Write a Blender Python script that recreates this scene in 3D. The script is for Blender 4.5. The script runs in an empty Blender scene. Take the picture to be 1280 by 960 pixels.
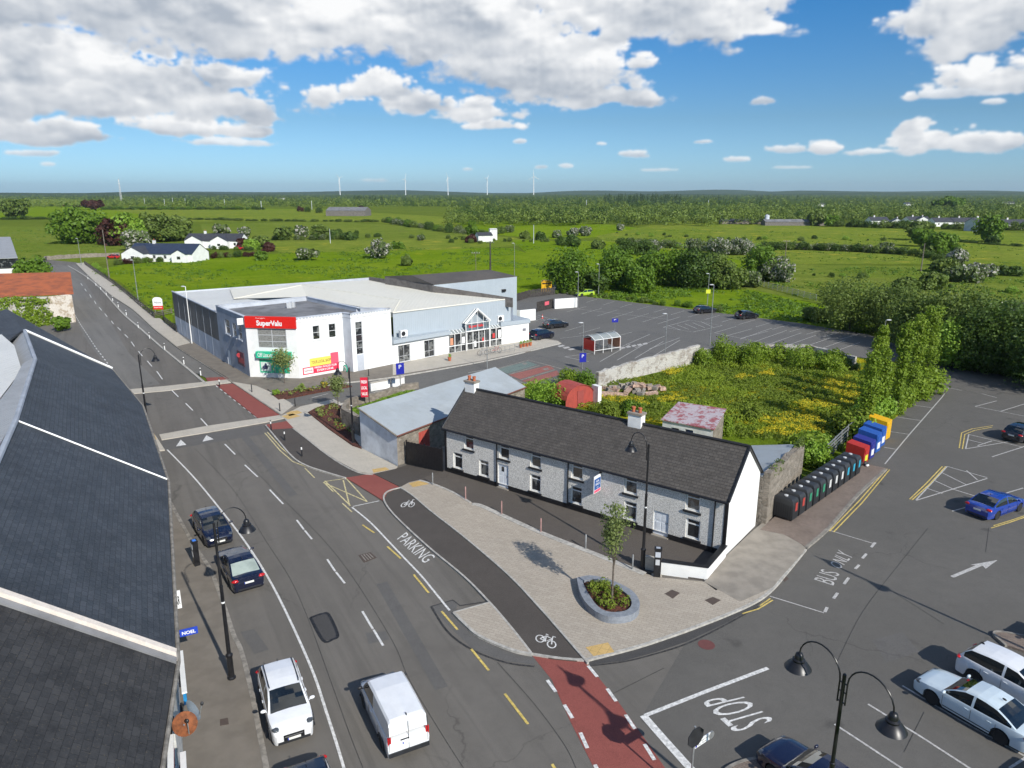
import bpy, bmesh, math, random
import numpy as np
from mathutils import Vector, Matrix
random.seed(7); RNG = np.random.default_rng(11)
SC = bpy.context.scene; COL = SC.collection
# ---------------------------------------------------------------- camera maths (used to survey ground positions)
F = 900.0; HC = 22.0; TH = math.atan(240.0 / F)
def P3(u, v, z=0.0):
    x = (u - 640) / F; y = (480 - v) / F
    dy = math.cos(TH) + y * math.sin(TH); dz = -math.sin(TH) + y * math.cos(TH)
    t = (z - HC) / dz
    return Vector((x * t, dy * t, z))
def g(u, v, z=0.0):
    p = P3(u, v, z); return Vector((p.x, p.y))
def proj(p):
    z = p[2] - HC; fw = p[1] * math.cos(TH) - z * math.sin(TH); up = p[1] * math.sin(TH) + z * math.cos(TH)
    return 640 + F * p[0] / fw, 480 - F * up / fw
def ht(u, v, vt, z0=0.0):
    b = g(u, v, z0); lo, hi = z0, 21.5
    for _ in range(40):
        m = (lo + hi) / 2
        if proj((b.x, b.y, m))[1] > vt: lo = m
        else: hi = m
    return lo
def V3(p, z=0.0): return Vector((p[0], p[1], z))
# ---------------------------------------------------------------- objects
ORG = {}
def tag(o, label=None, cat=None, group=None, kind=None):
    if label: o['label'] = label
    if cat: o['category'] = cat
    if group: o['group'] = group
    if kind: o['kind'] = kind
    return o
def thing(name, loc, label, cat, group=None, rz=0.0):
    o = bpy.data.objects.new(name, None); COL.objects.link(o)
    o.location = Vector(loc); o.rotation_euler = (0, 0, rz); o.empty_display_size = 0.2
    ORG[o] = Vector(loc)
    return tag(o, label, cat, group)
class MB:
    def __init__(s): s.v = []; s.f = []; s.m = []
    def add(s, vs, fs, mi=0):
        k = len(s.v); s.v.extend(Vector(p) for p in vs)
        for f in fs: s.f.append([i + k for i in f]); s.m.append(mi)
        return s
    def quad(s, a, b, c, d, mi=0): return s.add([a, b, c, d], [(0, 1, 2, 3)], mi)
    def poly(s, pts, mi=0): return s.add(pts, [tuple(range(len(pts)))], mi)
    def box(s, x0, x1, y0, y1, z0, z1, mi=0):
        return s.add([(x0,y0,z0),(x1,y0,z0),(x1,y1,z0),(x0,y1,z0),(x0,y0,z1),(x1,y0,z1),(x1,y1,z1),(x0,y1,z1)],
                     [(0,3,2,1),(4,5,6,7),(0,1,5,4),(1,2,6,5),(2,3,7,6),(3,0,4,7)], mi)
    def obox(s, o, u, n, s0, s1, d0, d1, z0, z1, mi=0):
        """box in a wall frame: along u from s0 to s1, along n from d0 to d1"""
        o = Vector((o[0], o[1], 0)); u = Vector((u[0], u[1], 0)); n = Vector((n[0], n[1], 0))
        c = lambda a, b, z: o + u * a + n * b + Vector((0, 0, z))
        return s.add([c(s0,d0,z0),c(s1,d0,z0),c(s1,d1,z0),c(s0,d1,z0),c(s0,d0,z1),c(s1,d0,z1),c(s1,d1,z1),c(s0,d1,z1)],
                     [(0,3,2,1),(4,5,6,7),(0,1,5,4),(1,2,6,5),(2,3,7,6),(3,0,4,7)], mi)
    def prism(s, pts, z0, z1, mi=0, bottom=True, mi_side=None):
        n = len(pts); a = sum(pts[i][0]*pts[(i+1)%n][1]-pts[(i+1)%n][0]*pts[i][1] for i in range(n))
        if a < 0: pts = list(reversed(pts))
        zz0 = z0 if isinstance(z0, (list, tuple)) else [z0]*n; zz1 = z1 if isinstance(z1, (list, tuple)) else [z1]*n
        if a < 0: zz0 = list(reversed(zz0)); zz1 = list(reversed(zz1))
        vs = [(p[0], p[1], z) for p, z in zip(pts, zz0)] + [(p[0], p[1], z) for p, z in zip(pts, zz1)]
        s.add(vs, [tuple(range(n, 2*n))], mi)
        s.add(vs, [(i, (i+1)%n, n+(i+1)%n, n+i) for i in range(n)], mi if mi_side is None else mi_side)
        if bottom: s.add(vs, [tuple(reversed(range(n)))], mi)
        return s
    def slab(s, pts, t, mi=0):
        """pts: 3D polygon (roof slope); gives it thickness t downwards"""
        n = len(pts); lo = [Vector(p) - Vector((0, 0, t)) for p in pts]
        return s.add([Vector(p) for p in pts] + lo, [tuple(range(n)), tuple(reversed(range(n, 2*n)))] + [(i, n+i, n+(i+1)%n, (i+1)%n) for i in range(n)], mi)
    def tube(s, pts, r, n=8, mi=0, cap=True):
        pts = [Vector(p) for p in pts]; rr = r if isinstance(r, (list, tuple)) else [r]*len(pts)
        rings = []; vs = []
        for i, p in enumerate(pts):
            d = (pts[min(i+1, len(pts)-1)] - pts[max(i-1, 0)])
            d = d.normalized() if d.length > 1e-9 else Vector((0, 0, 1))
            a = Vector((0, 0, 1)) if abs(d.z) < .95 else Vector((1, 0, 0))
            x = d.cross(a).normalized(); y = d.cross(x).normalized()
            for k in range(n):
                t = 2*math.pi*k/n; vs.append(p + (x*math.cos(t) + y*math.sin(t))*rr[i])
        fs = [(i*n+k, i*n+(k+1)%n, (i+1)*n+(k+1)%n, (i+1)*n+k) for i in range(len(pts)-1) for k in range(n)]
        if cap: fs += [tuple(range(n)), tuple(reversed(range((len(pts)-1)*n, len(pts)*n)))]
        return s.add(vs, fs, mi)
    def lathe(s, c, prof, n=16, mi=0, axis='z'):
        c = Vector(c); vs = []
        for (r, h) in prof:
            for k in range(n):
                t = 2*math.pi*k/n; a, b = r*math.cos(t), r*math.sin(t)
                vs.append(c + (Vector((a, b, h)) if axis == 'z' else Vector((a, h, b))))
        m = len(prof)
        fs = [(i*n+k, i*n+(k+1)%n, (i+1)*n+(k+1)%n, (i+1)*n+k) for i in range(m-1) for k in range(n)]
        fs += [tuple(reversed(range(n))), tuple(range((m-1)*n, m*n))]
        return s.add(vs, fs, mi)
    def ell(s, c, rx, ry, rz, mi=0, nu=10, nv=6, R=None):
        c = Vector(c); vs = [c + Vector((0, 0, -rz))]; fs = []
        for j in range(1, nv):
            ph = math.pi*j/nv - math.pi/2
            for k in range(nu):
                t = 2*math.pi*k/nu; vs.append(c + Vector((rx*math.cos(ph)*math.cos(t), ry*math.cos(ph)*math.sin(t), rz*math.sin(ph))))
        vs.append(c + Vector((0, 0, rz)))
        for k in range(nu): fs.append((0, 1+(k+1)%nu, 1+k))
        for j in range(nv-2):
            for k in range(nu): fs.append((1+j*nu+k, 1+j*nu+(k+1)%nu, 1+(j+1)*nu+(k+1)%nu, 1+(j+1)*nu+k))
        b = 1+(nv-2)*nu
        for k in range(nu): fs.append((b+k, b+(k+1)%nu, len(vs)-1))
        return s.add(vs, fs, mi)
    def build(s, name, mats, parent=None, smooth=None, loc=None, uv=True):
        if not isinstance(mats, (list, tuple)): mats = [mats]
        if parent is not None:
            p = parent
            while p.parent is not None: p = p.parent
            o0 = ORG.get(p, Vector((0, 0, 0)))
        else:
            o0 = Vector(loc) if loc is not None else Vector((0, 0, 0))
        me = bpy.data.meshes.new(name)
        me.from_pydata([tuple(p - o0) for p in s.v], [], s.f)
        for m in mats: me.materials.append(m)
        me.polygons.foreach_set('material_index', s.m)
        if uv:
            L = me.uv_layers.new(name='UV'); me.update(); d = L.data; vv = me.vertices
            for p in me.polygons:
                n = p.normal
                if abs(n.z) > .995: t = Vector((1, 0, 0)); b = Vector((0, 1, 0))
                else: t = Vector((-n.y, n.x, 0)).normalized(); b = n.cross(t)
                for li in p.loop_indices:
                    q = vv[me.loops[li].vertex_index].co + o0
                    d[li].uv = (q.dot(t), q.dot(b))
        if smooth is not None:
            me.polygons.foreach_set('use_smooth', [True]*len(me.polygons))
            if smooth > 0: me.set_sharp_from_angle(angle=math.radians(smooth))
        me.update()
        o = bpy.data.objects.new(name, me); COL.objects.link(o)
        if parent is not None: o.parent = parent
        else: o.location = o0; ORG[o] = o0
        return o
def copy_tree(o, parent=None):
    c = o.copy(); COL.objects.link(c); c.parent = parent
    for ch in list(KIDS.get(o, [])): copy_tree(ch, c)
    return c
KIDS = {}
def index_kids():
    KIDS.clear()
    for o in bpy.data.objects:
        if o.parent is not None: KIDS.setdefault(o.parent, []).append(o)
# ---------------------------------------------------------------- materials
def lin(c):
    return tuple(((x/255)/12.92 if x/255 <= .04045 else ((x/255+.055)/1.055)**2.4) for x in c)
class NT:
    def __init__(s, m): s.t = m.node_tree; s.n = s.t.nodes; s.l = s.t.links
    def new(s, ty, **k):
        n = s.n.new(ty)
        for a, b in k.items(): setattr(n, a, b)
        return n
    def val(s, x, sock):
        if isinstance(x, (int, float)): sock.default_value = x
        elif isinstance(x, tuple): sock.default_value = x if len(x) != 3 or sock.type == 'VECTOR' else (*x, 1)
        else: s.l.new(x, sock)
    def math(s, op, a, b=0.0, c=None, clamp=False):
        n = s.new('ShaderNodeMath', operation=op); n.use_clamp = clamp
        s.val(a, n.inputs[0]); s.val(b, n.inputs[1])
        if c is not None: s.val(c, n.inputs[2])
        return n.outputs[0]
    def mix(s, f, a, b, mode='MIX'):
        n = s.new('ShaderNodeMix', data_type='RGBA', blend_type=mode)
        s.val(f, n.inputs[0]); s.val(a, n.inputs[6]); s.val(b, n.inputs[7]); return n.outputs[2]
    def noise(s, vec, scale, detail=3, rough=.55, dist=0.0):
        n = s.new('ShaderNodeTexNoise'); n.inputs['Scale'].default_value = scale; n.inputs['Detail'].default_value = detail
        n.inputs['Roughness'].default_value = rough; n.inputs['Distortion'].default_value = dist
        if vec is not None: s.l.new(vec, n.inputs['Vector'])
        return n.outputs[0]
    def ramp(s, f, lo, hi, a=0.0, b=1.0):
        n = s.new('ShaderNodeMapRange', interpolation_type='SMOOTHSTEP'); s.val(f, n.inputs[0])
        for i, x in enumerate((lo, hi, a, b)): n.inputs[1+i].default_value = x
        return n.outputs[0]
    def bump(s, h, strength=.3, dist=.02):
        n = s.new('ShaderNodeBump'); n.inputs['Strength'].default_value = strength; n.inputs['Distance'].default_value = dist
        s.l.new(h, n.inputs['Height']); return n.outputs[0]
    def mapping(s, vec, scale=(1,1,1), rot=(0,0,0), loc=(0,0,0)):
        n = s.new('ShaderNodeMapping'); n.inputs['Scale'].default_value = scale; n.inputs['Rotation'].default_value = rot; n.inputs['Location'].default_value = loc
        s.l.new(vec, n.inputs[0]); return n.outputs[0]
    def pos(s): return s.new('ShaderNodeNewGeometry').outputs['Position']
    def obj(s): return s.new('ShaderNodeTexCoord').outputs['Object']
    def uv(s): return s.new('ShaderNodeTexCoord').outputs['UV']
def mk(name, rough=.7, metal=0.0, spec=.5, coat=0.0):
    m = bpy.data.materials.new(name); m.use_nodes = True; t = NT(m)
    b = t.n['Principled BSDF']; b.inputs['Roughness'].default_value = rough; b.inputs['Metallic'].default_value = metal
    b.inputs['Specular IOR Level'].default_value = spec
    if coat: b.inputs['Coat Weight'].default_value = coat; b.inputs['Coat Roughness'].default_value = .03
    return m, t, b
def plain(name, col, rough=.6, metal=0.0, var=.12, scale=3.0, bump=0.0, spec=.5, coat=0.0, space='pos', bscale=None):
    """one base colour with a little worn variation"""
    m, t, b = mk(name, rough, metal, spec, coat)
    p = t.pos() if space == 'pos' else t.obj()
    f = t.noise(p, scale, 5, .6)
    c2 = tuple(x*(1-var*1.6) for x in col); c1 = tuple(min(1, x*(1+var)) for x in col)
    t.val(t.mix(t.ramp(f, .3, .7), c1, c2), b.inputs['Base Color'])
    if bump: t.l.new(t.bump(t.noise(p, bscale or scale*6, 4), bump, .02), b.inputs['Normal'])
    return m
def asphalt(name, c1, c2, patch=.15, streak=None):
    m, t, b = mk(name, .85, spec=.35); p = t.pos()
    big = t.ramp(t.noise(p, .12, 4, .6, .6), .35, .65); mid = t.noise(p, 1.1, 6, .7); fine = t.noise(p, 55, 2, .7)
    c = t.mix(big, c1, c2)
    c = t.mix(t.math('MULTIPLY', t.ramp(mid, .35, .75), .55), c, tuple(x*.70 for x in c1))
    if streak:
        q = t.mapping(p, (1, .06, 1), (0, 0, streak)) if False else None
        n = t.new('ShaderNodeVectorRotate', rotation_type='Z_AXIS'); t.l.new(p, n.inputs['Vector']); n.inputs['Angle'].default_value = streak
        q = t.mapping(n.outputs[0], (.75, .03, 1))
        c = t.mix(t.math('MULTIPLY', t.ramp(t.noise(q, 1.0, 3, .5), .42, .64), .55), c, tuple(x*1.55 for x in c1))
        q2 = t.mapping(n.outputs[0], (1.6, .05, 1))
        c = t.mix(t.math('MULTIPLY', t.ramp(t.noise(q2, 1.0, 4, .6), .50, .68), .50), c, tuple(x*.55 for x in c1))
    c = t.mix(.45, c, t.mix(t.ramp(fine, .25, .75), tuple(x*.45 for x in c1), tuple(min(1, x*1.9) for x in c2)))
    # cracks
    vo = t.new('ShaderNodeTexVoronoi', feature='DISTANCE_TO_EDGE'); vo.inputs['Scale'].default_value = .13
    dn = t.new('ShaderNodeTexNoise'); dn.inputs['Scale'].default_value = .9; dn.inputs['Detail'].default_value = 5; t.l.new(p, dn.inputs['Vector'])
    av = t.new('ShaderNodeVectorMath', operation='MULTIPLY_ADD'); t.l.new(dn.outputs[1], av.inputs[0]); av.inputs[1].default_value = (1.6, 1.6, 0); t.l.new(p, av.inputs[2])
    t.l.new(av.outputs[0], vo.inputs['Vector'])
    crack = t.math('MULTIPLY', t.ramp(vo.outputs['Distance'], .0, .006, 1, 0), t.ramp(t.noise(p, .07, 2), .46, .60))
    c = t.mix(t.math('MULTIPLY', crack, .40), c, tuple(x*.35 for x in c1))
    # oil spots and patches
    v2 = t.new('ShaderNodeTexVoronoi'); v2.inputs['Scale'].default_value = .35; t.l.new(av.outputs[0], v2.inputs['Vector'])
    c = t.mix(t.math('MULTIPLY', t.ramp(v2.outputs['Distance'], .05, .16, 1, 0), patch*2), c, tuple(x*.45 for x in c1))
    t.val(c, b.inputs['Base Color'])
    t.l.new(t.bump(fine, .35, .01), b.inputs['Normal'])
    return m
def brickmat(name, c1, c2, mortar, w, h, ms=.02, rough=.8, rot=0, dirt=.35, bump=.5, noise_s=.6, off=.5, coords='uv', spec=.4, lich=None):
    m, t, b = mk(name, rough, spec=spec)
    uv = t.uv() if coords == 'uv' else t.pos()
    q = t.mapping(uv, (1, 1, 1), (0, 0, rot))
    br = t.new('ShaderNodeTexBrick'); br.offset = off; t.l.new(q, br.inputs['Vector'])
    br.inputs['Scale'].default_value = 1.0; br.inputs['Brick Width'].default_value = w; br.inputs['Row Height'].default_value = h
    br.inputs['Mortar Size'].default_value = ms; br.inputs['Mortar Smooth'].default_value = .2; br.inputs['Bias'].default_value = 0
    br.inputs['Color1'].default_value = (*c1, 1); br.inputs['Color2'].default_value = (*c2, 1); br.inputs['Mortar'].default_value = (*mortar, 1)
    p = t.pos(); n1 = t.noise(p, noise_s, 5, .65); n2 = t.noise(p, 9, 4, .7)
    c = t.mix(t.math('MULTIPLY', t.ramp(n1, .4, .7), dirt), br.outputs[0], tuple(x*.5 for x in c1))
    c = t.mix(t.math('MULTIPLY', t.ramp(n2, .3, .8), .35), c, tuple(min(1, x*1.4) for x in c2))
    if lich: c = t.mix(t.ramp(t.noise(p, 14, 3), .62, .72), c, lich)
    t.val(c, b.inputs['Base Color'])
    hh = t.math('ADD', t.math('MULTIPLY', br.outputs[1], -1.0), t.math('MULTIPLY', n2, .5))
    t.l.new(t.bump(hh, bump, .03), b.inputs['Normal'])
    return m
def stonemat(name, c1, c2, mortar, scale=2.2, rough=.9, white=None):
    m, t, b = mk(name, rough, spec=.3); p = t.pos()
    q = t.mapping(p, (1, 1, 1.8))
    vo = t.new('ShaderNodeTexVoronoi', feature='F1'); vo.inputs['Scale'].default_value = scale; t.l.new(q, vo.inputs['Vector'])
    ve = t.new('ShaderNodeTexVoronoi', feature='DISTANCE_TO_EDGE'); ve.inputs['Scale'].default_value = scale; t.l.new(q, ve.inputs['Vector'])
    sep = t.new('ShaderNodeSeparateColor'); t.l.new(vo.outputs['Color'], sep.inputs[0])
    c = t.mix(sep.outputs[0], c1, c2)
    c = t.mix(t.ramp(ve.outputs[0], .0, .06, 1, 0), c, mortar)
    c = t.mix(t.math('MULTIPLY', t.ramp(t.noise(p, 1.3, 5, .7), .4, .7), .4), c, tuple(x*.5 for x in c1))
    if white: c = t.mix(t.ramp(t.noise(p, .8, 6, .75), .42, .52), c, white)
    t.val(c, b.inputs['Base Color'])
    t.l.new(t.bump(t.math('ADD', t.ramp(ve.outputs[0], 0, .12), t.noise(p, 12, 4)), .8, .04), b.inputs['Normal'])
    return m
def corrugated(name, c1, c2, pitch=.12, rough=.5, metal=.0, rot=0.0, rust=.5, rscale=.7, depth=.03, spec=.5, mask=(.42, .62)):
    m, t, b = mk(name, rough, metal, spec); uv = t.uv(); p = t.pos()
    w = t.new('ShaderNodeTexWave', wave_type='BANDS', bands_direction='X'); w.inputs['Scale'].default_value = 0.3142/pitch*1.0
    t.l.new(t.mapping(uv, (1, 1, 1), (0, 0, rot)), w.inputs['Vector'])
    f = t.ramp(t.noise(p, rscale, 7, .75), *mask)
    c = t.mix(t.math('MULTIPLY', f, rust), c1, c2)
    c = t.mix(t.math('MULTIPLY', t.noise(t.mapping(uv, (3, .3, 1)), 1, 4), .3), c, tuple(x*.6 for x in c1))
    t.val(c, b.inputs['Base Color']); t.l.new(t.bump(w.outputs[0], 1.0, depth), b.inputs['Normal'])
    return m
def leafmat(name, cols, rough=.55, trans=.34, bloom=None, bf=.35, spec=.3):
    """foliage: tone differs leaf by leaf (islands), clump by clump (noise) and plant by plant"""
    cols = [tuple(min(.9, x*k*1.8) for x, k in zip(c, (1.04, 1.0, .85))) for c in cols]
    m, t, b = mk(name, rough, spec=spec)
    gnode = t.new('ShaderNodeNewGeometry'); rnd = gnode.outputs['Random Per Island']
    p = gnode.outputs['Position']; oi = t.new('ShaderNodeObjectInfo').outputs['Random']
    n = t.ramp(t.noise(p, .45, 3, .6), .3, .7)
    c = t.mix(n, cols[0], cols[1]); c = t.mix(t.math('MULTIPLY', rnd, .6), c, cols[2])
    c = t.mix(t.math('MULTIPLY', oi, .45), c, cols[0])
    if bloom:
        c = t.mix(t.math('GREATER_THAN', t.math('ADD', rnd, t.math('MULTIPLY', t.ramp(t.noise(p, .5, 2), .35, .65), .35)), 1.0-bf+.17), c, bloom)
    t.val(c, b.inputs['Base Color'])
    tr = t.new('ShaderNodeBsdfTranslucent'); t.val(c, tr.inputs['Color'])
    mx = t.new('ShaderNodeMixShader'); mx.inputs[0].default_value = trans
    t.l.new(b.outputs[0], mx.inputs[1]); t.l.new(tr.outputs[0], mx.inputs[2])
    t.l.new(mx.outputs[0], t.n['Material Output'].inputs[0])
    return m
def grassmat(name, a, b_, c_, yel=None, s=1.0, yf=(.6, .7), tuft=.5, ys=.09, dry=None):
    m, t, b = mk(name, 1.0, spec=.0); p = t.pos()
    n1 = t.ramp(t.noise(p, .018*s, 5, .6, .8), .32, .68); n2 = t.noise(p, .16*s, 6, .7, .5); n3 = t.noise(t.mapping(p, (1, .45, 1)), 1.3*s, 5, .75); n4 = t.noise(p, 14*s, 3, .7)
    c = t.mix(n1, a, b_); c = t.mix(t.math('MULTIPLY', t.ramp(n2, .38, .68), .75), c, c_)
    if dry: c = t.mix(t.math('MULTIPLY', t.ramp(t.noise(t.mapping(p, (1, 1, 1), loc=(31, 7, 0)), .07, 6, .7), .55, .72), .6), c, dry)
    c = t.mix(t.math('MULTIPLY', t.ramp(n3, .48, .70), tuft), c, tuple(x*.40 for x in a))
    c = t.mix(t.math('MULTIPLY', t.ramp(n4, .3, .75), .45), c, tuple(x*1.55 for x in a))
    if yel: c = t.mix(t.math('MULTIPLY', t.math('MULTIPLY', t.ramp(t.noise(t.mapping(p, loc=(9, 3, 0)), ys, 5, .7), *yf), t.ramp(n4, .38, .55)), .9), c, yel)
    t.val(c, b.inputs['Base Color'])
    t.l.new(t.bump(t.math('ADD', n3, t.math('MULTIPLY', n4, .4)), .9, .25), b.inputs['Normal'])
    return m
M = {}
M['road'] = asphalt('road_asphalt', (.108,.099,.087), (.141,.130,.114), .10, streak=-.50)
M['road2'] = asphalt('old_asphalt', (.125,.119,.108), (.160,.153,.140), .2, streak=-.62)
M['carpark'] = asphalt('car_park_asphalt', (.092,.087,.078), (.117,.110,.099), .25)
M['carpark2'] = asphalt('shop_car_park_asphalt', (.112,.108,.100), (.135,.130,.120), .12)
M['dark_asph'] = asphalt('cycle_asphalt', (.062,.053,.046), (.080,.070,.061), .05)
M['patch'] = asphalt('patch_asphalt', (.050,.048,.047), (.066,.064,.062), .1)
M['patch2'] = asphalt('patch_asphalt_grey', (.100,.095,.089), (.115,.110,.103), .1)
M['seal'] = plain('tar', (.045,.043,.041), .7, var=.5, scale=8)
M['red_asph'] = asphalt('red_surface', (.21,.058,.048), (.25,.075,.060), .08)
M['concrete'] = brickmat('path_concrete', (.42,.385,.325), (.46,.42,.355), (.27,.245,.21), .60, .30, .008, .85, rot=.35, dirt=.2, bump=.15, noise_s=.5)
M['kerb'] = plain('kerb_stone', (.42,.40,.36), .8, var=.18, scale=4, bump=.3)
M['kerb_old'] = plain('old_kerb', (.24,.22,.19), .85, var=.25, scale=3, bump=.4)
M['paving'] = brickmat('beige_paving', (.34,.295,.238), (.40,.35,.285), (.215,.19,.155), .40, .20, .009, .8, rot=.45, dirt=.18, bump=.15, noise_s=.25)
M['paving_old'] = brickmat('old_brick_paving', (.175,.135,.112), (.245,.190,.155), (.10,.09,.075), .21, .105, .012, .85, rot=.62, dirt=.5, bump=.4)
M['slab_old'] = plain('old_concrete', (.27,.24,.20), .85, var=.12, scale=1.1, bump=.2, bscale=30)
M['path_old'] = plain('footpath_concrete_brown', (.180,.158,.130), .9, var=.09, scale=1.0, bump=.35, bscale=40)
M['tactile'] = brickmat('tactile_paving', (.50,.33,.12), (.56,.38,.15), (.36,.25,.1), .4, .4, .015, rot=.45, dirt=.2, off=0)
M['white_paint'] = plain('road_paint_white', (.66,.65,.62), .6, var=.2, scale=6)
M['worn_paint'] = plain('road_paint_worn', (.47,.455,.43), .7, var=.22, scale=9)
M['yellow_paint'] = plain('road_paint_yellow', (.62,.47,.13), .6, var=.25, scale=6)
M['pale_yellow_paint'] = plain('road_paint_pale_yellow', (.60,.52,.28), .65, var=.3, scale=6)
M['slate'] = brickmat('slate_blue', (.034,.042,.052), (.062,.070,.083), (.022,.026,.031), .40, .24, .010, .62, dirt=.7, bump=.9, spec=.4, noise_s=.45, lich=(.10,.10,.085))
M['slate2'] = brickmat('slate_brown_grey', (.068,.060,.052), (.098,.087,.076), (.028,.025,.023), .33, .22, .014, .6, dirt=.45, bump=.9, spec=.4, noise_s=1.2, lich=(.15,.14,.12))
M['slate_near'] = brickmat('slate_weathered', (.031,.031,.032), (.053,.052,.052), (.019,.019,.020), .46, .27, .010, .65, dirt=.7, bump=.7, spec=.35, noise_s=.8, lich=(.10,.085,.06))
M['slate_far'] = plain('far_slate', (.05,.052,.06), .6, var=.2, scale=1.5)
M['slate_blue_far'] = plain('far_slate_blue', (.03,.042,.075), .5, var=.2, scale=1.5)
M['roof_grey'] = plain('grey_felt_roof', (.19,.19,.195), .8, var=.22, scale=.5, bump=.2)
M['roof_lgrey'] = corrugated('light_grey_sheeting', (.36,.37,.38), (.22,.22,.22), .25, .55, rust=.4)
M['roof_cream'] = corrugated('cream_roof_sheeting', (.76,.73,.63), (.68,.65,.55), .5, .6, rust=.35, rscale=.15, depth=.015)
M['roof_white'] = corrugated('white_roof_sheeting', (.66,.66,.63), (.5,.5,.47), .5, .6, rust=.3, rscale=.15, depth=.015)
M['roof_brown'] = corrugated('brown_roof_sheeting', (.105,.092,.080), (.06,.055,.05), .3, .7, rust=.5, rscale=.3)
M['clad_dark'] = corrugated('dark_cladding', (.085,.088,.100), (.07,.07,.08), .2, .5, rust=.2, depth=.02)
M['clad_blue'] = corrugated('blue_grey_cladding', (.41,.46,.50), (.34,.39,.43), .3, .45, rust=.3, depth=.012)
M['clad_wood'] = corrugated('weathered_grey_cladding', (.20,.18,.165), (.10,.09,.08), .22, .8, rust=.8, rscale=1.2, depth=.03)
M['render_white'] = plain('white_render', (.80,.80,.775), .85, var=.05, scale=.7, bump=.15)
M['render_white2'] = plain('weathered_white_render', (.74,.74,.72), .85, var=.12, scale=.9, bump=.25)
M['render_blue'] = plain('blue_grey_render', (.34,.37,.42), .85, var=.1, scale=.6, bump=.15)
M['render_lgrey'] = plain('pale_grey_render', (.50,.53,.58), .8, var=.1, scale=.4, bump=.1)
M['shed_roof'] = corrugated('pale_fibre_cement', (.42,.46,.48), (.33,.35,.35), .17, .75, rust=.45, rscale=.5, depth=.03)
M['shed_wall'] = plain('whitewash_wall', (.66,.69,.72), .85, var=.14, scale=.8, bump=.3)
M['stone'] = stonemat('rubble_stone', (.20,.17,.135), (.33,.29,.24), (.30,.27,.22), 2.6)
M['stone_white'] = stonemat('limewashed_stone', (.30,.26,.22), (.42,.39,.35), (.36,.33,.30), 2.2, white=(.50,.48,.44))
M['stone_cream'] = stonemat('cream_rubble_stone', (.40,.30,.20), (.52,.44,.34), (.45,.38,.30), 2.4, white=(.66,.60,.52))
M['rust_roof'] = corrugated('rusty_red_roof', (.46,.125,.042), (.24,.075,.035), .30, .8, rust=.9, rscale=.5, depth=.03)
M['rust_white'] = corrugated('peeling_roof', (.50,.44,.46), (.34,.075,.085), .12, .75, rust=1.0, rscale=1.3, depth=.03, mask=(.47,.56))
M['red_sheet'] = corrugated('red_sheeting', (.44,.075,.055), (.27,.05,.04), .2, .6, rust=.7, rscale=1.0)
M['white_frame'] = plain('white_frame', (.78,.78,.76), .4, var=.03)
M['grey_frame'] = plain('grey_frame', (.52,.53,.54), .4, var=.05)
M['dark_sill'] = plain('dark_sill', (.018,.018,.02), .6, var=.2)
M['black'] = plain('black_paint', (.014,.014,.016), .38, var=.25, scale=5)
M['black_plastic'] = plain('black_plastic', (.022,.023,.026), .5, var=.2)
M['steel'] = plain('galvanised_steel', (.34,.35,.35), .45, .5, var=.15, scale=4)
M['pole_wood'] = plain('creosoted_wood', (.19,.16,.13), .85, var=.25, scale=4)
M['wood_fence'] = plain('fence_wood', (.060,.052,.046), .85, var=.35, scale=3)
M['planter'] = plain('blue_grey_granite', (.23,.25,.28), .6, var=.12, scale=5, bump=.15)
M['mulch'] = plain('bark_mulch', (.105,.034,.020), .95, var=.6, scale=9, bump=1.0, bscale=25)
M['soil'] = plain('soil', (.045,.028,.018), .95, var=.5, scale=8, bump=1.0)
M['terracotta'] = plain('terracotta', (.46,.13,.055), .7, var=.15)
M['tyre'] = plain('tyre_rubber', (.016,.016,.017), .8, var=.2)
M['rim'] = plain('alloy_rim', (.42,.42,.43), .3, .8, var=.05, space='obj')
M['rim_dark'] = plain('dark_alloy_rim', (.20,.18,.16), .3, .7, var=.05, space='obj')
M['redlamp'] = plain('red_lens', (.50,.012,.014), .15, var=.2, space='obj', coat=.5)
M['lens'] = plain('clear_lens', (.10,.11,.12), .08, .3, var=.3, scale=14, space='obj', coat=1)
M['plate'] = plain('number_plate', (.75,.75,.70), .4, var=.03)
M['white'] = plain('white_gloss', (.80,.80,.79), .3, var=.02)
M['lamp_glass'] = plain('lamp_lens', (.30,.30,.28), .15, var=.1)
def glassmat(name, col, rough=.05, var=.5, scale=1.5, light=None):
    m, t, b = mk(name, rough, 0, .8); n = t.noise(t.pos(), scale, 3)
    t.val(t.mix(t.ramp(n, .35, .7) if light is None else t.ramp(n, .52, .60), col, light or tuple(x*(1-var) for x in col)), b.inputs['Base Color'])
    b.inputs['Coat Weight'].default_value = .6; b.inputs['Coat Roughness'].default_value = .02
    return m
M['glass'] = glassmat('window_glass', (.022,.025,.028), scale=1.1, light=(.15,.155,.15)); M['glass_blue'] = glassmat('pale_window_glass', (.14,.19,.22))  # pale patches in the window glass are reflections painted into its colour
M['carglass'] = glassmat('car_glass', (.012,.016,.018), .03)
M['curtain_glass'] = glassmat('curtained_glass', (.30,.30,.28), .15, .45, 8)
def roofglass(name):
    m, t, b = mk(name, .12, 0, .6); t.val((.55,.60,.60), b.inputs['Base Color']); b.inputs['Transmission Weight'].default_value = .55
    b.inputs['IOR'].default_value = 1.1
    return m
M['roofglass'] = roofglass('canopy_glass')
def carpaint(name, col, rough=.22, metal=.0): return plain(name, col, rough, metal, var=.03, scale=2, coat=1.0, space='obj')
def colr(name, col, rough=.45, var=.06): 
    if name not in M: M[name] = plain(name, col, rough, var=var, scale=5)
    return M[name]
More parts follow.
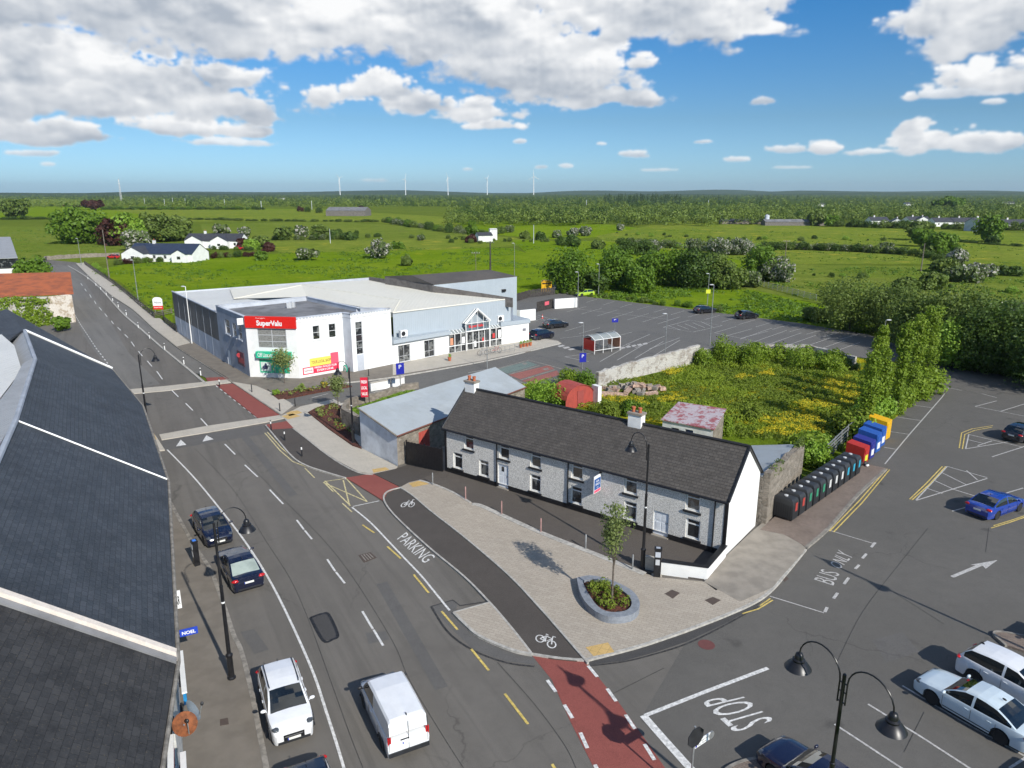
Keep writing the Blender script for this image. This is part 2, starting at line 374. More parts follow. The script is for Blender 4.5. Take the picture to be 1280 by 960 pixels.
LEAF = dict(
 oak=leafmat('oak_leaves', ((.048,.095,.010),(.070,.125,.014),(.105,.175,.020))),
 bright=leafmat('bright_leaves', ((.095,.165,.020),(.125,.215,.028),(.19,.29,.040))),
 dark=leafmat('dark_leaves', ((.030,.058,.012),(.046,.082,.016),(.070,.112,.020))),
 olive=leafmat('olive_leaves', ((.056,.088,.020),(.080,.118,.026),(.115,.155,.036))),
 copper=leafmat('copper_leaves', ((.030,.012,.012),(.042,.016,.014),(.065,.026,.020))),
 may=leafmat('hawthorn_leaves', ((.050,.078,.026),(.070,.100,.034),(.10,.14,.05)), bloom=(.50,.48,.42), bf=.33),
 may_light=leafmat('light_hawthorn_leaves', ((.055,.082,.028),(.075,.105,.036),(.11,.15,.05)), bloom=(.42,.41,.35), bf=.16),
 gorse=leafmat('gorse_leaves', ((.055,.080,.018),(.080,.110,.022),(.12,.15,.03)), bloom=(.62,.44,.03), bf=.40),
 conifer=leafmat('conifer_needles', ((.014,.030,.012),(.020,.040,.015),(.030,.055,.018)), trans=.08),
 ivy=leafmat('ivy_leaves', ((.075,.125,.012),(.105,.165,.016),(.17,.23,.025))),
 grass=leafmat('grass_blades', ((.105,.155,.014),(.145,.20,.02),(.19,.23,.035)), rough=.7),
 weeds=leafmat('weed_leaves', ((.070,.105,.012),(.105,.145,.018),(.15,.19,.03)), rough=.7),
 far=leafmat('far_leaves', ((.050,.080,.014),(.075,.108,.020),(.105,.145,.028)), trans=.1),
 silver=leafmat('young_tree_leaves', ((.085,.115,.040),(.11,.145,.05),(.16,.19,.075))),
 yellow=leafmat('yellow_flowers', ((.40,.31,.012),(.46,.36,.02),(.17,.21,.015)), rough=.7, trans=.1),
 flower=leafmat('planting_leaves', ((.10,.16,.03),(.16,.20,.06),(.22,.25,.10)), bloom=(.25,.05,.03), bf=.15),
)
BARK = plain('bark', (.105,.085,.065), .9, var=.3, scale=6, bump=.6)
# ---------------------------------------------------------------- foliage
def leaf_arrays(C, R, per, size, up=.15, flat=1.0, inner=.72):
    """C centres (n,3), R radii (n,) -> quads scattered over every clump"""
    C = np.asarray(C, float); R = np.asarray(R, float).reshape(-1, 1) * np.ones((1, 3)) if np.ndim(R) == 1 else np.asarray(R, float)
    n = len(C); k = n*per; ci = np.repeat(np.arange(n), per)
    d = RNG.normal(size=(k, 3)); d[:, 2] += up; d /= np.linalg.norm(d, axis=1, keepdims=True)
    rad = RNG.uniform(inner, 1.08, size=(k, 1))
    p = C[ci] + d*R[ci]*rad
    nn = d + RNG.normal(scale=.42, size=(k, 3)); nn /= np.linalg.norm(nn, axis=1, keepdims=True)
    a = np.cross(nn, RNG.normal(size=(k, 3))); a /= np.linalg.norm(a, axis=1, keepdims=True) + 1e-9; b = np.cross(nn, a)
    s = size*RNG.uniform(.6, 1.35, size=(k, 1))
    v = np.stack([p - a*s*.5, p + b*s*.38, p + a*s*.5, p - b*s*.38], 1).reshape(-1, 3)
    return v
def quads_obj(name, v, mat, parent=None, loc=None, extra=None):
    if parent is not None:
        q = parent
        while q.parent is not None: q = q.parent
        o0 = ORG.get(q, Vector((0, 0, 0)))
    else: o0 = Vector(loc) if loc is not None else Vector((0, 0, 0))
    v = np.asarray(v, float) - np.array(o0)
    nq = len(v)//4; me = bpy.data.meshes.new(name)
    me.vertices.add(len(v)); me.vertices.foreach_set('co', v.ravel())
    me.loops.add(nq*4); me.loops.foreach_set('vertex_index', np.arange(nq*4, dtype=np.int32))
    me.polygons.add(nq); me.polygons.foreach_set('loop_start', np.arange(0, nq*4, 4, dtype=np.int32))
    me.materials.append(mat); me.update(calc_edges=True); me.validate()
    o = bpy.data.objects.new(name, me); COL.objects.link(o)
    if parent is not None: o.parent = parent
    else: o.location = o0; ORG[o] = o0
    return o
def tree_mesh(h, w, kind, nclump=40, per=60, leaf=.35, trunk_h=.22, seed=0, shape='round'):
    """local clump centres/radii for a crown h high and w wide standing on z=0"""
    rs = np.random.default_rng(seed); C = []; R = []
    z0 = h*trunk_h; ch = h - z0
    for i in range(nclump):
        if shape == 'round':
            d = rs.normal(size=3); d /= np.linalg.norm(d); rr = rs.uniform(.25, .95)
            f = 1 + .22*math.sin(3*math.atan2(d[1], d[0]) + seed)
            c = np.array([d[0]*w/2*rr*f*.86, d[1]*w/2*rr*f*.86, z0 + ch/2 + d[2]*ch/2*rr*.86]); r = rs.uniform(.17, .29)*min(w, ch)
        elif shape == 'cone':
            t = rs.uniform(0, 1)**.8; a = rs.uniform(0, 6.28); rad = (1-t)*w/2*rs.uniform(.3, .95)
            c = np.array([math.cos(a)*rad, math.sin(a)*rad, z0 + ch*t*.96]); r = (.30*(1-t)+.07)*w*rs.uniform(.5, .9)
        elif shape == 'column':
            t = rs.uniform(0, 1); a = rs.uniform(0, 6.28); rad = w/2*rs.uniform(.1, .75)*(.75+.25*math.sin(t*9+seed))
            c = np.array([math.cos(a)*rad, math.sin(a)*rad, z0 + ch*t*.97]); r = w*rs.uniform(.2, .34)
        elif shape == 'dome':
            d = rs.normal(size=3); d /= np.linalg.norm(d); rr = rs.uniform(.45, 1.0); lob = 1+.16*math.sin(3*math.atan2(d[1], d[0])+seed)+.1*math.sin(7*d[2]+seed)
            c = np.array([d[0]*w/2*rr*lob*.82, d[1]*w/2*rr*lob*.82, max(.10*h, h*.44+d[2]*h*.46*rr)]); r = rs.uniform(.13, .24)*min(w, h)
        else:  # bush, sits on the ground
            a = rs.uniform(0, 6.28); t = rs.uniform(0, 1); e = rs.uniform(.2, 1)**.6
            c = np.array([math.cos(a)*w/2*e*.8, math.sin(a)*w/2*e*.8, h*(.12 + .72*t*math.sqrt(max(0, 1-e*e*.8)))]); r = rs.uniform(.16, .3)*min(w, h)
        C.append(c); R.append(r)
    return np.array(C), np.array(R)
def make_tree(name, label, cat, loc, h, w, kind='oak', nclump=40, per=60, leaf=.35, trunk_h=.22, seed=0, shape='round', group=None, trunk=True, rz=0, tr=None):
    C, R = tree_mesh(h, w, kind, nclump, per, leaf, trunk_h, seed, shape)
    C = C + np.array(Vector(loc))
    root = thing(name, loc, label, cat, group)
    quads_obj('crown', leaf_arrays(C, R, per, leaf), LEAF[kind], root)
    L = Vector(loc)
    if trunk:
        m = MB(); r = tr or max(.05, h*.022); top = h*(trunk_h + .35)
        m.tube([L, L + Vector((0, 0, top*.5)), L + Vector((.02*h, .01*h, top))], [r, r*.75, r*.4], 8)
        rs = np.random.default_rng(seed+5)
        for i in range(5 if shape == 'round' else 0):
            c = C[int(rs.integers(len(C)))]; s = L + Vector((0, 0, h*trunk_h*rs.uniform(.8, 1.3)))
            m.tube([s, s.lerp(Vector(c), .5) + Vector((0, 0, -.03*h)), Vector(c)], [r*.5, r*.32, r*.12], 5)
        m.build('trunk', BARK, root, smooth=0)
    return root
# ================================================================ SETTING
def sheet(name, px, mat, z, thick=None, kind='structure', world=False):
    pts = [Vector(p) if world else g(p[0], p[1], z) for p in px]
    b = MB()
    if thick: b.prism(pts, z-thick, z, bottom=False)
    else:
        a = sum(pts[i][0]*pts[(i+1)%len(pts)][1]-pts[(i+1)%len(pts)][0]*pts[i][1] for i in range(len(pts)))
        if a < 0: pts = pts[::-1]
        b.poly([V3(p, z) for p in pts])
    o = b.build(name, mat); o['kind'] = kind
    # concave outlines: let Blender triangulate properly
    bm = bmesh.new(); bm.from_mesh(o.data); bmesh.ops.triangulate(bm, faces=[f for f in bm.faces if len(f.verts) > 4]); bm.to_mesh(o.data); bm.free()
    return o
def smooth_pts(pts, n=5):
    """Catmull-Rom through 2D points"""
    P = [Vector(p) for p in pts]; out = []
    for i in range(len(P)-1):
        a, b, c, d = P[max(i-1, 0)], P[i], P[i+1], P[min(i+2, len(P)-1)]
        for k in range(n):
            t = k/n; out.append(.5*((2*b)+(c-a)*t+(2*a-5*b+4*c-d)*t*t+(3*b-a-3*c+d)*t**3))
    out.append(P[-1]); return out
def offset(pts, d0, d1):
    """two polylines offset sideways from pts (left positive)"""
    A = []; B = []
    for i, p in enumerate(pts):
        t = (pts[min(i+1, len(pts)-1)] - pts[max(i-1, 0)]).normalized(); n = Vector((-t.y, t.x))
        A.append(p + n*d0); B.append(p + n*d1)
    return A, B
class Marks:
    def __init__(s, z): s.b = MB(); s.z = z
    def line(s, px, w=.12, sm=False, z=None, world=False, dash=None):
        z = s.z if z is None else z
        s.k = (getattr(s, 'k', 0)+1) % 7; z = z + s.k*.0004
        P = [Vector(p) if world else g(p[0], p[1], z) for p in px]
        if sm: P = smooth_pts(P)
        if dash:
            on, off = dash; L = 0; segs = []; cur = []
            tot = sum((P[i+1]-P[i]).length for i in range(len(P)-1))
            def at(d):
                for i in range(len(P)-1):
                    l = (P[i+1]-P[i]).length
                    if d <= l: return P[i].lerp(P[i+1], d/l)
                    d -= l
                return P[-1]
            d = 0
            while d < tot:
                s.line([at(d), at(min(d+on, tot))], w, z=z, world=True); d += on+off
            return s
        A, B = offset(P, w/2, -w/2)
        for i in range(len(P)-1): s.b.quad(V3(B[i], z), V3(B[i+1], z), V3(A[i+1], z), V3(A[i], z))
        return s
    def poly(s, px, z=None):
        z = s.z if z is None else z; pts = [g(p[0], p[1], z) for p in px]
        a = sum(pts[i][0]*pts[(i+1)%len(pts)][1]-pts[(i+1)%len(pts)][0]*pts[i][1] for i in range(len(pts)))
        if a < 0: pts = pts[::-1]
        s.b.poly([V3(p, z) for p in pts]); return s
    def text(s, txt, quad, z=None, shear=0):
        """quad px: baseline start, baseline end, top end, top start"""
        z = s.z if z is None else z; q = [g(p[0], p[1], z) for p in quad]
        for vs, fs in text_geo(txt):
            s.b.add([V3(((q[0]*(1-x)+q[1]*x)*(1-y) + (q[3]*(1-x)+q[2]*x)*y), z) for x, y in vs], fs)
        return s
    def build(s, name, mat):
        o = s.b.build(name, mat, uv=False); o['kind'] = 'structure'; return o
_TG = {}
def text_geo(txt, bold=0.0):
    if (txt, bold) in _TG: return _TG[(txt, bold)]
    cu = bpy.data.curves.new('lettering', 'FONT'); cu.body = txt; cu.resolution_u = 3; cu.offset = bold
    o = bpy.data.objects.new('lettering', cu); COL.objects.link(o)
    dg = bpy.context.evaluated_depsgraph_get(); dg.update(); me = bpy.data.meshes.new_from_object(o.evaluated_get(dg))
    vs = [(v.co.x, v.co.y) for v in me.vertices]; fs = [tuple(p.vertices) for p in me.polygons]
    x0 = min(v[0] for v in vs); x1 = max(v[0] for v in vs); y0 = min(v[1] for v in vs); y1 = max(v[1] for v in vs)
    vs = [((x-x0)/(x1-x0), (y-y0)/(y1-y0)) for x, y in vs]
    bpy.data.objects.remove(o); bpy.data.curves.remove(cu); bpy.data.meshes.remove(me)
    _TG[(txt, bold)] = [(vs, fs)]; return _TG[(txt, bold)]
def put_text(b, txt, o, u, up, w, h, mi=0, bold=0.0):
    """flat lettering on a surface: o = lower left corner, u, up unit vectors"""
    o = Vector(o); u = Vector(u); up = Vector(up)
    for vs, fs in text_geo(txt, bold): b.add([o + u*(x*w) + up*(y*h) for x, y in vs], fs, mi)
# ---- ground to the horizon
M['yard_asph'] = asphalt('yard_asphalt', (.075,.064,.055), (.100,.087,.075), .15)
M['ground'] = grassmat('far_meadow', (.105,.150,.020), (.150,.185,.028), (.078,.115,.014), dry=(.17,.15,.035))
M['field_bright'] = grassmat('bright_field', (.135,.215,.010), (.200,.262,.020), (.098,.165,.006), yel=(.45,.38,.03), yf=(.60, .72), tuft=.75, dry=(.20,.20,.03))
M['field_mid'] = grassmat('rough_field', (.150,.205,.026), (.215,.245,.040), (.092,.140,.016), yel=(.42,.36,.05), yf=(.54, .68), tuft=.7, dry=(.20,.18,.06))
M['field_rough'] = grassmat('tussocky_field', (.140,.190,.026), (.200,.230,.044), (.080,.120,.016), tuft=.6, dry=(.17,.14,.055))
M['plot'] = grassmat('overgrown_plot', (.110,.165,.014), (.160,.215,.022), (.080,.120,.012), yel=(.62,.46,.02), yf=(.50, .60), tuft=.6, ys=.13)
M['verge'] = grassmat('verge_grass', (.090,.165,.022), (.120,.20,.026), (.07,.12,.02), tuft=.4)
b = MB(); N = 48; rad = [0, 60, 200, 600, 1500, 4000, 11500]
vs = [(0, 40, -.08)] + [(r*math.cos(2*math.pi*k/N), 40+r*math.sin(2*math.pi*k/N), -.08) for r in rad[1:] for k in range(N)]
fs = [(0, 1+k, 1+(k+1)%N) for k in range(N)] + [(1+i*N+k, 1+(i+1)*N+k, 1+(i+1)*N+(k+1)%N, 1+i*N+(k+1)%N) for i in range(len(rad)-2) for k in range(N)]
b.add(vs, fs); b.build('ground', M['ground'], uv=False)['kind'] = 'structure'
HILL0 = grassmat('woodland_floor', (.045,.075,.018), (.065,.100,.022), (.035,.060,.015), s=.12)
# ---- fields
for px, mt in [
    ([(-420,283),(60,283),(170,286),(172,318),(150,326),(-60,340),(-500,352)], 'field_rough'),
    ([(-600,259),(90,258),(420,262),(425,270),(150,273),(-700,271)], 'field_bright'),
    ([(-800,249),(20,247),(130,252),(100,256),(-700,257)], 'field_mid'),
    ([(135,262),(390,262),(470,266),(640,276),(560,284),(420,276),(240,277)], 'field_mid'),
    ([(250,280),(420,277),(560,286),(660,300),(500,304),(330,306),(260,306)], 'field_rough'),
    ([(112,340),(150,331),(330,318),(480,308),(640,310),(740,345),(735,366),(646,366),(215,372),(216,405),(150,352)], 'field_bright'),
    ([(330,303),(520,300),(640,296),(680,306),(560,312),(350,316)], 'field_mid'),
    ([(560,274),(770,281),(830,290),(700,300),(600,292)], 'field_bright'),
    ([(745,295),(850,275),(1290,292),(1700,320),(1700,350),(1200,330),(960,330),(780,318)], 'field_mid'),
    ([(640,300),(760,302),(960,330),(960,352),(690,345)], 'field_bright'),
    ([(900,340),(960,330),(1150,333),(1500,372),(1500,420),(1130,395),(940,366)], 'field_rough'),
    ([(680,352),(800,357),(940,362),(1120,402),(1080,416),(1000,405),(900,392),(800,379),(735,371),(690,366)], 'field_bright'),
]:
    FZ = globals().get('FZ', -.074)+.005; sheet('field', px, M[mt], FZ)
# ---- wooded country towards the horizon
sheet('terrain', [(-2500,241.2),(3800,241.2),(2600,247),(1700,258),(1290,262),(960,262),(700,262),(560,258),(100,249),(-700,246)], HILL0, -.03)
# ---- hills
def hill(x0, x1, y, h, seed, dep=900):
    rs = np.random.default_rng(seed); b = MB(); n = 50; vs = []
    for j in range(5):
        for i in range(n+1):
            t = i/n; e = min(1, t*5, (1-t)*5); f = (.55 + .25*math.sin(t*9+seed) + .2*math.sin(t*23+seed*2))
            vs.append((x0+(x1-x0)*t, y + dep*(j-2)/2, -.3 + h*e*f*(0, .7, 1, .7, 0)[j]))
    fs = [(j*(n+1)+i, j*(n+1)+i+1, (j+1)*(n+1)+i+1, (j+1)*(n+1)+i) for j in range(4) for i in range(n)]
    b.add(vs, fs); o = b.build('hills', HILL, smooth=0, uv=False); o['kind'] = 'structure'
HILL = grassmat('wooded_hill', (.030,.055,.018), (.045,.075,.022), (.028,.045,.016), s=.05)
hill(-9000, 800, 8200, 42, 1); hill(-1500, 5200, 9300, 54, 3); hill(1500, 9500, 8000, 44, 5); hill(-6000, -1500, 5600, 26, 8, 500); hill(400, 6500, 6000, 24, 9, 500)
# ---- asphalt
sheet('main_road', [(-60,342),(30,326),(52,324),(96,328),(110,343),(125,356),(141,372),(156,390),(180,411),(204,430),(233,456),(262,481),(292,478),(345,482),(500,500),(560,560),(955,640),(1010,640),(1107,586),(1000,850),(1000,1100),(250,1100),(200,720),(180,600),(90,500),(-40,440),(60,405),(86,398),(70,350),(50,338),(-60,360)], M['road'], 0.0)
sheet('car_park', [(1157,452),(1290,475),(1500,520),(1600,1100),(960,1100),(880,970),(800,900),(860,798),(905,775),(960,735),(1007,690),(1068,578),(1112,524),(1157,481)], M['carpark'], 0.004)
sheet('old_road', [(52,330),(88,332),(105,352),(128,385),(160,440),(200,480),(157,488),(130,455),(105,420),(93,395),(80,360)], M['road2'], 0.004)
sheet('shop_car_park', [(300,490),(352,479),(430,470),(491,462),(560,450),(640,438),(662,428),(661,395),(640,392),(643,372),(690,362),(735,371),(800,379),(900,391),(1000,404),(1085,418),(1150,440),(1145,455),(1060,445),(871,437),(745,480),(690,486),(600,500),(500,500),(440,500),(410,505),(370,505)], M['carpark2'], 0.004)
sheet('cycle_lane', [(85,332),(95,331),(117,351),(140,370),(165,386),(192,410),(217,430),(250,452),(282,471),(257,472),(232,460),(200,432),(175,410),(152,390),(140,375),(125,360),(107,345)], M['road2'], .008)
# table between the two crossings is fresher asphalt
sheet('crossing_table', [(160,494),(255,479),(325,527),(199,545),(178,510)], M['road'], .008)
sheet('road_patch', [(201,551),(330,531),(340,541),(206,563)], M['patch2'], .009)
sheet('cycle_lane', [(338,536),(366,535),(385,550),(400,562),(422,577),(447,590),(465,594),(432,597),(400,588),(381,580),(366,570),(350,552)], M['dark_asph'], .06, .1)
sheet('cycle_lane', [(481,627),(479,620),(484,613),(500,609),(515,619),(540,640),(560,656),(580,671),(612,697),(635,718),(675,760),(702,790),(731,824),(720,826),(690,823),(665,817),(640,785),(612,752),(580,720),(565,709),(540,687),(510,660),(490,640)], M['dark_asph'], .06, .1)
for px in ([(257,472),(282,471),(290,477),(261,479.5)], [(270,481),(292,479.5),(352,519),(325,525)], [(331,531),(360,526),(367,535),(337,537)], [(432,597),(466,592),(500,609),(484,616),(479,626)]):
    sheet('red_cycle_crossing', px, M['red_asph'], .066)
sheet('red_cycle_crossing', [(665,819),(690,824),(731,826),(741,838),(772,876),(800,915),(835,965),(880,1040),(790,1040),(745,965),(712,900),(690,850)], M['red_asph'], .010)
sheet('driveway', [(467,592),(494,586),(509,581),(553,590),(530,598),(500,608)], M['dark_asph'], .068, .1)
sheet('house_yard', [(524,600),(553,587),(700,632),(905,694),(895,716),(880,724),(826,716),(806,717),(732,687),(676,665),(627,643),(600,631),(588,628),(560,611)], M['yard_asph'], .10, .12)
# fresh strips beside the kerbs
sheet('road_patch', [(539,758),(568,750),(572,753),(570,763),(608,752),(612,756),(567,766),(580,776),(600,795),(640,812),(668,819),(668,831),(630,826),(592,812),(563,785),(548,768)], M['patch2'], .008)
sheet('road_patch', [(733,827),(757,821),(803,809),(856,792),(906,772),(946,754),(953,751),(947,757),(905,780),(858,802),(820,815),(780,826),(738,831)], M['patch'], .008)
sheet('road_patch', [(388,772),(403,766),(412,768),(423,794),(416,800),(403,801)], M['patch'], .008)
sheet('road_patch', [(300,545),(309,543),(372,618),(362,621)], M['patch2'], .0095); sheet('road_patch', [(470,730),(484,727),(560,858),(544,863)], M['patch2'], .007); sheet('road_patch', [(300,790),(318,786),(336,812),(318,818)], M['patch2'], .0072); sheet('road_patch', [(1090,800),(1128,790),(1150,815),(1108,828)], M['patch2'], .0085)
sheet('road_patch', [(457,791),(482,789),(487,799),(461,805)], M['patch2'], .007)
# ---- pavements, raised
PV = .11
KL = [0]
def kerbline(px, mat='kerb', w=.16, z=PV+.004, zz=None):
    KL[0] = (KL[0]+1) % 9; z = z + KL[0]*.0015
    m = Marks(z); P = smooth_pts([g(p[0], p[1], z) for p in px], 4); A, B = offset(P, w/2, -w/2); b = MB()
    for i in range(len(P)-1):
        b.add([V3(A[i], -.04), V3(B[i], -.04), V3(B[i+1], -.04), V3(A[i+1], -.04), V3(A[i], z), V3(B[i], z), V3(B[i+1], z), V3(A[i+1], z)],
              [(4,5,6,7),(0,1,5,4),(1,2,6,5),(2,3,7,6),(3,0,4,7)])
    o = b.build('kerb', M[mat]); o['kind'] = 'structure'; return o
sheet('footpath', [(500,609),(511,603),(524,600),(560,611),(588,628),(600,631),(627,643),(676,665),(732,687),(806,717),(828,722),(880,727),(895,738),(960,690),(1005,688),(985,712),(965,735),(945,750),(905,768),(855,787),(802,805),(755,818),(731,824),(675,760),(635,718),(580,671),(540,640),(515,619)], M['paving'], PV, .15)
sheet('driveway', [(905,697),(940,664),(952,654),(960,651),(1007,684),(1003,692),(975,723),(966,734),(925,752),(880,727)], M['slab_old'], PV+.006, .12)
sheet('bin_pavement', [(950,662),(975,640),(1010,612),(1050,588),(1068,577),(1107,585),(1088,603),(1070,620),(1035,660),(1007,683),(980,668)], M['paving_old'], PV+.012, .12)
sheet('footpath', [(567,765),(611,753),(640,785),(664,816),(640,811),(600,794),(580,778)], M['paving'], PV, .15)
sheet('footpath', [(292,477),(352,519),(367,512),(375,508),(417,499),(425,503),(440,512),(452,521),(452,560),(497,583),(494,586),(466,592),(447,589),(422,576),(400,561),(385,549),(366,534),(352,519.5)], M['concrete'], .07, .1)
sheet('footpath', [(95,329),(108,328),(140,351),(175,378),(195,394),(221,414),(240,428),(221,433),(192,410),(165,385.5),(140,369.5),(117,350.5)], M['concrete'], PV, .13)
sheet('footpath', [(221,433),(216,412),(240,424),(313,468),(375,474),(350,482),(330,487),(352,505),(375,508),(367,512),(352,519),(292,478),(282,470.5),(250,451.5)], M['path_old'], PV-.01, .13)
sheet('footpath', [(290,477),(320,482),(345,493),(368,506),(352,518)], M['concrete'], PV, .13)
sheet('footpath', [(160,520),(207,617),(225,650),(243,681),(262,709),(277,748),(292,793),(301,812),(313,857),(323,908),(334,965),(350,1060),(150,1060),(120,600)], M['path_old'], PV, .15)
sheet('footpath', [(313,468),(345,466),(375,466),(432,456),(491,448),(561,435),(627,424),(661,420),(697,425),(701,428),(661,439),(600,452),(491,471),(420,479),(375,490),(350,497),(338,489)], M['path_old'], PV, .13)
sheet('footpath', [(491,449),(561,436),(627,425),(661,420.5),(697,426),(701,428.5),(661,438),(600,451),(491,469)], M['concrete'], PV+.005, .12)
sheet('crossing_strip', [(156,487),(210,482),(290,473.5),(295,477),(210,488),(160,492.5)], M['concrete'], .075, .09)
sheet('crossing_strip', [(199,543),(260,532),(352,518.5),(425,502),(417,509),(362,521),(330,528),(260,540),(202,549.5)], M['concrete'], .075, .09)
sheet('crossing_strip', [(186,536),(195,545),(206,562),(196,563),(190,550)], M['concrete'], PV+.004, .12)
kerbline([(731,824.5),(755,818.5),(802,806),(855,788),(905,769),(945,751),(966,735),(985,713),(1007,686)])
kerbline([(665,817),(702,822.5),(731,824.5)], z=.075)
kerbline([(665,817),(640,785),(612,752.5),(580,720),(540,687),(510,660),(490,640),(481,627),(480,619),(486,613),(500,609)], w=.12)
kerbline([(735,828),(702,790),(675,759.5),(635,717.5),(580,670.5),(540,639.5),(515,618.5),(500,608.5)], w=.12)
kerbline([(567,765),(580,778),(600,794.5),(640,811.5),(665,817)], w=.16); kerbline([(567,765),(612,752.5)], w=.1)
kerbline([(1007,684),(1035,660),(1070,620),(1088,603),(1107,586)], 'kerb_old', .22, PV+.02)
kerbline([(207,617),(225,650),(243,682),(262,710),(277,748),(292,793),(301,812),(313,857),(323,908),(334,965),(350,1060)], 'kerb_old', .22)
kerbline([(85,332),(107,345),(125,360),(152,390),(175,410),(200,432),(233,459),(258,480)], w=.28, z=.12)
kerbline([(332,531),(350,553),(366,571),(382,581),(402,588),(432,597)], w=.14, z=.12)
kerbline([(95,329.5),(117,351),(140,370),(165,386),(192,410.5),(221,433.5),(250,452),(290,477.5),(352,519)], 'kerb_old', .14)
kerbline([(366,535),(385,549.5),(400,561.5),(422,577),(447,590),(466,593)], w=.12, z=.09)
kerbline([(524,600),(545,606),(570,617),(588,628)], w=.2, z=PV+.02); kerbline([(590,630),(600,631.5),(627,643.5),(676,665.5),(732,687.5),(806,717)], w=.42, z=PV+.02)
kerbline([(701,428.5),(661,438.5),(600,452),(491,471),(420,479.5),(375,489)], w=.2); kerbline([(401,509.5),(440,501),(470,490),(520,478)], w=.3)
for px, z in (([(465,586.5),(482,584),(487,587),(467,591)], .076), ([(511,604),(527,600),(536,605),(516,609)], PV+.008), ([(732,809),(760,803),(768,815),(742,820)], PV+.008), ([(352,520),(366,517),(376,520),(360,524)], .080), ([(186,540),(192,541),(196,549),(191,551)], PV+.010), ([(355,515),(372,513),(378,516),(362,520)], .080)):
    sheet('tactile_paving', px, M['tactile'], z)
# planting beds
sheet('planting_bed', [(385,515),(396,509),(417,503),(428,508),(432,525),(440,543),(452,560),(440,556),(410,535)], M['mulch'], .16, .15)
sheet('planting_bed', [(340,493),(352,489),(400,484),(428,480),(440,482),(400,489),(360,497),(348,499)], M['mulch'], .16, .15)
sheet('verge', [(434,528),(440,510),(456,505),(500,490),(515,487),(522,491),(500,500),(453,516),(452,530)], M['verge'], .32, .4)
# derelict plot and back yards
sheet('overgrown_plot', [(640,480),(745,478),(871,446),(960,436),(1075,447),(1140,470),(1133,510),(1060,570),(1003,578),(955,650),(600,540),(600,500)], M['plot'], .10, .12)
sheet('yard', [(500,575),(560,590),(600,540),(640,500),(600,505)], M['slab_old'], .02)
BAY = {'bay_green': asphalt('green_bay', (.11,.16,.145), (.16,.20,.18), .1), 'bay_red': asphalt('red_bay', (.24,.085,.07), (.30,.12,.10), .1)}
# ---- markings
W = Marks(.016)
W.line([(209,562),(240,594),(271,631),(305,675),(334,720),(360,770),(390,837),(408,890),(429,957),(450,1040)], .12, True)
for a, c in (((281,555),(294,568)),((306,581),(322,596)),((337,612),(354,630)),((371,650),(380,662)),((381,663),(390,674)),((409,699),(419,714)),((420,715),(431,729)),((453,764),(466,786)),((467,787),(479,807)),
             ((215,488),(223,496)),((232,504),(241,513)),((251,523),(260,533)),((196,464),(203,474)),((184,451),(190,458)),((173,439),(178,445)),((164,427),(168,433)),((156,418),(160,422)),((147,409),(151,413)),((139,401),(142,405)),((131,392),(134,396)),((124,384),(127,388)),((118,376),(120,380)),((112,368),(114,372)),((106,361),(108,364)),((101,354),(103,357))):
    W.line([a, c], .12)
W.line([(93,392),(99,403),(107,415),(120,435),(136,456),(155,482)], .14, dash=(1.0, 1.2))
W.line([(440,634),(463,653),(487,678),(506,698),(526,719),(545,742),(562,763)], .12, True)
W.line([(441,633),(474,626)], .1)
# dashes both sides of the cycle crossings
for ln in ([(270,482),(325,525)], [(440,596),(480,624)], [(684,850),(700,872),(722,908),(740,948),(760,990)], [(735,832),(760,862),(790,905),(815,945),(850,1000)]):
    W.line(ln, .16, dash=(.9, .9))
W.line([(466,594),(497,608)], .10, dash=(.5, .4)); W.line([(257,479),(268,481)], .1)
W.line([(960,835),(883,864),(806,894.5)], .20); W.line([(804,894),(832,926),(858,955),(900,1000)], .34)
W.text('STOP', [(968,900),(924,866),(876,877),(918,916)])
W.text('PARKING', [(496,674),(530,704),(545,696),(508,665)])
WW = Marks(.016)
WW.text('BUS', [(1042,732),(1050,717),(1027,711),(1017,724)]); WW.text('ONLY', [(1050,712),(1067,695),(1048,687),(1037,705)])
WW.line([(1034,662),(1094,680)], .08); WW.line([(962,745),(1030,766)], .08)
for a, c in (((1094,678),(1089,684)),((1083,692),(1078,698)),((1074,706),(1069,711)),((1061,722),(1055,730)),((1047,741),(1042,748)),((1034,759),(1031,765))): WW.line([a, c], .16)
# arrow
WW.line([(1190,721),(1226,706)], .22); WW.poly([(1213,706),(1247,700),(1232,711),(1229,707.5)])
# car park right
for ln in ([(1106,580),(1135,545),(1177,497),(1186,485)], [(1182,484),(1202,488)], [(1105,559),(1122,562)], [(1110,539),(1137,543)], [(1120,521),(1153,526)], [(1132,505),(1168,510)], [(1158,465),(1170,467)],
           [(1128,857),(1200,900),(1290,950)], [(1085,880),(1150,920),(1215,962)], [(1043,905),(1130,962)], [(1262,960),(1300,935)],
           [(1184,583),(1234,597)], [(1184,583),(1145,625)], [(1145,625.5),(1234,598)], [(1176,590),(1208,606)], [(1167,600),(1193,612)], [(1158,610),(1178,617)], [(1208,588),(1222,600)],
           [(1193,612),(1219,620)], [(1240,571),(1290,555)], [(1207,561),(1280,549),(1300,545)], [(1207,561),(1211,543)], [(1211,543),(1279,559)], [(1208,549),(1232,555)], [(1240,551),(1222,557)],
           [(1219,508),(1246,501)], [(1219,508),(1280,520),(1340,532)], [(1251,514),(1290,502)], [(1227,492),(1246,497)], [(1255,617),(1279,610)], [(1190,639),(1215,632)]):
    WW.line(ln, .10)
YL = Marks(.017)
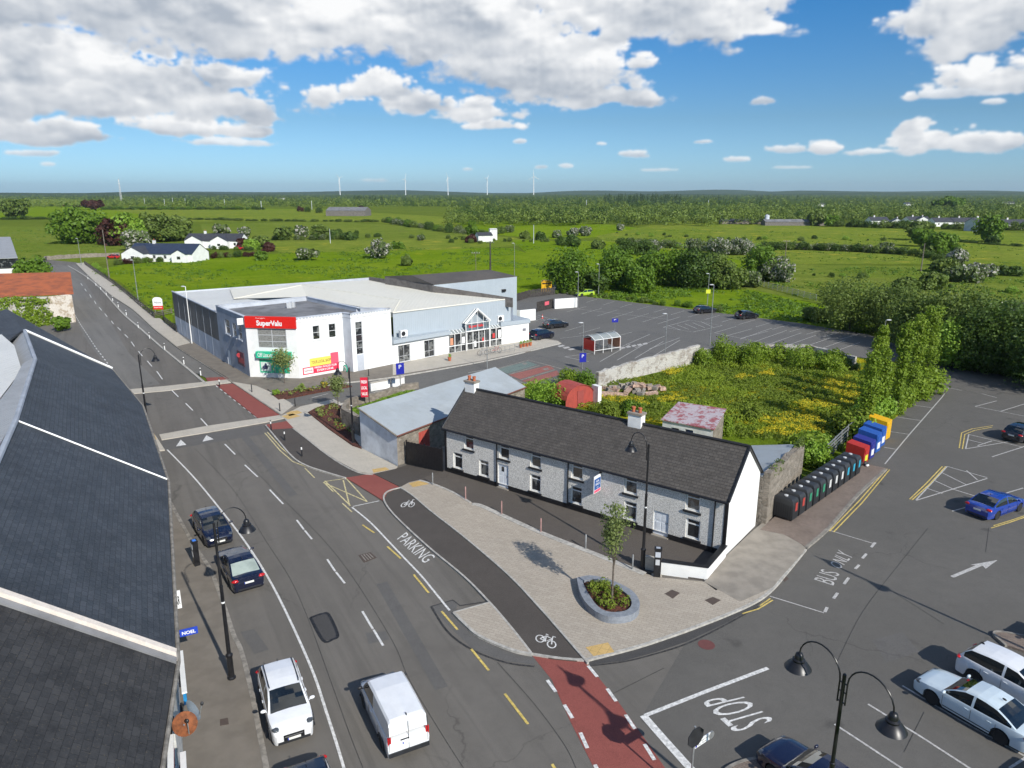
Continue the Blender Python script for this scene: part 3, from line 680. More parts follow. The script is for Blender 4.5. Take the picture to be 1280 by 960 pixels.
for ln in ([(1109,586),(1074,626),(1037,664)], [(1112,587),(1078,628),(1042,665)], [(1178,583),(1158,604),(1137,624)], [(1182,583),(1162,605),(1140,625)], [(1199,560),(1202,541),(1215,536),(1241,532)], [(1203,561),(1206,543),(1218,538),(1240,534)],
           [(1239,660),(1262,653),(1300,640)], [(1242,657),(1265,650),(1300,638)], [(928,767),(948,761),(966,750)], [(950,757),(963,748)]): YL.line(ln, .09)
for a, c in (((453,656),(468,666)),((484,683),(501,698)),((517,718),(536,741)),((552,764),(572,787)),((589,811),(611,838)),((631,867),(660,905)),((690,955),(710,985))): YL.line([a, c], .12)
PY = Marks(.018)
for ln in ([(331,541),(350,563),(366,577),(382,583),(404,590),(430,597)], [(334,540),(352,560),(368,574),(384,580),(406,587),(432,595)], [(381,585),(393,597)], [(405,603),(417,615)], [(428,629),(440,640)],
           [(404,603),(459,627)], [(431,596),(459,627)], [(405,602),(432,598)], [(429,600),(437,632)], [(406,601),(438,632)]): PY.line(ln, .10)
# shop car park bays
def bays(a0, a1, n, ln, W=WW):
    """n+1 short lines from a0 to a1 (px), each running by vector ln (px of its end at first and last)"""
    for i in range(n+1):
        t = i/n; p = (a0[0]+(a1[0]-a0[0])*t, a0[1]+(a1[1]-a0[1])*t); q = (ln[0][0]+(ln[1][0]-ln[0][0])*t, ln[0][1]+(ln[1][1]-ln[0][1])*t)
        W.line([p, q], .10)
SB = Marks(.016)
bays((746,374),(1075,417),15,((733,378),(1050,424)),SB)
bays((733,383),(850,396),6,((708,390),(822,405)),SB); SB.line([(720,386),(842,400)], .1)
bays((710,404),(790,415),4,((688,411),(760,423)),SB)
SB.line([(829,409),(866,415),(903,407),(862,400),(829,409)], .14)
for k in range(5): SB.line([(836+k*10,407.3-k*1.3),(851+k*10,412.6-k*1.0)], .12)
bays((965,410),(1075,428),6,((925,424),(1030,444)),SB); bays((920,408),(960,414),2,((893,416),(925,423)),SB); SB.line([(893,416),(1030,444)], .1)
bays((788,430),(850,425),3,((750,452),(815,446)),SB); bays((812,418),(850,422),2,((775,434),(812,436)),SB)
SB.line([(700,423),(757,416)], .1); SB.line([(668,398),(700,405)], .1); bays((652,392),(672,394),2,((672,401),(700,402)),SB)
for k in range(4): SB.poly([(690+k*6.5,430.5+k*2.0),(697+k*6.5,429+k*2.0),(700+k*6.5,430.5+k*2.0),(693+k*6.5,432+k*2.0)])
for k in range(5): SB.poly([(775+k*7,434.5-k*1.3),(780+k*7,433.3-k*1.3),(782+k*7,435-k*1.3),(777+k*7,436.2-k*1.3)])
for ln in ([(352,490),(372,495)], [(355,487),(395,483)], [(390,497),(410,492)], [(625,476),(640,471)], [(585,466),(612,461)], [(706,446),(748,440)], [(706,446),(736,452)]): SB.line(ln, .12)
W.poly([(226,549.5),(233,556),(220,558)]); W.poly([(258,544),(267,549),(253,552)])
# bicycle symbols
def bike_mark(m, o, ax, ay, k=1.0):
    O = g(*o, .07); X = (g(*ax, .07)-O); Y = (g(*ay, .07)-O)
    T = lambda x, y: O + X*x + Y*y
    for cx in (.2, .8): m.line([T(cx+.2*math.cos(t*math.pi/7), .3+.28*math.sin(t*math.pi/7)) for t in range(15)], .07, world=True)
    for ln in (((.2,.3),(.38,.72),(.7,.72),(.8,.3)), ((.38,.72),(.48,.3),(.7,.72)), ((.2,.3),(.48,.3)), ((.70,.72),(.68,.95),(.80,.95)), ((.32,.85),(.45,.85))): m.line([T(*q) for q in ln], .07, world=True)
BK = Marks(.075); bike_mark(BK, (668,800), (692,812), (676,787)) ; bike_mark(BK, (500,634), (516,634), (506,624))
BK.build('road_marking', M['white_paint'])
W.build('road_marking', M['white_paint']); WW.build('road_marking', M['worn_paint']); SB.build('road_marking', M['worn_paint']); YL.build('road_marking', M['yellow_paint']); PY.build('road_marking', M['pale_yellow_paint'])
# tar seams
S = Marks(.0125)
for ln in ([(243,560),(290,610),(335,680),(362,722),(383,768),(413,850),(440,925),(470,1000)], [(282,548),(340,610),(400,670),(440,720),(490,800),(512,850),(560,930),(600,990)], [(622,828),(668,880),(705,930),(720,960)],
           [(190,470),(224,498)], [(60,335),(75,340)], [(206,480),(180,450),(150,415)], [(255,484),(303,524)], [(1160,660),(1120,710),(1078,765),(1045,830)], [(1236,660),(1232,690)], [(1155,890),(1130,940)], [(830,835),(760,870)], [(1117,740),(1180,780)]): S.line(ln, .022, True)
S.line([(539,758),(560,790),(592,813),(632,828),(668,833)], .12, True); S.line([(738,832),(780,827),(820,817),(860,804),(905,782),(948,758)], .10, True)
S.line([(539,758),(566,750),(575,757),(608,752)], .1)
S2 = Marks(.0128); S2.line([(388,772),(403,767),(411,768.5),(422,793),(416,799),(404,800.5),(388,772)], .16, True)
S2.build('road_seam', plain('fresh_tar', (.018,.018,.019), .6, var=.5, scale=7))
for px_, mt_ in (([(622,461),(660,451.5),(672,456),(634,467)], 'bay_green'), ([(636,468.5),(686,456.5),(693,461),(650,474)], 'bay_red'), ([(652,476),(696,463),(700,468),(668,480)], 'bay_red')): sheet('painted_bay', px_, BAY[mt_], .012)
BW = Marks(.0165)
for ln in ([(614,463),(661,450),(702,461)], [(636,468),(674,457)], [(651,475),(694,462)], [(614,463),(665,483)]): BW.line(ln, .35)
BW.poly([(652,454),(657,453),(660,455),(655,456)]); BW.poly([(678,461),(684,459.5),(687,461.5),(681,463)]); BW.build('road_marking', M['kerb_old'])
S.build('road_seam', M['seal'])
# ================================================================ BUILDINGS
def ray(u, v):
    x = (u-640)/F; y = (480-v)/F
    return Vector((x, math.cos(TH)+y*math.sin(TH), -math.sin(TH)+y*math.cos(TH)))
def FR(p0, p1):
    u = (Vector(p1[:2])-Vector(p0[:2])).normalized(); return Vector(p0[:2]), u, Vector((u.y, -u.x)), (Vector(p1[:2])-Vector(p0[:2])).length
def onwall(fr, px, py):
    o, u, n, L = fr; d = ray(px, py); t = (o.x*n.x + o.y*n.y)/(d.x*n.x + d.y*n.y)
    q = d*t; return (Vector((q.x, q.y))-o).dot(u), q.z + HC
def wall(b, fr, z0, z1, holes=(), mi=0, depth=.16, s0=0, s1=None, mr=None):
    o, u, n, L = fr; s1 = L if s1 is None else s1; mr = mi if mr is None else mr
    c = lambda s, z, d=0: (o.x+u.x*s-n.x*d, o.y+u.y*s-n.y*d, z)
    S = sorted(set([s0, s1] + [x for h in holes for x in h[:2]])); Z = sorted(set([z0, z1] + [x for h in holes for x in h[2:4]]))
    for i in range(len(S)-1):
        for j in range(len(Z)-1):
            ms, mz = (S[i]+S[i+1])/2, (Z[j]+Z[j+1])/2
            if any(h[0] < ms < h[1] and h[2] < mz < h[3] for h in holes): continue
            b.quad(c(S[i],Z[j]), c(S[i+1],Z[j]), c(S[i+1],Z[j+1]), c(S[i],Z[j+1]), mi)
    for h in holes:
        a, e, l, t = h[:4]
        b.quad(c(a,l), c(a,t), c(a,t,depth), c(a,l,depth), mr); b.quad(c(e,l,depth), c(e,t,depth), c(e,t), c(e,l), mr)
        b.quad(c(a,t), c(e,t), c(e,t,depth), c(a,t,depth), mr); b.quad(c(a,l,depth), c(e,l,depth), c(e,l), c(a,l), mr)
def window(parent, fr, h, depth=.16, frame='white_frame', glass='glass', nx=1, ny=1, fw=.06, sill=None, top=None, name='window'):
    o, u, n, L = fr; a, e, l, t = h; b = MB(); D = -depth+.012
    b.obox(o, u, n, a+.004, a+fw, D, D+.06, l+.004, t-.004); b.obox(o, u, n, e-fw, e-.004, D, D+.06, l+.004, t-.004)
    b.obox(o, u, n, a+fw, e-fw, D, D+.06, l+.004, l+fw); b.obox(o, u, n, a+fw, e-fw, D, D+.06, t-fw, t-.004)
    for i in range(1, nx): s = a+(e-a)*i/nx; b.obox(o, u, n, s-fw*.4, s+fw*.4, D+.003, D+.055, l+fw, t-fw)
    for j in range(1, ny):
        z = (l+(t-l)*j/ny) if top is None else t-top
        b.obox(o, u, n, a+fw, e-fw, D+.006, D+.052, z-fw*.4, z+fw*.4)
    w = b.build(name, M[frame], parent)
    p = MB(); p.obox(o, u, n, a+fw*.6, e-fw*.6, D+.004, D+.022, l+fw*.6, t-fw*.6); p.build('pane', M[glass] if isinstance(glass, str) else glass, w)
    if sill: q = MB(); q.obox(o, u, n, a-.12, e+.12, -.01, .10, l-.13, l-.004); q.build('sill', M[sill], w)
    return w
def chimney(parent, c, u, w, d, z0, z1, pots=2, mat='render_white2'):
    n = Vector((u.y, -u.x)); b = MB(); o = Vector(c)-u*w/2
    b.obox(o, u, n, 0, w, -d/2, d/2, z0, z1); ch = b.build('chimney', M[mat], parent)
    k = MB(); k.obox(o, u, n, -.07, w+.07, -d/2-.07, d/2+.07, z1+.002, z1+.14); k.build('chimney_cap', M['slab_old'], ch)
    for i in range(pots):
        p = o + u*(w*(i+.5)/pots); q = MB(); q.lathe((p.x, p.y, z1+.142), [(.13,0),(.12,.25),(.15,.28),(.15,.36),(.10,.36)], 10); q.build('chimney_pot', M['terracotta'], ch, smooth=40)
    return ch
def downpipe(parent, fr, s, z0, z1, r=.045):
    o, u, n, L = fr; p = o+u*s+n*.07; b = MB(); b.tube([(p.x,p.y,z0),(p.x,p.y,z1)], r, 8); b.build('downpipe', M['black'], parent, smooth=40)
# ---------------------------------------------------------------- the long white house
def pebble():
    m, t, b = mk('pebble_dash', .95, spec=.2); p = t.pos(); f = t.noise(p, 16, 3, .75); g_ = t.noise(p, 1.2, 4, .6)
    c = t.mix(t.ramp(f, .36, .62), (.40,.385,.355), (.80,.78,.73)); c = t.mix(t.math('MULTIPLY', t.ramp(g_, .4, .7), .30), c, (.50,.48,.44))
    t.val(c, b.inputs['Base Color']); t.l.new(t.bump(f, .6, .015), b.inputs['Normal']); return m
def white_house():
    A = g(905, 697); B = g(557, 590); fr = FR(B, A); o, u, n, L = fr
    D = (g(954, 660)-A).length; bk = -n; EZ = 3.95; RZ = 6.45
    root = thing('house', V3(A.lerp(B, .5)), 'long two-storey pebble-dashed house with brown slate roof and bare white gable', 'house')
    RW = pebble()
    wins = [(565,579.5,566,586),(581,591,545,561.5),(597.5,612,574.5,595),(624.5,636,555,573),(664,675,564.5,583),(662,676,592.5,615),(714.5,728,577.5,597.5),(713,727.5,607,629),
            (781,796,596,620.5),(779.5,795.5,628,655),(857.5,874.5,617,642.5),(857,874,652,680)]
    H = []
    for x0, x1, y0, y1 in wins:
        xm = (x0+x1)/2; s, zt = onwall(fr, xm, y0); _, zb = onwall(fr, xm, y1); s0 = onwall(fr, x0, (y0+y1)/2)[0]; s1 = onwall(fr, x1, (y0+y1)/2)[0]
        H.append((s0, s1, max(zb, .55), min(zt, EZ-.12)))
    low = [h for h in H if h[2] < 1.9]; up = [h for h in H if h[2] >= 1.9]
    zl0 = sum(h[2] for h in low)/len(low); zl1 = sum(h[3] for h in low)/len(low); zu0 = sum(h[2] for h in up)/len(up); zu1 = min(EZ-.1, sum(h[3] for h in up)/len(up))
    H = [((h[0]+h[1])/2-.48, (h[0]+h[1])/2+.48, *((zl0, zl1) if h in low else (zu0, zu1))) for h in H]
    doors = []
    for x0, x1, y0, y1 in ((622.5,635.5,580,612),(816,835.5,640,676)):
        s0 = onwall(fr, x0, (y0+y1)/2)[0]; s1 = onwall(fr, x1, (y0+y1)/2)[0]; zt = onwall(fr, (x0+x1)/2, y0)[1]; doors.append((s0, s1, .16, min(zt, 2.05)))
    b = MB(); wall(b, fr, .45, EZ, [(*h[:2], h[2], h[3]) for h in H] + [(d[0], d[1], .45, d[3]) for d in doors], 0, .17)
    A2 = A+bk*D; B2 = B+bk*D; mid = lambda p: (p+bk*D/2)
    # gables and rear
    b.add([V3(A,-.05), V3(A2,-.05), V3(A2,EZ), V3(mid(A),RZ-.05), V3(A,EZ)], [(0,1,2,3,4)], 1)
    b.add([V3(B2,-.05), V3(B,-.05), V3(B,EZ), V3(mid(B),RZ-.05), V3(B2,EZ)], [(0,1,2,3,4)], 1)
    b.quad(V3(A2,-.05), V3(B2,-.05), V3(B2,EZ), V3(A2,EZ), 1)
    b.build('wall', [RW, M['render_white']], root)
    p = MB()
    segs = [0]; 
    for d in sorted(doors): segs += [d[0]-.0, d[1]+.0]
    segs.append(L)
    for i in range(0, len(segs), 2): p.obox(o, u, n, segs[i], segs[i+1], -.16, .035, -.04, .46)
    p.obox(o, u, n, -.01, .20, -.1, .025, .46, EZ-.02); p.obox(o, u, n, L-.20, L+.012, -.1, .025, .46, EZ-.02)
    p.build('plinth', M['black'], root)
    for h in H: window(root, fr, h, .17, ny=2, top=.36, sill='dark_sill', fw=.10)
    for i, d in enumerate(doors):
        q = MB(); q.obox(o, u, n, d[0]+.002, d[1]-.002, -.15, -.09, d[2], d[3]-.003)
        for a_, b_, c_, e_ in ((.14,.46,.15,.9),(.54,.86,.15,.9),(.14,.46,1.05,1.72),(.54,.86,1.05,1.72)):
            w_ = d[1]-d[0]; q.obox(o, u, n, d[0]+w_*a_, d[0]+w_*b_, -.09, -.075, d[2]+c_, d[2]+e_)
        dr = q.build('door', colr('door_white', (.76,.79,.82), .35), root)
        k = MB(); k.obox(o, u, n, d[1]-.16, d[1]-.08, -.075, -.03, 1.1, 1.16); k.build('handle', M['steel'], dr)
        if i == 0: k = MB(); k.obox(o, u, n, d[0]+.3, d[0]+.55, -.075, -.07, 1.45, 1.85); k.build('pane', M['glass'], dr)
        k = MB(); k.obox(o, u, n, d[0]-.05, d[1]+.05, -.3, .18, -.03, .16); k.build('doorstep', M['slab_old'], dr)
    # roof
    r = MB(); ov = .22; e0 = EZ-.10; sl = (RZ-EZ)/(D/2); E1, E2 = o-u*.06+n*ov, o+u*(L+.07)+n*ov
    R1, R2 = o-u*.06-n*(D/2), o+u*(L+.07)-n*(D/2); K1, K2 = o-u*.06-n*(D+ov), o+u*(L+.07)-n*(D+ov)
    e = EZ-ov*sl
    r.slab([V3(E1,e+.08), V3(E2,e+.08), V3(R2,RZ+.08), V3(R1,RZ+.08)], .09)
    r.slab([V3(K2,e+.08), V3(K1,e+.08), V3(R1,RZ+.08), V3(R2,RZ+.08)], .09)
    rf = r.build('roof', M['slate2'], root)
    k = MB(); k.tube([V3(R1,RZ+.10), V3(R2,RZ+.10)], .11, 8); k.build('ridge_tiles', M['dark_sill'], rf)
    k = MB()
    for s_ in (-.075, L+.085):
        q0 = o+u*s_
        k.tube([V3(q0+n*ov,e+.09), V3(q0-n*(D/2),RZ+.10)], .09, 6); k.tube([V3(q0-n*(D+ov),e+.09), V3(q0-n*(D/2),RZ+.10)], .09, 6)
    k.build('verge', M['black'], rf)
    k = MB(); k.tube([V3(E1+n*.05,e-.01), V3(E2+n*.05,e-.01)], .075, 8); k.build('gutter', M['black'], rf, smooth=40)
    for px in (621.5, 710.5, 892.5): 
        s = onwall(fr, px, 560 + (px-600)*.33)[0]; downpipe(root, fr, s, .3, e+.02)
    s1 = onwall(fr, 590, 520)[0]
    chimney(root, o+u*.55-n*(D/2), u, 1.0, .62, RZ-.55, RZ+.62, 2)
    # find middle chimney position on the ridge
    best = min((abs(proj(V3(o+u*s-n*(D/2), RZ))[0]-796), s) for s in [i*.1 for i in range(int(L*10))])[1]
    chimney(root, o+u*best-n*(D/2), u, 1.0, .62, RZ-.55, RZ+.72, 2)
    # sign hung on the wall
    s, zt = onwall(fr, 752, 598); zt = 3.55
    t = thing('estate_agent_sign', V3(o+u*s+n*.1, 2.2), 'blue estate agent board with pink foot fixed out from the pebble-dashed wall', 'sign')
    q = o+u*s; b = MB(); b.obox(q, n, -u, .12, 1.02, -.02, .02, 2.25, 3.5, 0); b.build('board', M['white'], t)
    for sd in (1, -1):
        f = lambda a, c, z0, z1, d0, d1, mat, nm: MB().obox(q, n, -u, a, c, d0*sd if sd > 0 else -d1, d1*sd if sd > 0 else -d0, z0, z1).build(nm, mat, t)
        f(.16, .98, 2.50, 3.28, .021, .026, colr('sign_blue', (.02,.09,.30)), 'blue_panel'); f(.16, .98, 2.28, 2.47, .021, .026, colr('sign_pink', (.75,.10,.18)), 'pink_panel')
    b = MB()
    for sd, uu in ((1, n), (-1, -n)):
        bx = q + (n*.16 if sd > 0 else n*.98) - u*.03*sd
        for tx, z, w_, h_ in (('FOR', 3.02, .38, .13), ('SALE', 2.80, .52, .15), ('Tel.', 2.60, .26, .08)):
            put_text(b, tx, V3(bx + uu*(.41-w_/2), z), V3(uu), (0, 0, 1), w_, h_, bold=.02)
    b.build('lettering', M['white'], t)
    b = MB(); b.obox(q, n, -u, -.05, .30, -.03, .03, 3.5, 3.62); b.build('bracket', M['black'], t)
    return fr, D
WH, WHD = white_house()
# low white boundary wall of the house yard
def coped_wall(name, pts, z0, z1, t, wm, cm, label, cat='wall', cop=.06, loc=None, cz=.07):
    P = [Vector(p) for p in pts]; root = thing(name, V3(P[0]), label, cat); A, B = offset(P, t/2, -t/2); b = MB()
    z1 = z1 if isinstance(z1, (list, tuple)) else [z1]*len(P)
    for i in range(len(P)-1):
        b.add([V3(A[i],z0),V3(B[i],z0),V3(B[i+1],z0),V3(A[i+1],z0),V3(A[i],z1[i]),V3(B[i],z1[i]),V3(B[i+1],z1[i+1]),V3(A[i+1],z1[i+1])], [(3,2,1,0),(4,5,6,7),(0,1,5,4),(1,2,6,5),(2,3,7,6),(3,0,4,7)])
    b.build('wall_body', wm, root)
    if cm:
        A, B = offset(P, t/2+cop, -t/2-cop); b = MB()
        for i in range(len(P)-1):
            b.add([V3(A[i],z1[i]+.003),V3(B[i],z1[i]+.003),V3(B[i+1],z1[i+1]+.003),V3(A[i+1],z1[i+1]+.003),V3(A[i],z1[i]+cz),V3(B[i],z1[i]+cz),V3(B[i+1],z1[i+1]+cz),V3(A[i+1],z1[i+1]+cz)], [(3,2,1,0),(4,5,6,7),(0,1,5,4),(1,2,6,5),(2,3,7,6),(3,0,4,7)])
        b.build('coping', cm, root)
    return root
w0 = g(905, 697); c0 = g(882, 725); c1 = g(826, 717)
coped_wall('boundary_wall', [w0 + (c0-w0)*.02, c0, c1], 0, .85, .24, M['render_white'], M['black'], 'low white yard wall with black coping at the corner of the house')
coped_wall('utility_wall', [c1+Vector((-.15,.1)), c1+Vector((-.85,.45))], 0, .95, .22, M['concrete'], None, 'short grey concrete wall stub beside the parking meter')
# ---------------------------------------------------------------- long pale shed beside the house
def long_shed():
    a = g(452, 561); c = g(497.5, 582.5); n_ = P3(620, 460, 3.9); f_ = P3(656, 484, 2.7)
    root = thing('long_shed', V3(a), 'long low whitewashed shed with pale sheet roof beside the black gate', 'shed')
    za, zc, zn, zf = 3.7, 2.65, 3.9, 2.7; n2 = Vector((n_.x, n_.y)); f2 = Vector((f_.x, f_.y))
    b = MB(); b.poly([V3(a,-.05), V3(c,-.05), V3(c,zc), V3(a,za)], 0)
    b.poly([V3(c,-.05), V3(f2,-.05), V3(f2,zf), V3(c,zc)], 1); b.poly([V3(f2,-.05), V3(n2,-.05), V3(n2,zn), V3(f2,zf)], 0); b.poly([V3(n2,-.05), V3(a,-.05), V3(a,za), V3(n2,zn)], 0)
    b.build('wall', [M['shed_wall'], M['stone']], root)
    u = (c-a).normalized(); v = (f2-c).normalized()
    r = MB(); r.slab([V3(a-u*.1-v*.12,za+.10), V3(c+u*.15-v*.12,zc+.08), V3(f2+u*.15,zf+.08), V3(n2-u*.1,zn+.10)], .09)
    rf = r.build('roof', M['shed_roof'], root)
    k = MB(); k.tube([V3(c+u*.2-v*.1,zc+.02), V3(f2+u*.2,zf+.02)], .07, 6); k.build('gutter', colr('rusty', (.16,.06,.04), .8), rf)
    k = MB(); k.tube([V3(a-u*.1-v*.15,za+.09), V3(c+u*.15-v*.15,zc+.07)], .075, 6); k.build('edge_tiles', M['stone'], rf)
    fr = FR(c, f2); q = MB(); q.obox(*fr[:3], 2.6, 3.9, .0, .05, 0, 2.2); q.build('door', M['red_sheet'], root)
long_shed()
def gate():
    a = g(509, 581); c = g(553, 591); fr = FR(a, c); o, u, n, L = fr
    root = thing('yard_gate', V3(a), 'tall black boarded gate between pale shed and white house', 'gate')
    b = MB(); k = int(L/.16)
    for i in range(k): b.obox(o, u, n, L*i/k+.006, L*(i+1)/k-.006, -.02, .02, .08, 2.05+.03*(i % 2))
    b.build('boards', M['black'], root)
    b = MB()
    for z in (.4, 1.6): b.obox(o, u, n, 0, L, -.07, -.022, z, z+.1)
    b.build('rail', M['black'], root)
    for s in (-.06, L/2, L-.04): q = MB(); q.obox(o, u, n, s-.05, s+.05, -.12, -.03, 0, 2.15); q.build('gate_post', M['black'], root)
gate()
# ---------------------------------------------------------------- supermarket
def market():
    P1 = g(221, 415); P2 = g(277, 451); P3_ = g(313, 472); P4 = g(375, 474); P5 = g(432, 464); P6 = g(442, 466); P7 = g(491, 456); P8 = g(561, 442.5); P9 = g(627, 431.5)
    root = thing('supermarket', V3(P4), 'large white supermarket with red fascia, cream roofs and glazed entrance porch', 'supermarket')
    # office block: P2 P3 P4 P5, rear corner
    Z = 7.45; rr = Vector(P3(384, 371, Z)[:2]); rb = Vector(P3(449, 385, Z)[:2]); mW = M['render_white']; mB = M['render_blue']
    b = MB()
    fl = FR(P2, P3_); f1 = FR(P3_, P4); f2 = FR(P4, P5); f3 = FR(P6, P7)
    def hole(fr, x0, x1, y0, y1):
        xm, ym = (x0+x1)/2, (y0+y1)/2; return (onwall(fr, x0, ym)[0], onwall(fr, x1, ym)[0], onwall(fr, xm, y1)[1], onwall(fr, xm, y0)[1])
    hl = [hole(fl, 281.5, 287, 400, 417), hole(fl, 291, 295, 404, 421), hole(fl, 298, 302, 407, 424)]
    hd = hole(fl, 284.5, 288, 436, 456.5); hd = (hd[0], hd[1], 0, 2.1)
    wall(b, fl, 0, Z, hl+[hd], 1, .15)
    hw = hole(f1, 322, 358, 411, 435); hg = hole(f1, 324, 362, 449, 467); wall(b, f1, 0, Z, [hw, hg], 0, .12)
    h2 = [hole(f2, 391, 400, 407, 424.5), hole(f2, 411, 420, 404.5, 422)]; wall(b, f2, 0, Z, h2, 0, .15)
    # recess and right block
    wall(b, FR(P5, P6), 0, Z-.15, (), 2); h3 = [hole(f3, 445, 453.5, 402, 443)]; wall(b, f3, 0, Z, h3, 0, .15)
    rA = P2; 
    wall(b, FR(P7, rb), 0, Z, (), 0); wall(b, FR(rb, rr), 0, Z, (), 2); wall(b, FR(rr, P2), 0, Z, (), 2)
    # flat roof sunk behind the parapet
    loop = [P2, P3_, P4, P5, P6, P7, rb, rr]
    b.prism([p for p in loop], Z-.55, Z-.5, 3, bottom=False)
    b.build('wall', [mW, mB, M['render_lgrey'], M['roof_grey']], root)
    # parapet capping
    k = MB(); cp = loop+[P2]
    cen = sum(loop, Vector((0, 0)))/len(loop)
    for i in range(len(cp)-1):
        f = FR(cp[i], cp[i+1]); k.obox(*f[:3], -.02, f[3]+.02, -.34, .06, Z+.003, Z+.09); 
        k.obox(*f[:3], .25, f[3]-.25, -.30, -.002, Z-.5, Z, 1)
    k.build('parapet', [M['render_lgrey'], M['render_lgrey']], root)
    k = MB()
    for f in (f1, f2, f3):
        for i in range(int(f[3]/.42)): k.obox(*f[:3], .1+i*.42, .3+i*.42, .003, .10, Z-.14, Z-.02)
    k.build('dentils', M['render_lgrey'], root)
    for h in hl: window(root, fl, h, .15, ny=2, sill='render_lgrey')
    o, u, n, L = fl; q = MB(); q.obox(o, u, n, hd[0], hd[1], -.14, -.08, 0, hd[3]-.01); q.build('door', colr('pale_door', (.72,.76,.78)), root)
    window(root, f1, hw, .12, ny=3, nx=2, glass='curtain_glass', frame='grey_frame', fw=.08)
    window(root, f1, hg, .12, nx=2, frame='grey_frame', glass=colr('green_poster', (.04,.50,.28), .25), fw=.06)
    # poster pieces in the shop window
    o, u, n, L = f1
    q = MB(); q.obox(o, u, n, hg[0]+.2, hg[0]+1.5, -.07, -.06, hg[2]+.25, hg[3]-.4); po = q.build('window_poster', colr('poster_pale', (.62,.72,.66), .3), root)
    q = MB(); q.ell((*(o+u*(hg[0]+.85)-n*.055), hg[2]+.75), .45, .03, .28); q.ell((*(o+u*(hg[0]+.85)-n*.055), hg[2]+1.1), .16, .03, .18); q.build('poster_picture', colr('poster_dark', (.05,.06,.12), .3), po)
    # green awning sign
    aw = hole(f1, 322, 365, 439, 447); q = MB(); q.obox(o, u, n, aw[0], aw[1], 0, .5, aw[2], aw[3]); g_ = q.build('shop_sign', colr('green_sign', (.02,.48,.27), .35), root)
    q = MB(); put_text(q, 'Off Licence', V3(o+u*(aw[0]+.25)+n*.506, aw[2]+.14), V3(u), (0, 0, 1), 1.9, aw[3]-aw[2]-.26, bold=.015); q.build('lettering', M['white'], g_)
    for h in h2: window(root, f2, h, .15, ny=2, sill='render_white', glass='glass')
    window(root, f3, h3[0], .15, ny=5, nx=1, glass='glass', frame='grey_frame')
    o3, u3, n3, L3 = f3; h = h3[0]; q = MB(); q.obox(o3, u3, n3, h[0], h[1], .004, .03, .05, h[2]-.03); q.build('panel', M['render_lgrey'], root)
    # red fascia sign
    fs = hole(f1, 307, 372, 398, 410); q = MB(); q.obox(o, u, n, .05, L+.1, .0, .22, fs[2], fs[3]+.25, 0); rs_ = q.build('shop_sign', colr('fascia_red', (.66,.018,.012), .35), root)
    q = MB(); hh = fs[3]+.25-fs[2]
    put_text(q, 'SuperValu', V3(o+u*(L*.24)+n*.226, fs[2]+.10), V3(u), (0, 0, 1), L*.50, hh*.60, bold=.035); put_text(q, 'Corrigan\'s', V3(o+u*(L*.23)+n*.226, fs[2]+hh*.77), V3(u), (0, 0, 1), L*.19, hh*.14); q.build('lettering', M['white'], rs_)
    # pink and yellow banner on the second front
    o, u, n, L = f2
    bn = hole(f2, 378, 424, 453, 465); sl = .0; s0, s1 = onwall(f2, 378.5, 464)[0], onwall(f2, 423.5, 455)[0]
    z00 = onwall(f2, 378.5, 469)[1]; z01 = onwall(f2, 378.5, 460)[1]
    q = MB(); q.obox(o, u, n, s0, s1, .0, .04, z00, z01); bp = q.build('banner', colr('banner_pink', (.72,.035,.085), .4), root)
    q = MB(); q.obox(o, u, n, s0+(s1-s0)*.2, s1-.05, .0, .03, z01+.004, z01+1.0); q.build('banner_strip', colr('banner_yellow', (.78,.74,.12), .4), bp)
    q = MB(); q.obox(o, u, n, s1-(s1-s0)*.22, s1, .0, .045, z01+.004, z01+1.35); q.build('banner_end', colr('banner_pink2', (.74,.10,.16), .4), bp)
    q = MB(); q.obox(o, u, n, s0+.12, s0+1.35, .041, .046, z00+.12, z01-.12); put_text(q, 'FRESH FOOD FOR', V3(o+u*(s0+1.55)+n*.046, z00+.55), V3(u), (0, 0, 1), 3.0, .26, bold=.02); put_text(q, 'EVERYONE', V3(o+u*(s0+1.85)+n*.046, z00+.17), V3(u), (0, 0, 1), 2.2, .26, bold=.02); q.build('lettering', M['white'], bp)
    q = MB(); put_text(q, 'YOUR LOCAL SHOP', V3(o+u*(s0+(s1-s0)*.2+.2)+n*.034, z01+.3), V3(u), (0, 0, 1), 2.6, .4, bold=.02); put_text(q, 'SuperValu', V3(o+u*(s0+.2)+n*.049, z00+.3), V3(u), (0, 0, 1), 1.05, .3, bold=.02); q.build('lettering', colr('lettering_dark', (.30,.05,.05)), bp)
    # side poster (dark, on the shaded wall)
    ol, ul, nl, Ll = fl; hp = hole(fl, 297.5, 305.5, 440, 456); q = MB(); q.obox(ol, ul, nl, hp[0], hp[1], 0, .06, hp[2], hp[3]); sp = q.build('wall_poster', colr('poster_maroon', (.12,.05,.07)), root)
    q = MB(); q.obox(ol, ul, nl, hp[0]+.4, hp[1]-.3, .062, .07, hp[2]+.3, hp[2]+1.0); q.ell((*(ol+ul*(hp[0]+1.0)+nl*.07), hp[3]-.5), .4, .02, .3); q.build('poster_picture', colr('poster_red', (.45,.05,.06)), sp)
    # small shop sign projecting at the corner
    q = MB(); q.obox(P3_-u*0, nl, ul, .05, .8, -.5, -.42, Z-.9, Z-.1); q.build('projecting_sign', M['white'], root)
    # roof plant
    for px in ((362, 385), (366, 384)):
        p = P3(px[0], px[1], Z-.5); q = MB(); q.box(p.x-.3, p.x+.3, p.y-.25, p.y+.25, Z-.5, Z+.2, 0); q.lathe((p.x, p.y, Z+.2), [(.2,0),(.2,.08)], 12); q.build('roof_fan', M['grey_frame'], root)
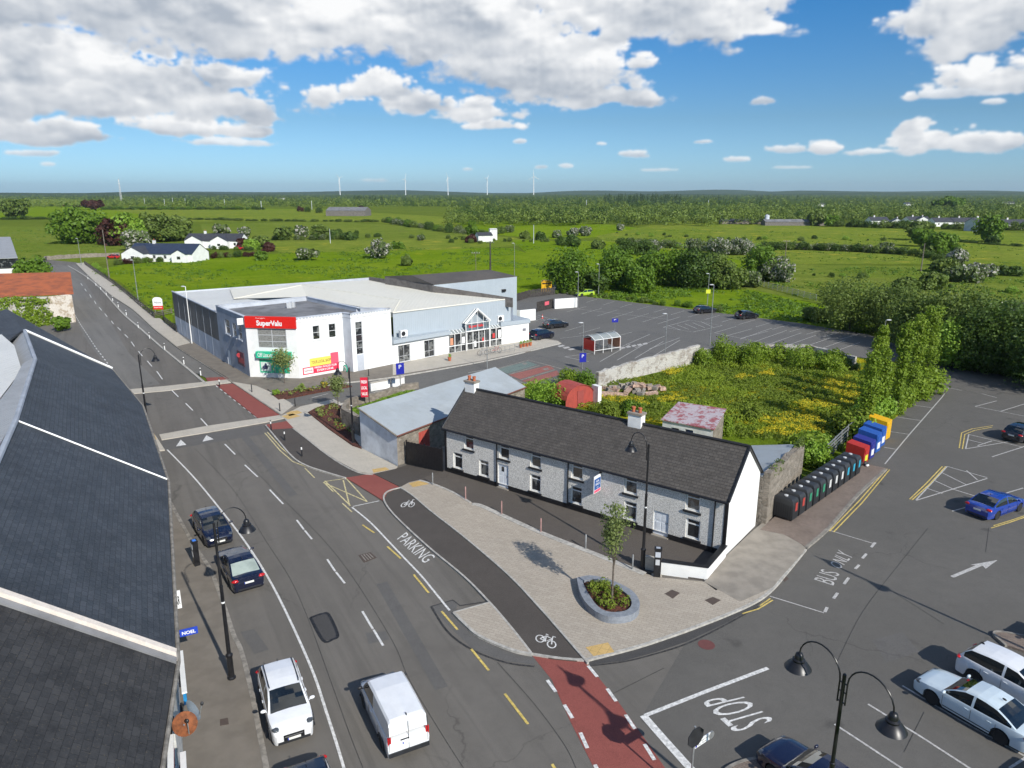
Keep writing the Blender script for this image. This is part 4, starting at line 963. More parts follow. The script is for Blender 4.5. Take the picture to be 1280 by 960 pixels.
    for px in (366,): pass
    # ---- long hall, left wall
    ZL = 6.55; u1 = (P2-P1).normalized(); n1 = Vector((u1.y, -u1.x)); far1 = Vector(P3(285, 360, ZL)[:2]); 
    P1b = P1+u1*0; fw = FR(P1, P2)
    farL = P1; q = MB()
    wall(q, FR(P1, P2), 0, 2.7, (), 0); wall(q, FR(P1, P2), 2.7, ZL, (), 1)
    H1 = Vector(P3(461, 347, ZL)[:2]); H2 = Vector(P3(482, 349, ZL)[:2]); H3 = Vector(P3(641, 373, 6.8)[:2]); RW2 = Vector(P9); 
    q.add([V3(H3,0), V3(H3,6.8), V3(H1,ZL), V3(H1,0)], [(0,1,2,3)], 2); q.add([V3(H1,0), V3(H1,ZL), V3(P1,ZL), V3(P1,0)], [(0,1,2,3)], 2)
    R0 = Vector(P3(641, 373, 6.8)[:2])
    # front fascia wall above the low strip
    Q1 = Vector(P3(491, 391, 6.6)[:2]); Q2 = Vector(P3(641, 374, 6.6)[:2]); fq = FR(Q1, Q2)
    wall(q, fq, 0, 6.6, (), 3)
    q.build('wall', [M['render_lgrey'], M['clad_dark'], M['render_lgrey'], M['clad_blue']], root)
    q = MB(); 
    for s in [i*fw[3]/7 for i in range(1, 7)]: q.obox(*fw[:3], s-.03, s+.03, .003, .025, 0, ZL, 1)
    q.obox(*fw[:3], -.05, fw[3], -.15, .08, ZL+.003, ZL+.14); q.build('trim', [M['render_lgrey'], M['render_blue']], root)
    # roofs: shallow white strip and cream slopes
    zr = 6.35
    apex0 = Vector(P3(384, 358, 7.6)[:2]); 
    q = MB(); q.poly([V3(P1+u1*.3,zr), V3(P2,zr), V3(rr,zr), V3(P3(300,372,zr).xy,zr), V3(P3(285,361,zr).xy,zr)] if False else [(*P1, zr), (*P2, zr), (*rr, zr), (*P3(310, 374, zr)[:2], zr), (*P3(287, 361, zr)[:2], zr)], 0)
    q.build('roof', M['roof_white'], root)
    q = MB(); c1 = P3(292, 373.5, 6.5); c2 = P3(377, 356.5, 7.0); c3 = P3(500, 375, 6.9); c4 = P3(491, 391, 6.62); c5 = P3(449, 385, 6.3); c6 = P3(384, 371, 6.3)
    q.poly([c1, c6, c5, c4, c3, c2]); q.build('roof', M['roof_cream'], root)
    c7 = P3(641, 373, 6.7); c8 = P3(461, 350, 7.0); c9 = P3(287, 361, 6.5)
    q = MB(); q.poly([c2+Vector((0,0,.01)), c3, c4+Vector((0,0,.01)), c7, c8]); q.poly([c1, c2, c8, c9]); q.build('roof', M['roof_cream'], root)
    q = MB(); q.tube([c1+Vector((0,0,.02)), c2+Vector((0,0,.02)), c3+Vector((0,0,.02))], .07, 6); q.tube([c3, c4+Vector((0,0,.1))], .1, 6); q.tube([c4, c7], .10, 6); q.build('roof_flashing', M['roof_cream'], root)
    # weathered upstand walls between the roofs
    d0 = P3(461, 346, 7.6); d1 = P3(540, 357, 7.9); d2 = P3(641, 372.5, 7.0)
    q = MB(); dn = Vector((.02, .12, 0))
    for a_, c_ in ((d0, d1), (d1, d2)):
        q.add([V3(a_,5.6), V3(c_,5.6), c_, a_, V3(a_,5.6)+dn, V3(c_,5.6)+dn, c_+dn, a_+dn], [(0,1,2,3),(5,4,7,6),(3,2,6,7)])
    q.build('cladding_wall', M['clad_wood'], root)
    # ---- hall behind with brown roof
    e1 = P3(481, 346, 8.2); e2 = P3(514, 344, 9.0); e3 = P3(611, 337, 9.0); e4 = P3(646, 345, 8.0); e5 = P3(542, 355.5, 8.0)
    q = MB(); q.slab([e5, e4, e3, e2], .12); q.slab([e5+Vector((-.0,0,0)), e2, e1+Vector((0,0,.1))], .1); q.build('roof', M['roof_brown'], root)
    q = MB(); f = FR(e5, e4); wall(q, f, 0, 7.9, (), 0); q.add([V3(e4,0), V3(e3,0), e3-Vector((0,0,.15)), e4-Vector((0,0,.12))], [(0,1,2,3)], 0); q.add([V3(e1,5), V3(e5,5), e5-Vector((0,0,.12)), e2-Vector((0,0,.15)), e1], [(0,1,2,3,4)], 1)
    q.build('wall', [M['clad_blue'], M['clad_wood']], root)
    q = MB(); q.obox(*f[:3], f[3]*.80, f[3]*.80+.8, .0, .3, 5.6, 6.0); q.build('wall_lamp', M['black'], root)
    # ---- low front strip left of the porch
    zc = 3.25; fa = FR(P7, P8); hs = [hole(fa, 498, 513, 431, 452.5), hole(fa, 530.5, 543.5, 425, 448)]; hs = [(h[0], h[1], max(.12, h[2]), min(h[3], 2.75)) for h in hs]
    q = MB(); wall(q, fa, 0, 2.85, hs, 0, .2); wall(q, FR(P8, P8+(-fa[2])*3), 0, 3.3, (), 0)
    q.obox(*fa[:3], -.0, fa[3]+.1, -3.0, .45, 2.853, 3.35, 1)
    q.build('wall', [M['render_white'], M['clad_blue']], root); q = MB(); fb = FR(P9, g(661, 426.5)); wall(q, fb, 0, 2.85, (), 0); rb2 = g(661, 426.5); wall(q, FR(rb2, rb2-fb[2]*4.2), 0, 2.85, (), 0)
    q.obox(*fb[:3], -.2, fb[3]+.15, -4.3, .15, 2.853, 3.45, 1)
    q.build('wall', [M['render_white'], M['clad_blue']], root)
    for h in hs: window(root, fa, h, .2, nx=2, ny=2, top=1.5, frame='grey_frame')
    q = MB(); q.obox(*fb[:3], fb[3]-1.2, fb[3]-.6, .0, .05, 1.7, 2.1); q.build('wall_sign', colr('sign_grey', (.2,.2,.22)), root)
    for fr_, px, py, zz in ((fa, 506, 414, 3.36), (fb, 627, 398, 3.46)):
        s = onwall(fr_, px, py)[0]; q = MB(); o_, u_, n_, L_ = fr_; q.obox(o_, u_, n_, s-.55, s+.55, -.6, -.15, zz+.1, zz+.95); q.obox(o_, u_, n_, s-.5, s-.4, -.55, -.2, zz, zz+.1); q.obox(o_, u_, n_, s+.4, s+.5, -.55, -.2, zz, zz+.1)
        ac = q.build('air_conditioner', M['white'], root); q = MB(); ct = o_+u_*(s-.12)-n_*.148; q.tube([V3(ct, zz+.52), V3(ct+n_*.02, zz+.52)], .32, 16); q.build('fan_grille', M['dark_sill'], ac)
    # ---- glazed porch
    fp = FR(P8, P9); o, u, n, L = fp; bk = -n; zt = 2.75; FRM = M['white_frame']
    q = MB(); gl = MB(); nb = 9
    for i in range(nb+1): s = L*i/nb; q.obox(o, u, n, s-.05, s+.05, -.05, .05, 0, zt)
    for z in (.08, 1.05, zt): q.obox(o, u, n, 0, L, -.055, .055, z-.05, z+.06)
    gl.obox(o, u, n, .05, L-.05, -.015, .015, .1, zt-.05)
    # porch gable and lean-to roofs
    s0, s1 = L*.30, L*.74; sm = (s0+s1)/2; za = 4.3; zp = 5.9; dp = 3.2; FRM = M['white_frame']
    c = lambda s, d, z: V3(o+u*s+bk*d, z)
    for s in (s0, s1): q.tube([c(s,-.25,zt), c(s,-.25,za)], .07, 6); q.tube([c(s,-.25,0), c(s,-.25,zt)], .07, 6)
    q.tube([c(s0-.15,-.3,za-.3), c(sm,-.3,zp), c(s1+.15,-.3,za-.3)], .15, 6); q.tube([c(s0,-.25,zt+.1), c(s1,-.25,zt+.1)], .1, 6); q.tube([c(s0,-.25,za-.35), c(s1,-.25,za-.35)], .05, 6)
    for t in (.25, .5, .75): q.tube([c(s0+(s1-s0)*t,-.25,zt), c(s0+(s1-s0)*t,-.25,za-.3+ (zp-za+.3)*(1-abs(t-.5)*2))], .035, 6)
    q.tube([c(sm,-.3,zp), c(sm,dp,zp)], .09, 6)
    rg = MB()
    for k_ in range(7):
        d = -.3+(dp+.3)*k_/6
        q.tube([c(s0-.15,d,za-.3), c(sm,d,zp)], .07, 5); q.tube([c(s1+.15,d,za-.3), c(sm,d,zp)], .07, 5)
    rg.slab([c(s0-.15,-.3,za-.28), c(sm,-.3,zp+.02), c(sm,dp,zp+.02), c(s0-.15,dp,za-.28)], .02); rg.slab([c(sm,-.3,zp+.02), c(s1+.15,-.3,za-.28), c(s1+.15,dp,za-.28), c(sm,dp,zp+.02)], .02)
    for a_, b_ in ((0, s0), (s1, L)):
        m_ = 5
        for k_ in range(m_+1): s = a_+(b_-a_)*k_/m_; q.tube([c(s,-.1,zt+.05), c(s,1.9,za-.35)], .075, 5)
        q.tube([c(a_,1.9,za-.35), c(b_,1.9,za-.35)], .06, 5)
        rg.slab([c(a_,-.1,zt+.08), c(b_,-.1,zt+.08), c(b_,1.9,za-.3), c(a_,1.9,za-.3)], .02)
    gf = MB(); gf.poly([c(s0,-.22,zt+.1), c(s1,-.22,zt+.1), c(s1,-.22,za-.4), c(s0,-.22,za-.4)])
    q.build('porch_frame', FRM, root); gl.build('porch_glazing', M['glass'], root); rg.build('porch_roof_glazing', M['roofglass'], root); gf.build('porch_sign', M['glass_blue'], root)
    q = MB(); rs2 = random.Random(4)
    for s_, z_, w_, h_, m_ in ((L*.03,1.2,.5,1.0,2),(L*.24,1.2,.5,.95,1),(L*.82,1.3,.45,.7,0),(L*.93,1.2,.5,1.2,1),(L*.47,.4,.35,.9,1),(L*.62,1.0,.3,.6,0)): q.obox(o, u, n, s_, s_+w_, .018, .03, z_, z_+h_, m_)
    q.build('window_poster', [colr('poster_r', (.55,.05,.05)), M['white'], colr('poster_o', (.62,.28,.16))], root)
    q = MB(); put_text(q, 'SuperValu', c(s0+.5,-.235,3.2), V3(u), (0, 0, 1), 2.6, .55, bold=.04); q.build('lettering', colr('lettering_red', (.6,.03,.03)), root)
    # ramp rail
    q = MB(); rp = g(627, 446), g(552, 456)
    a_, b_ = g(600, 447.5, .12), g(649, 438, .12); kk = 8
    t_ = thing('hand_rail', V3(a_, .12), 'grey steel hand rail along the ramp by the glazed porch', 'railing')
    q = MB(); q.tube([V3(a_, 1.1), V3(b_, 1.1)], .03, 6); q.tube([V3(a_, .6), V3(b_, .6)], .02, 6); q.build('rail', M['steel'], t_)
    for i in range(kk+1): p = a_.lerp(b_, i/kk); q = MB(); q.tube([V3(p, .1), V3(p, 1.1)], .025, 6); q.build('post', M['steel'], t_)
    return f1, f2, fl
MK = market()
# yard walls right of the market
def wseg(name, px, h, label, mat='render_white', t=.25, cm=None):
    return coped_wall(name, [g(*p) for p in px], -.05, h, t, M[mat], M[cm] if cm else None, label)
wseg('yard_wall', [(641,401),(650,402),(669,400)], 2.0, 'white rendered yard wall against the blue-grey hall')
wseg('yard_wall', [(693,386),(721,384)], 1.9, 'white rendered yard wall beyond the delivery gate')
def slat_gate():
    a = g(671, 390); c = g(692, 385); fr = FR(a, c); t = thing('delivery_gate', V3(a), 'dark delivery yard gate with pink notice between the white walls', 'gate')
    b = MB()
    for i in range(24): b.obox(*fr[:3], fr[3]*i/24, fr[3]*(i+.6)/24, -.03, .03, .05, 1.9)
    b.build('bars', M['wood_fence'], t); b = MB(); b.obox(*fr[:3], fr[3]*.45, fr[3]*.7, .04, .06, .9, 1.6); b.build('notice', colr('notice_pink', (.7,.12,.16)), t)
slat_gate()
def board_fence(px, h, label, mat='wood_fence', name='board_fence'):
    P = [g(*p) for p in px]; t = thing(name, V3(P[0]), label, 'fence'); b = MB(); pb = MB()
    for i in range(len(P)-1):
        fr = FR(P[i], P[i+1]); k = max(2, int(fr[3]/.5))
        for j in range(k): b.obox(*fr[:3], fr[3]*j/k, fr[3]*(j+.85)/k, -.02, .02, .05, h*(.94+.06*(j % 3)/2))
    b.build('boards', M[mat], t)
board_fence([(646,377),(662,372),(694,368)], 1.7, 'weathered timber board fence round the delivery yard')
# ---------------------------------------------------------------- terrace of slate roofs in the foreground
def terrace():
    ze, zr = 4.6, 9.0
    E0, E1, E2, E3 = P3(137,460,ze), P3(174,505,ze), P3(204,598,ze), P3(212,822,ze); E4 = P3(186,975,ze)+(P3(186,975,ze)-E3)*.9
    R0, R1, R2 = P3(31,414,zr), P3(44,450,zr), P3(20,526,zr)
    pw = P3(0, 750, 8.0); d = (pw-E3); k = (zr-ze)/(8.0-ze); R3 = E3+Vector((d.x*k, d.y*k, 0)); R3.z = zr
    R4 = R3 + (E4-E3); R4.z = zr
    def unit(nm, label, Es, Rs, mat, body):
        t = thing(nm, V3(Es[0].xy), label, 'house'); r = MB()
        for i in range(len(Es)-1):
            ov = [(Es[j]-Rs[min(j, len(Rs)-1)]).normalized()*.25 for j in (i, i+1)]
            r.slab([Es[i]+ov[0], Es[i+1]+ov[1], Rs[i+1], Rs[i]], .14)
        rf = r.build('roof', mat, t)
        b = MB()
        for i in range(len(Es)-1):
            fr = FR(Es[i+1].xy, Es[i].xy) if False else FR(Es[i].xy, Es[i+1].xy)
            # street side faces right: normal must point to +x
            if fr[2].x < 0: fr = FR(Es[i+1].xy, Es[i].xy)
            L = fr[3]; hs = []; k_ = max(1, int(L/3.2))
            for j in range(k_):
                s = L*(j+.5)/k_; hs += [(s-.5, s+.5, 3.0, 4.2), (s-.9, s+.9, .6, 2.3)]
            wall(b, fr, -.05, ze-.05, hs, 0, .15)
            for h in hs: window(t, fr, h, .15, ny=2, sill='dark_sill')
        # rear walls and rear slopes
        for i in range(len(Es)-1):
            ba, bc = Rs[i]+(Rs[i]-Es[i])*.55, Rs[i+1]+(Rs[i+1]-Es[i+1])*.55
            b.quad(V3(ba.xy,-.05), V3(bc.xy,-.05), V3(bc.xy,6.6), V3(ba.xy,6.6))
            rb = MB(); rb.slab([Rs[i], Rs[i+1], V3(bc.xy,6.6), V3(ba.xy,6.6)], .12); rb.build('rear_roof', M['roof_lgrey'], t)
        for j in (0, -1):
            ba = Rs[j]+(Rs[j]-Es[j])*.55; b.add([V3(Es[j].xy,-.05), V3(ba.xy,-.05), V3(ba.xy,6.5), Rs[j]-Vector((0,0,.16)), Es[j]-Vector((0,0,.1))], [(0,1,2,3,4)])
        b.build('wall', body, t)
        gt = MB(); gp = []
        for i in range(len(Es)): gp.append(Es[i]+(Es[i]-Rs[i]).normalized()*.34+Vector((0,0,-.08)))
        gt.tube(gp, .085, 8); gt.build('gutter', M['kerb_old'], rf, smooth=40)
        return t, rf
    cream = colr('terrace_render', (.55,.55,.52), .85, .12)
    n1, rf1 = unit('terraced_house', 'slate-roofed terraced house with white verge at the far end of the row', [E0, E1, E2], [R0, R1, R2], M['slate'], cream)
    n2, rf2 = unit('terraced_house', 'middle terraced house with plain blue slate roof between the white lines', [E2, E3], [R2, R3], M['slate'], cream)
    n3, rf3 = unit('terraced_house', 'nearest terraced house with mossy slates and a satellite dish at the eave', [E3, E4], [R3, R4], M['slate_near'], cream)
    up = Vector((0, 0, 1))
    b = MB(); b.tube([E0+(E0-R0).normalized()*.3+up*.12, R0+up*.12], .12, 6); b.build('verge', M['white_frame'], n1)
    b = MB(); b.tube([E2+(E2-R2).normalized()*.25+up*.05, R2+up*.05], .055, 6); b.build('lead_flashing', M['white_frame'], n2)
    dd = (E4-E3).normalized(); a0 = E3+(E3-R3).normalized()*.3
    b = MB(); b.slab([a0-dd*.28+up*.34, a0+dd*.0+up*.34, R3+dd*.0+up*.34, R3-dd*.28+up*.34], .5); b.build('party_wall', colr('cream_parapet', (.72,.64,.56), .8), n3)
    b = MB(); b.slab([a0+dd*.02+up*.16, a0+dd*.26+up*.10, R3+dd*.26+up*.10, R3+dd*.02+up*.16], .1); b.build('flashing', M['roof_grey'], n3)
    for r_, nm in (((R0, R1, R2), n1), ((R2, R3), n2), ((R3, R4), n3)):
        b = MB(); b.tube([p+up*.05 for p in r_], .16, 8); b.build('ridge_tiles', M['render_blue'], nm)
    # lower wing at the far end
    W0 = P3(10, 387, 8.2); W1 = P3(136, 456, 4.7)
    t = thing('end_wing', V3(E0.xy), 'narrow slate wing beyond the white verge of the terrace', 'building')
    b = MB(); Rw = R0+up*-.5; Ew = E0+up*-.1
    q = (W0-Rw); Wx = Ew + q*.12; Wx.z = 4.4; b.slab([Ew, Wx, W0, Rw], .14); W0b = W0+Vector((-9, -6, -3)); R0b = Rw+Vector((-8,-5,-.6)); b.slab([Rw, W0, W0b, R0b], .14); b.build('roof', M['slate'], t)
    b = MB(); b.add([V3(Ew.xy,0), V3(Wx.xy,0), V3(W0.xy,0), Ew-up*.15, Wx-up*.15, W0-up*.15], [(0,1,4,3),(1,2,5,4)]); b.build('wall', cream, t)
    # rear flat roof
    t = thing('rear_extension', V3(P3(0, 470, 8.6).xy), 'white flat-roofed extension behind the slate terrace', 'building')
    pts = [P3(-60, 420, 8.9), P3(2, 418, 8.9), P3(18, 432, 8.9), P3(27, 462, 8.9), P3(12, 482, 8.9), P3(-2, 500, 8.9), P3(-60, 530, 8.9)]
    b = MB(); b.prism([p.xy for p in pts], 0, 8.9); b.build('wall', M['roof_white'], t)
    pts = [P3(12, 482, 9.0), P3(27, 462, 9.0), P3(20, 432, 9.0)]
    b = MB(); b.slab([P3(28, 455, 9.05), P3(42, 447, 9.1), P3(18, 524, 9.1), P3(-3, 560, 9.1), P3(-20, 560, 9.05), P3(0, 500, 9.05), P3(14, 482, 9.05)], .2); b.build('roof', M['roof_lgrey'], t)
    b = MB(); ap = P3(8, 386, 9.3); b.slab([P3(-30, 400, 8.9), P3(0, 425, 8.8), P3(12, 424, 8.8), P3(29, 412, 9.0), ap], .2); b.build('roof', M['slate'], t)
    return E0, E1, E2, E3, E4, R3
TE = terrace()
# ================================================================ OUTBUILDINGS, FAR HOUSES, WALLS, FENCES
def barn():
    t = thing('barn', V3(g(95, 407)), 'old stone barn with rusty red corrugated roof beside the road', 'barn')
    a, c = P3(92, 367, 5.0), P3(-60, 374, 5.0); r, s = P3(88, 340, 7.2), P3(-60, 343, 7.2)
    k = (r-a); a2 = a+Vector((k.x*2, k.y*2, 0)); c2 = c+Vector((k.x*2, k.y*2, 0)); up = Vector((0, 0, 1))
    b = MB(); b.slab([c, a, r, s], .1); b.slab([a2, c2, s, r], .1); b.build('roof', M['rust_roof'], t)
    n = Vector((k.x, k.y, 0)).normalized(); w = (c-a).normalized(); i_ = a+n*.25+w*.3; j = c+n*.25; m = P3(59, 370, 5)+n*.25
    b = MB(); b.poly([V3(m,0), V3(i_,0), i_-up*.1, m-up*.1], 0); b.poly([V3(i_,0), V3(a2-n*.25+w*.3,0), a2-n*.25+w*.3-up*.1, r+w*.3-up*.15, i_-up*.1], 0); b.poly([V3(j,0), V3(m,0), m-up*.1, j-up*.1], 1)
    b.build('wall', [M['stone_cream'], M['stone_white']], t)
    iv = []; R = []
    for q in range(420):
        f = random.random(); p = m.lerp(j, f*.9); z = random.uniform(0, 4.8)
        if .42 < f < .50 and random.random() < .8: continue
        iv.append((p.x, p.y, z)); R.append(random.uniform(.3, .6))
    quads_obj('ivy', leaf_arrays(iv, R, 26, .32), LEAF['ivy'], t)
barn()
def far_house(px, py, w, d, h, rot, label, wall='render_white', roof='slate_far', rh=None, wins=4, chim=1, name='bungalow', group=None, red=False):
    c = g(px, py); t = thing(name, V3(c), label, 'house', group); a = math.radians(rot); u = Vector((math.cos(a), math.sin(a))); fr = (c-u*w/2, u, Vector((u.y, -u.x)), w)
    o, u, n, L = fr; bk = -n; rh = rh or h+d*.28; b = MB(); hs = []
    for i in range(wins): s = w*(i+.5)/wins; hs.append((s-.55, s+.55, .9, 2.1))
    if h > 4: hs += [(x0, x1, 3.3, 4.4) for x0, x1, _, _ in hs]
    wall_ = wall; globals()['wall'](b, fr, -.1, h, hs, 0, .15)
    c0, c1, c2, c3 = o, o+u*L, o+u*L+bk*d, o+bk*d; m1 = c1+bk*d/2; m0 = o+bk*d/2
    b.add([V3(c1,-.1), V3(c2,-.1), V3(c2,h), V3(m1,rh-.05), V3(c1,h)], [(0,1,2,3,4)]); b.add([V3(c3,-.1), V3(c0,-.1), V3(c0,h), V3(m0,rh-.05), V3(c3,h)], [(0,1,2,3,4)]); b.quad(V3(c2,-.1), V3(c3,-.1), V3(c3,h), V3(c2,h))
    b.build('wall', M[wall_], t)
    for hh in hs: window(t, fr, hh, .15, fw=.08)
    r = MB(); e = .35; sl = (rh-h)/(d/2)
    r.slab([V3(c0+n*e-u*.2,h-e*sl+.05), V3(c1+n*e+u*.2,h-e*sl+.05), V3(m1+u*.2,rh+.05), V3(m0-u*.2,rh+.05)], .1)
    r.slab([V3(c2+bk*e+u*.2,h-e*sl+.05), V3(c3+bk*e-u*.2,h-e*sl+.05), V3(m0-u*.2,rh+.05), V3(m1+u*.2,rh+.05)], .1); rf = r.build('roof', M[roof], t)
    if chim: chimney(t, m0+u*(w*.3), u, .9, .6, rh-.3, rh+1.0, 1)
    return t, fr
def gable_wing(t, fr, s0, s1, out, h, d_in, wall='render_white', roof='slate_far', door=None):
    o, u, n, L = fr; sm = (s0+s1)/2; rh = h+(s1-s0)*.27; b = MB(); A = o+u*s0+n*out; B = o+u*s1+n*out; C = o+u*sm+n*out
    b.poly([V3(A,-.1), V3(B,-.1), V3(B,h), V3(C,rh), V3(A,h)]); b.quad(V3(B,-.1), V3(B-n*out,-.1), V3(B-n*out,h), V3(B,h)); b.quad(V3(A-n*out,-.1), V3(A,-.1), V3(A,h), V3(A-n*out,h)); b.build('wall', M[wall], t)
    r = MB(); k = n*.2; bb = -n*(out+d_in)
    r.slab([V3(A+k-u*.2,h), V3(C+k,rh+.08), V3(C+bb,rh+.08), V3(A+bb-u*.2,h)], .1); r.slab([V3(C+k,rh+.08), V3(B+k+u*.2,h), V3(B+bb+u*.2,h), V3(C+bb,rh+.08)], .1); r.build('roof', M[roof], t)
    w_ = MB(); w_.obox(o+n*out, u, n, sm-.7, sm+.7, .0, .05, .9, 2.0); f = w_.build('window', M['white_frame'], t); w_ = MB(); w_.obox(o+n*out, u, n, sm-.6, sm+.6, .051, .06, 1.0, 1.9); w_.build('pane', colr(door, (.25,.03,.03)) if door else M['glass'], f)
t, fr = far_house(200, 327, 23, 10, 2.7, -8, 'wide white bungalow with dark blue roof behind the hedge at the road bend', roof='slate_blue_far', wins=6)
gable_wing(t, fr, .2, 8.0, 3.0, 2.7, 5, roof='slate_far'); gable_wing(t, fr, 17, 22, 2.0, 2.6, 5, roof='slate_blue_far')
t, fr = far_house(266, 310, 23, 9, 3.0, -3, 'white bungalow with two grey gables and red garage door across the field', wins=5)
gable_wing(t, fr, 1, 8, 2, 3.0, 5, door='maroon_door'); gable_wing(t, fr, 12, 19, 3, 3.0, 5)
hs = [(1100,281,13,8,3,5,'white gable cottage half hidden by trees left of the village'),(1128,283,12,8,3,70,'white cottage with dark roof seen end on at the village edge'),(1150,281,16,9,3,8,'long low house with slate roof in the village row'),
      (1158,281,10,8,3.4,80,'bright white gable standing in the middle of the village row'),(1183,283,16,9,3,2,'grey-roofed bungalow right of the bright white gable'),(1209,283,18,9,3,2,'wide bungalow with brown-grey roof near the tall pale house'),
      (1232,289,13,9,4.9,15,'pale blue two-storey house with hipped grey roof'),(1270,286,16,9,3,5,'white bungalow at the right end of the village row'),(1027,258,13,8,3,10,'small white house alone among the distant trees'),(1137,257,14,8,3,5,'far white house with flat gable above the village'),(1262,256,20,9,3,5,'farthest white house on the right horizon'),
      (352,249,18,9,3,5,'pale house among the woods left of the turbines'),(1200,262,22,10,3,3,'far bungalow with pale roof right of the woodland')]
for px, py, w_, d_, h_, r_, lb in hs:
    far_house(px, py, w_, d_, h_, r_, lb, wall='render_white' if 'blue' not in lb else 'render_lgrey', name='house', wins=3 if py > 270 else 2, chim=1 if py > 270 else 0)
def big_shed(px, py, w, d, h, rh, rot, label, wall, roof, name='farm_shed'):
    c = g(px, py); t = thing(name, V3(c), label, 'shed'); a = math.radians(rot); u = Vector((math.cos(a), math.sin(a))); n = Vector((u.y, -u.x)); o = c-u*w/2; b = MB()
    c0, c1, c2, c3 = o, o+u*w, o+u*w-n*d, o-n*d; m1 = c1-n*d/2; m0 = o-n*d/2
    b.quad(V3(c0,-.1), V3(c1,-.1), V3(c1,h), V3(c0,h)); b.poly([V3(c1,-.1), V3(c2,-.1), V3(c2,h), V3(m1,rh), V3(c1,h)]); b.poly([V3(c3,-.1), V3(c0,-.1), V3(c0,h), V3(m0,rh), V3(c3,h)]); b.build('wall', wall, t)
    b = MB(); b.slab([V3(c0+n*.3,h), V3(c1+n*.3,h), V3(m1,rh+.1), V3(m0,rh+.1)], .12); b.slab([V3(c2-n*.3,h), V3(c3-n*.3,h), V3(m0,rh+.1), V3(m1,rh+.1)], .12); b.build('roof', roof, t); return t
big_shed(432, 270, 38, 22, 5, 8, -4, 'large grey farm shed beyond the copper-leaved hedge', M['clad_wood'], M['roof_grey'])
big_shed(995, 282, 42, 9, 2.6, 4, 0, 'long low pale-roofed shed at the edge of the right fields', M['clad_wood'], M['roof_grey'])
big_shed(932, 280, 34, 8, 2.0, 3.4, 0, 'low dark ruined shed in the middle of the far field', M['stone'], M['slate_far'])
big_shed(607, 302, 7, 5, 2.8, 4.0, 20, 'small white pump house with slate roof in the middle field', M['render_white2'], M['slate_far'], 'pump_house')
big_shed(617, 300, 3.5, 4, 5.0, 5.2, 10, 'square white tank tower beside the pump house', M['render_white2'], M['render_white2'], 'tank_tower')
def silo():
    p = g(958, 281); t = thing('silo', V3(p), 'small pale cylindrical silo beside the low ruined shed', 'silo'); b = MB(); b.lathe(V3(p), [(1.6,0),(1.6,6),(1.4,6.5),(.4,7)], 16); b.build('tank', M['render_lgrey'], t, smooth=40)
silo()
# modern building at the left edge
def left_building():
    t = thing('office_building', V3(g(0, 352)), 'grey-roofed building with dark glazed gable at the left edge', 'building')
    a = P3(22, 322, 6.0); c = P3(-80, 326, 6.0); r = P3(13, 296, 8.5); s = P3(-80, 297, 8.5); up = Vector((0, 0, 1))
    b = MB(); b.slab([c, a, r, s], .15); b.build('roof', M['roof_lgrey'], t)
    b = MB(); n = (r-a); n.z = 0; n.normalize(); a_, c_ = a+n*.3, c+n*.3
    b.quad(V3(c_,0), V3(a_,0), V3(a_,3.4), V3(c_,3.4)); q = r+n*.1; b.poly([V3(a_,0), V3(q,0), q-up*.2, a_-up*.2]); b.build('wall', M['render_white'], t)
    b = MB(); b.quad(V3(c_,3.7), V3(a_,3.7), V3(a_,5.8), V3(c_,5.8)); b.build('glazing', M['glass'], t); b = MB(); fr = FR(c_, a_); b.obox(*fr[:3], 0, fr[3], -.1, .12, 3.41, 3.7); b.build('cornice', M['dark_sill'], t)
left_building()
# derelict plot buildings
def ruin():
    t = thing('ruined_shed', P3(850, 540, 0), 'ruined white shed with peeling pink and white sheet roof', 'shed')
    a, c, d, e = P3(826, 524, 2.5), P3(893, 537, 2.5), P3(908, 511, 3.1), P3(848, 502, 3.1); b = MB(); b.slab([a, c, d, e], .08); b.build('roof', M['rust_white'], t)
    ins = lambda p, q: p.lerp(q, .03); A, C, D, E_ = ins(a, d), ins(c, e), ins(d, a), ins(e, c); b = MB(); fr = FR(A.xy, C.xy)
    wall(b, fr, 0, 2.4, [(fr[3]*.18, fr[3]*.34, 1.1, 1.9), (fr[3]*.46, fr[3]*.62, 0, 2.0)], 0, .3); b.poly([V3(C,0), V3(D,0), D-Vector((0,0,.1)), C-Vector((0,0,.1))], 1); b.poly([V3(D,0), V3(E_,0), E_-Vector((0,0,.1)), D-Vector((0,0,.1))], 1); b.poly([V3(E_,0), V3(A,0), A-Vector((0,0,.1)), E_-Vector((0,0,.1))], 1)
    b.build('wall', [M['render_white2'], M['stone']], t); b = MB(); o, u, n, L = fr; b.obox(o, u, n, L*.3, L*.5, .02, .1, .3, .5); b.obox(o, u, n, L*.47, L*.61, -.28, -.2, .0, 1.98, 1); b.build('door', [M['pole_wood'], colr('blue_door', (.03,.05,.16))], t)
ruin()
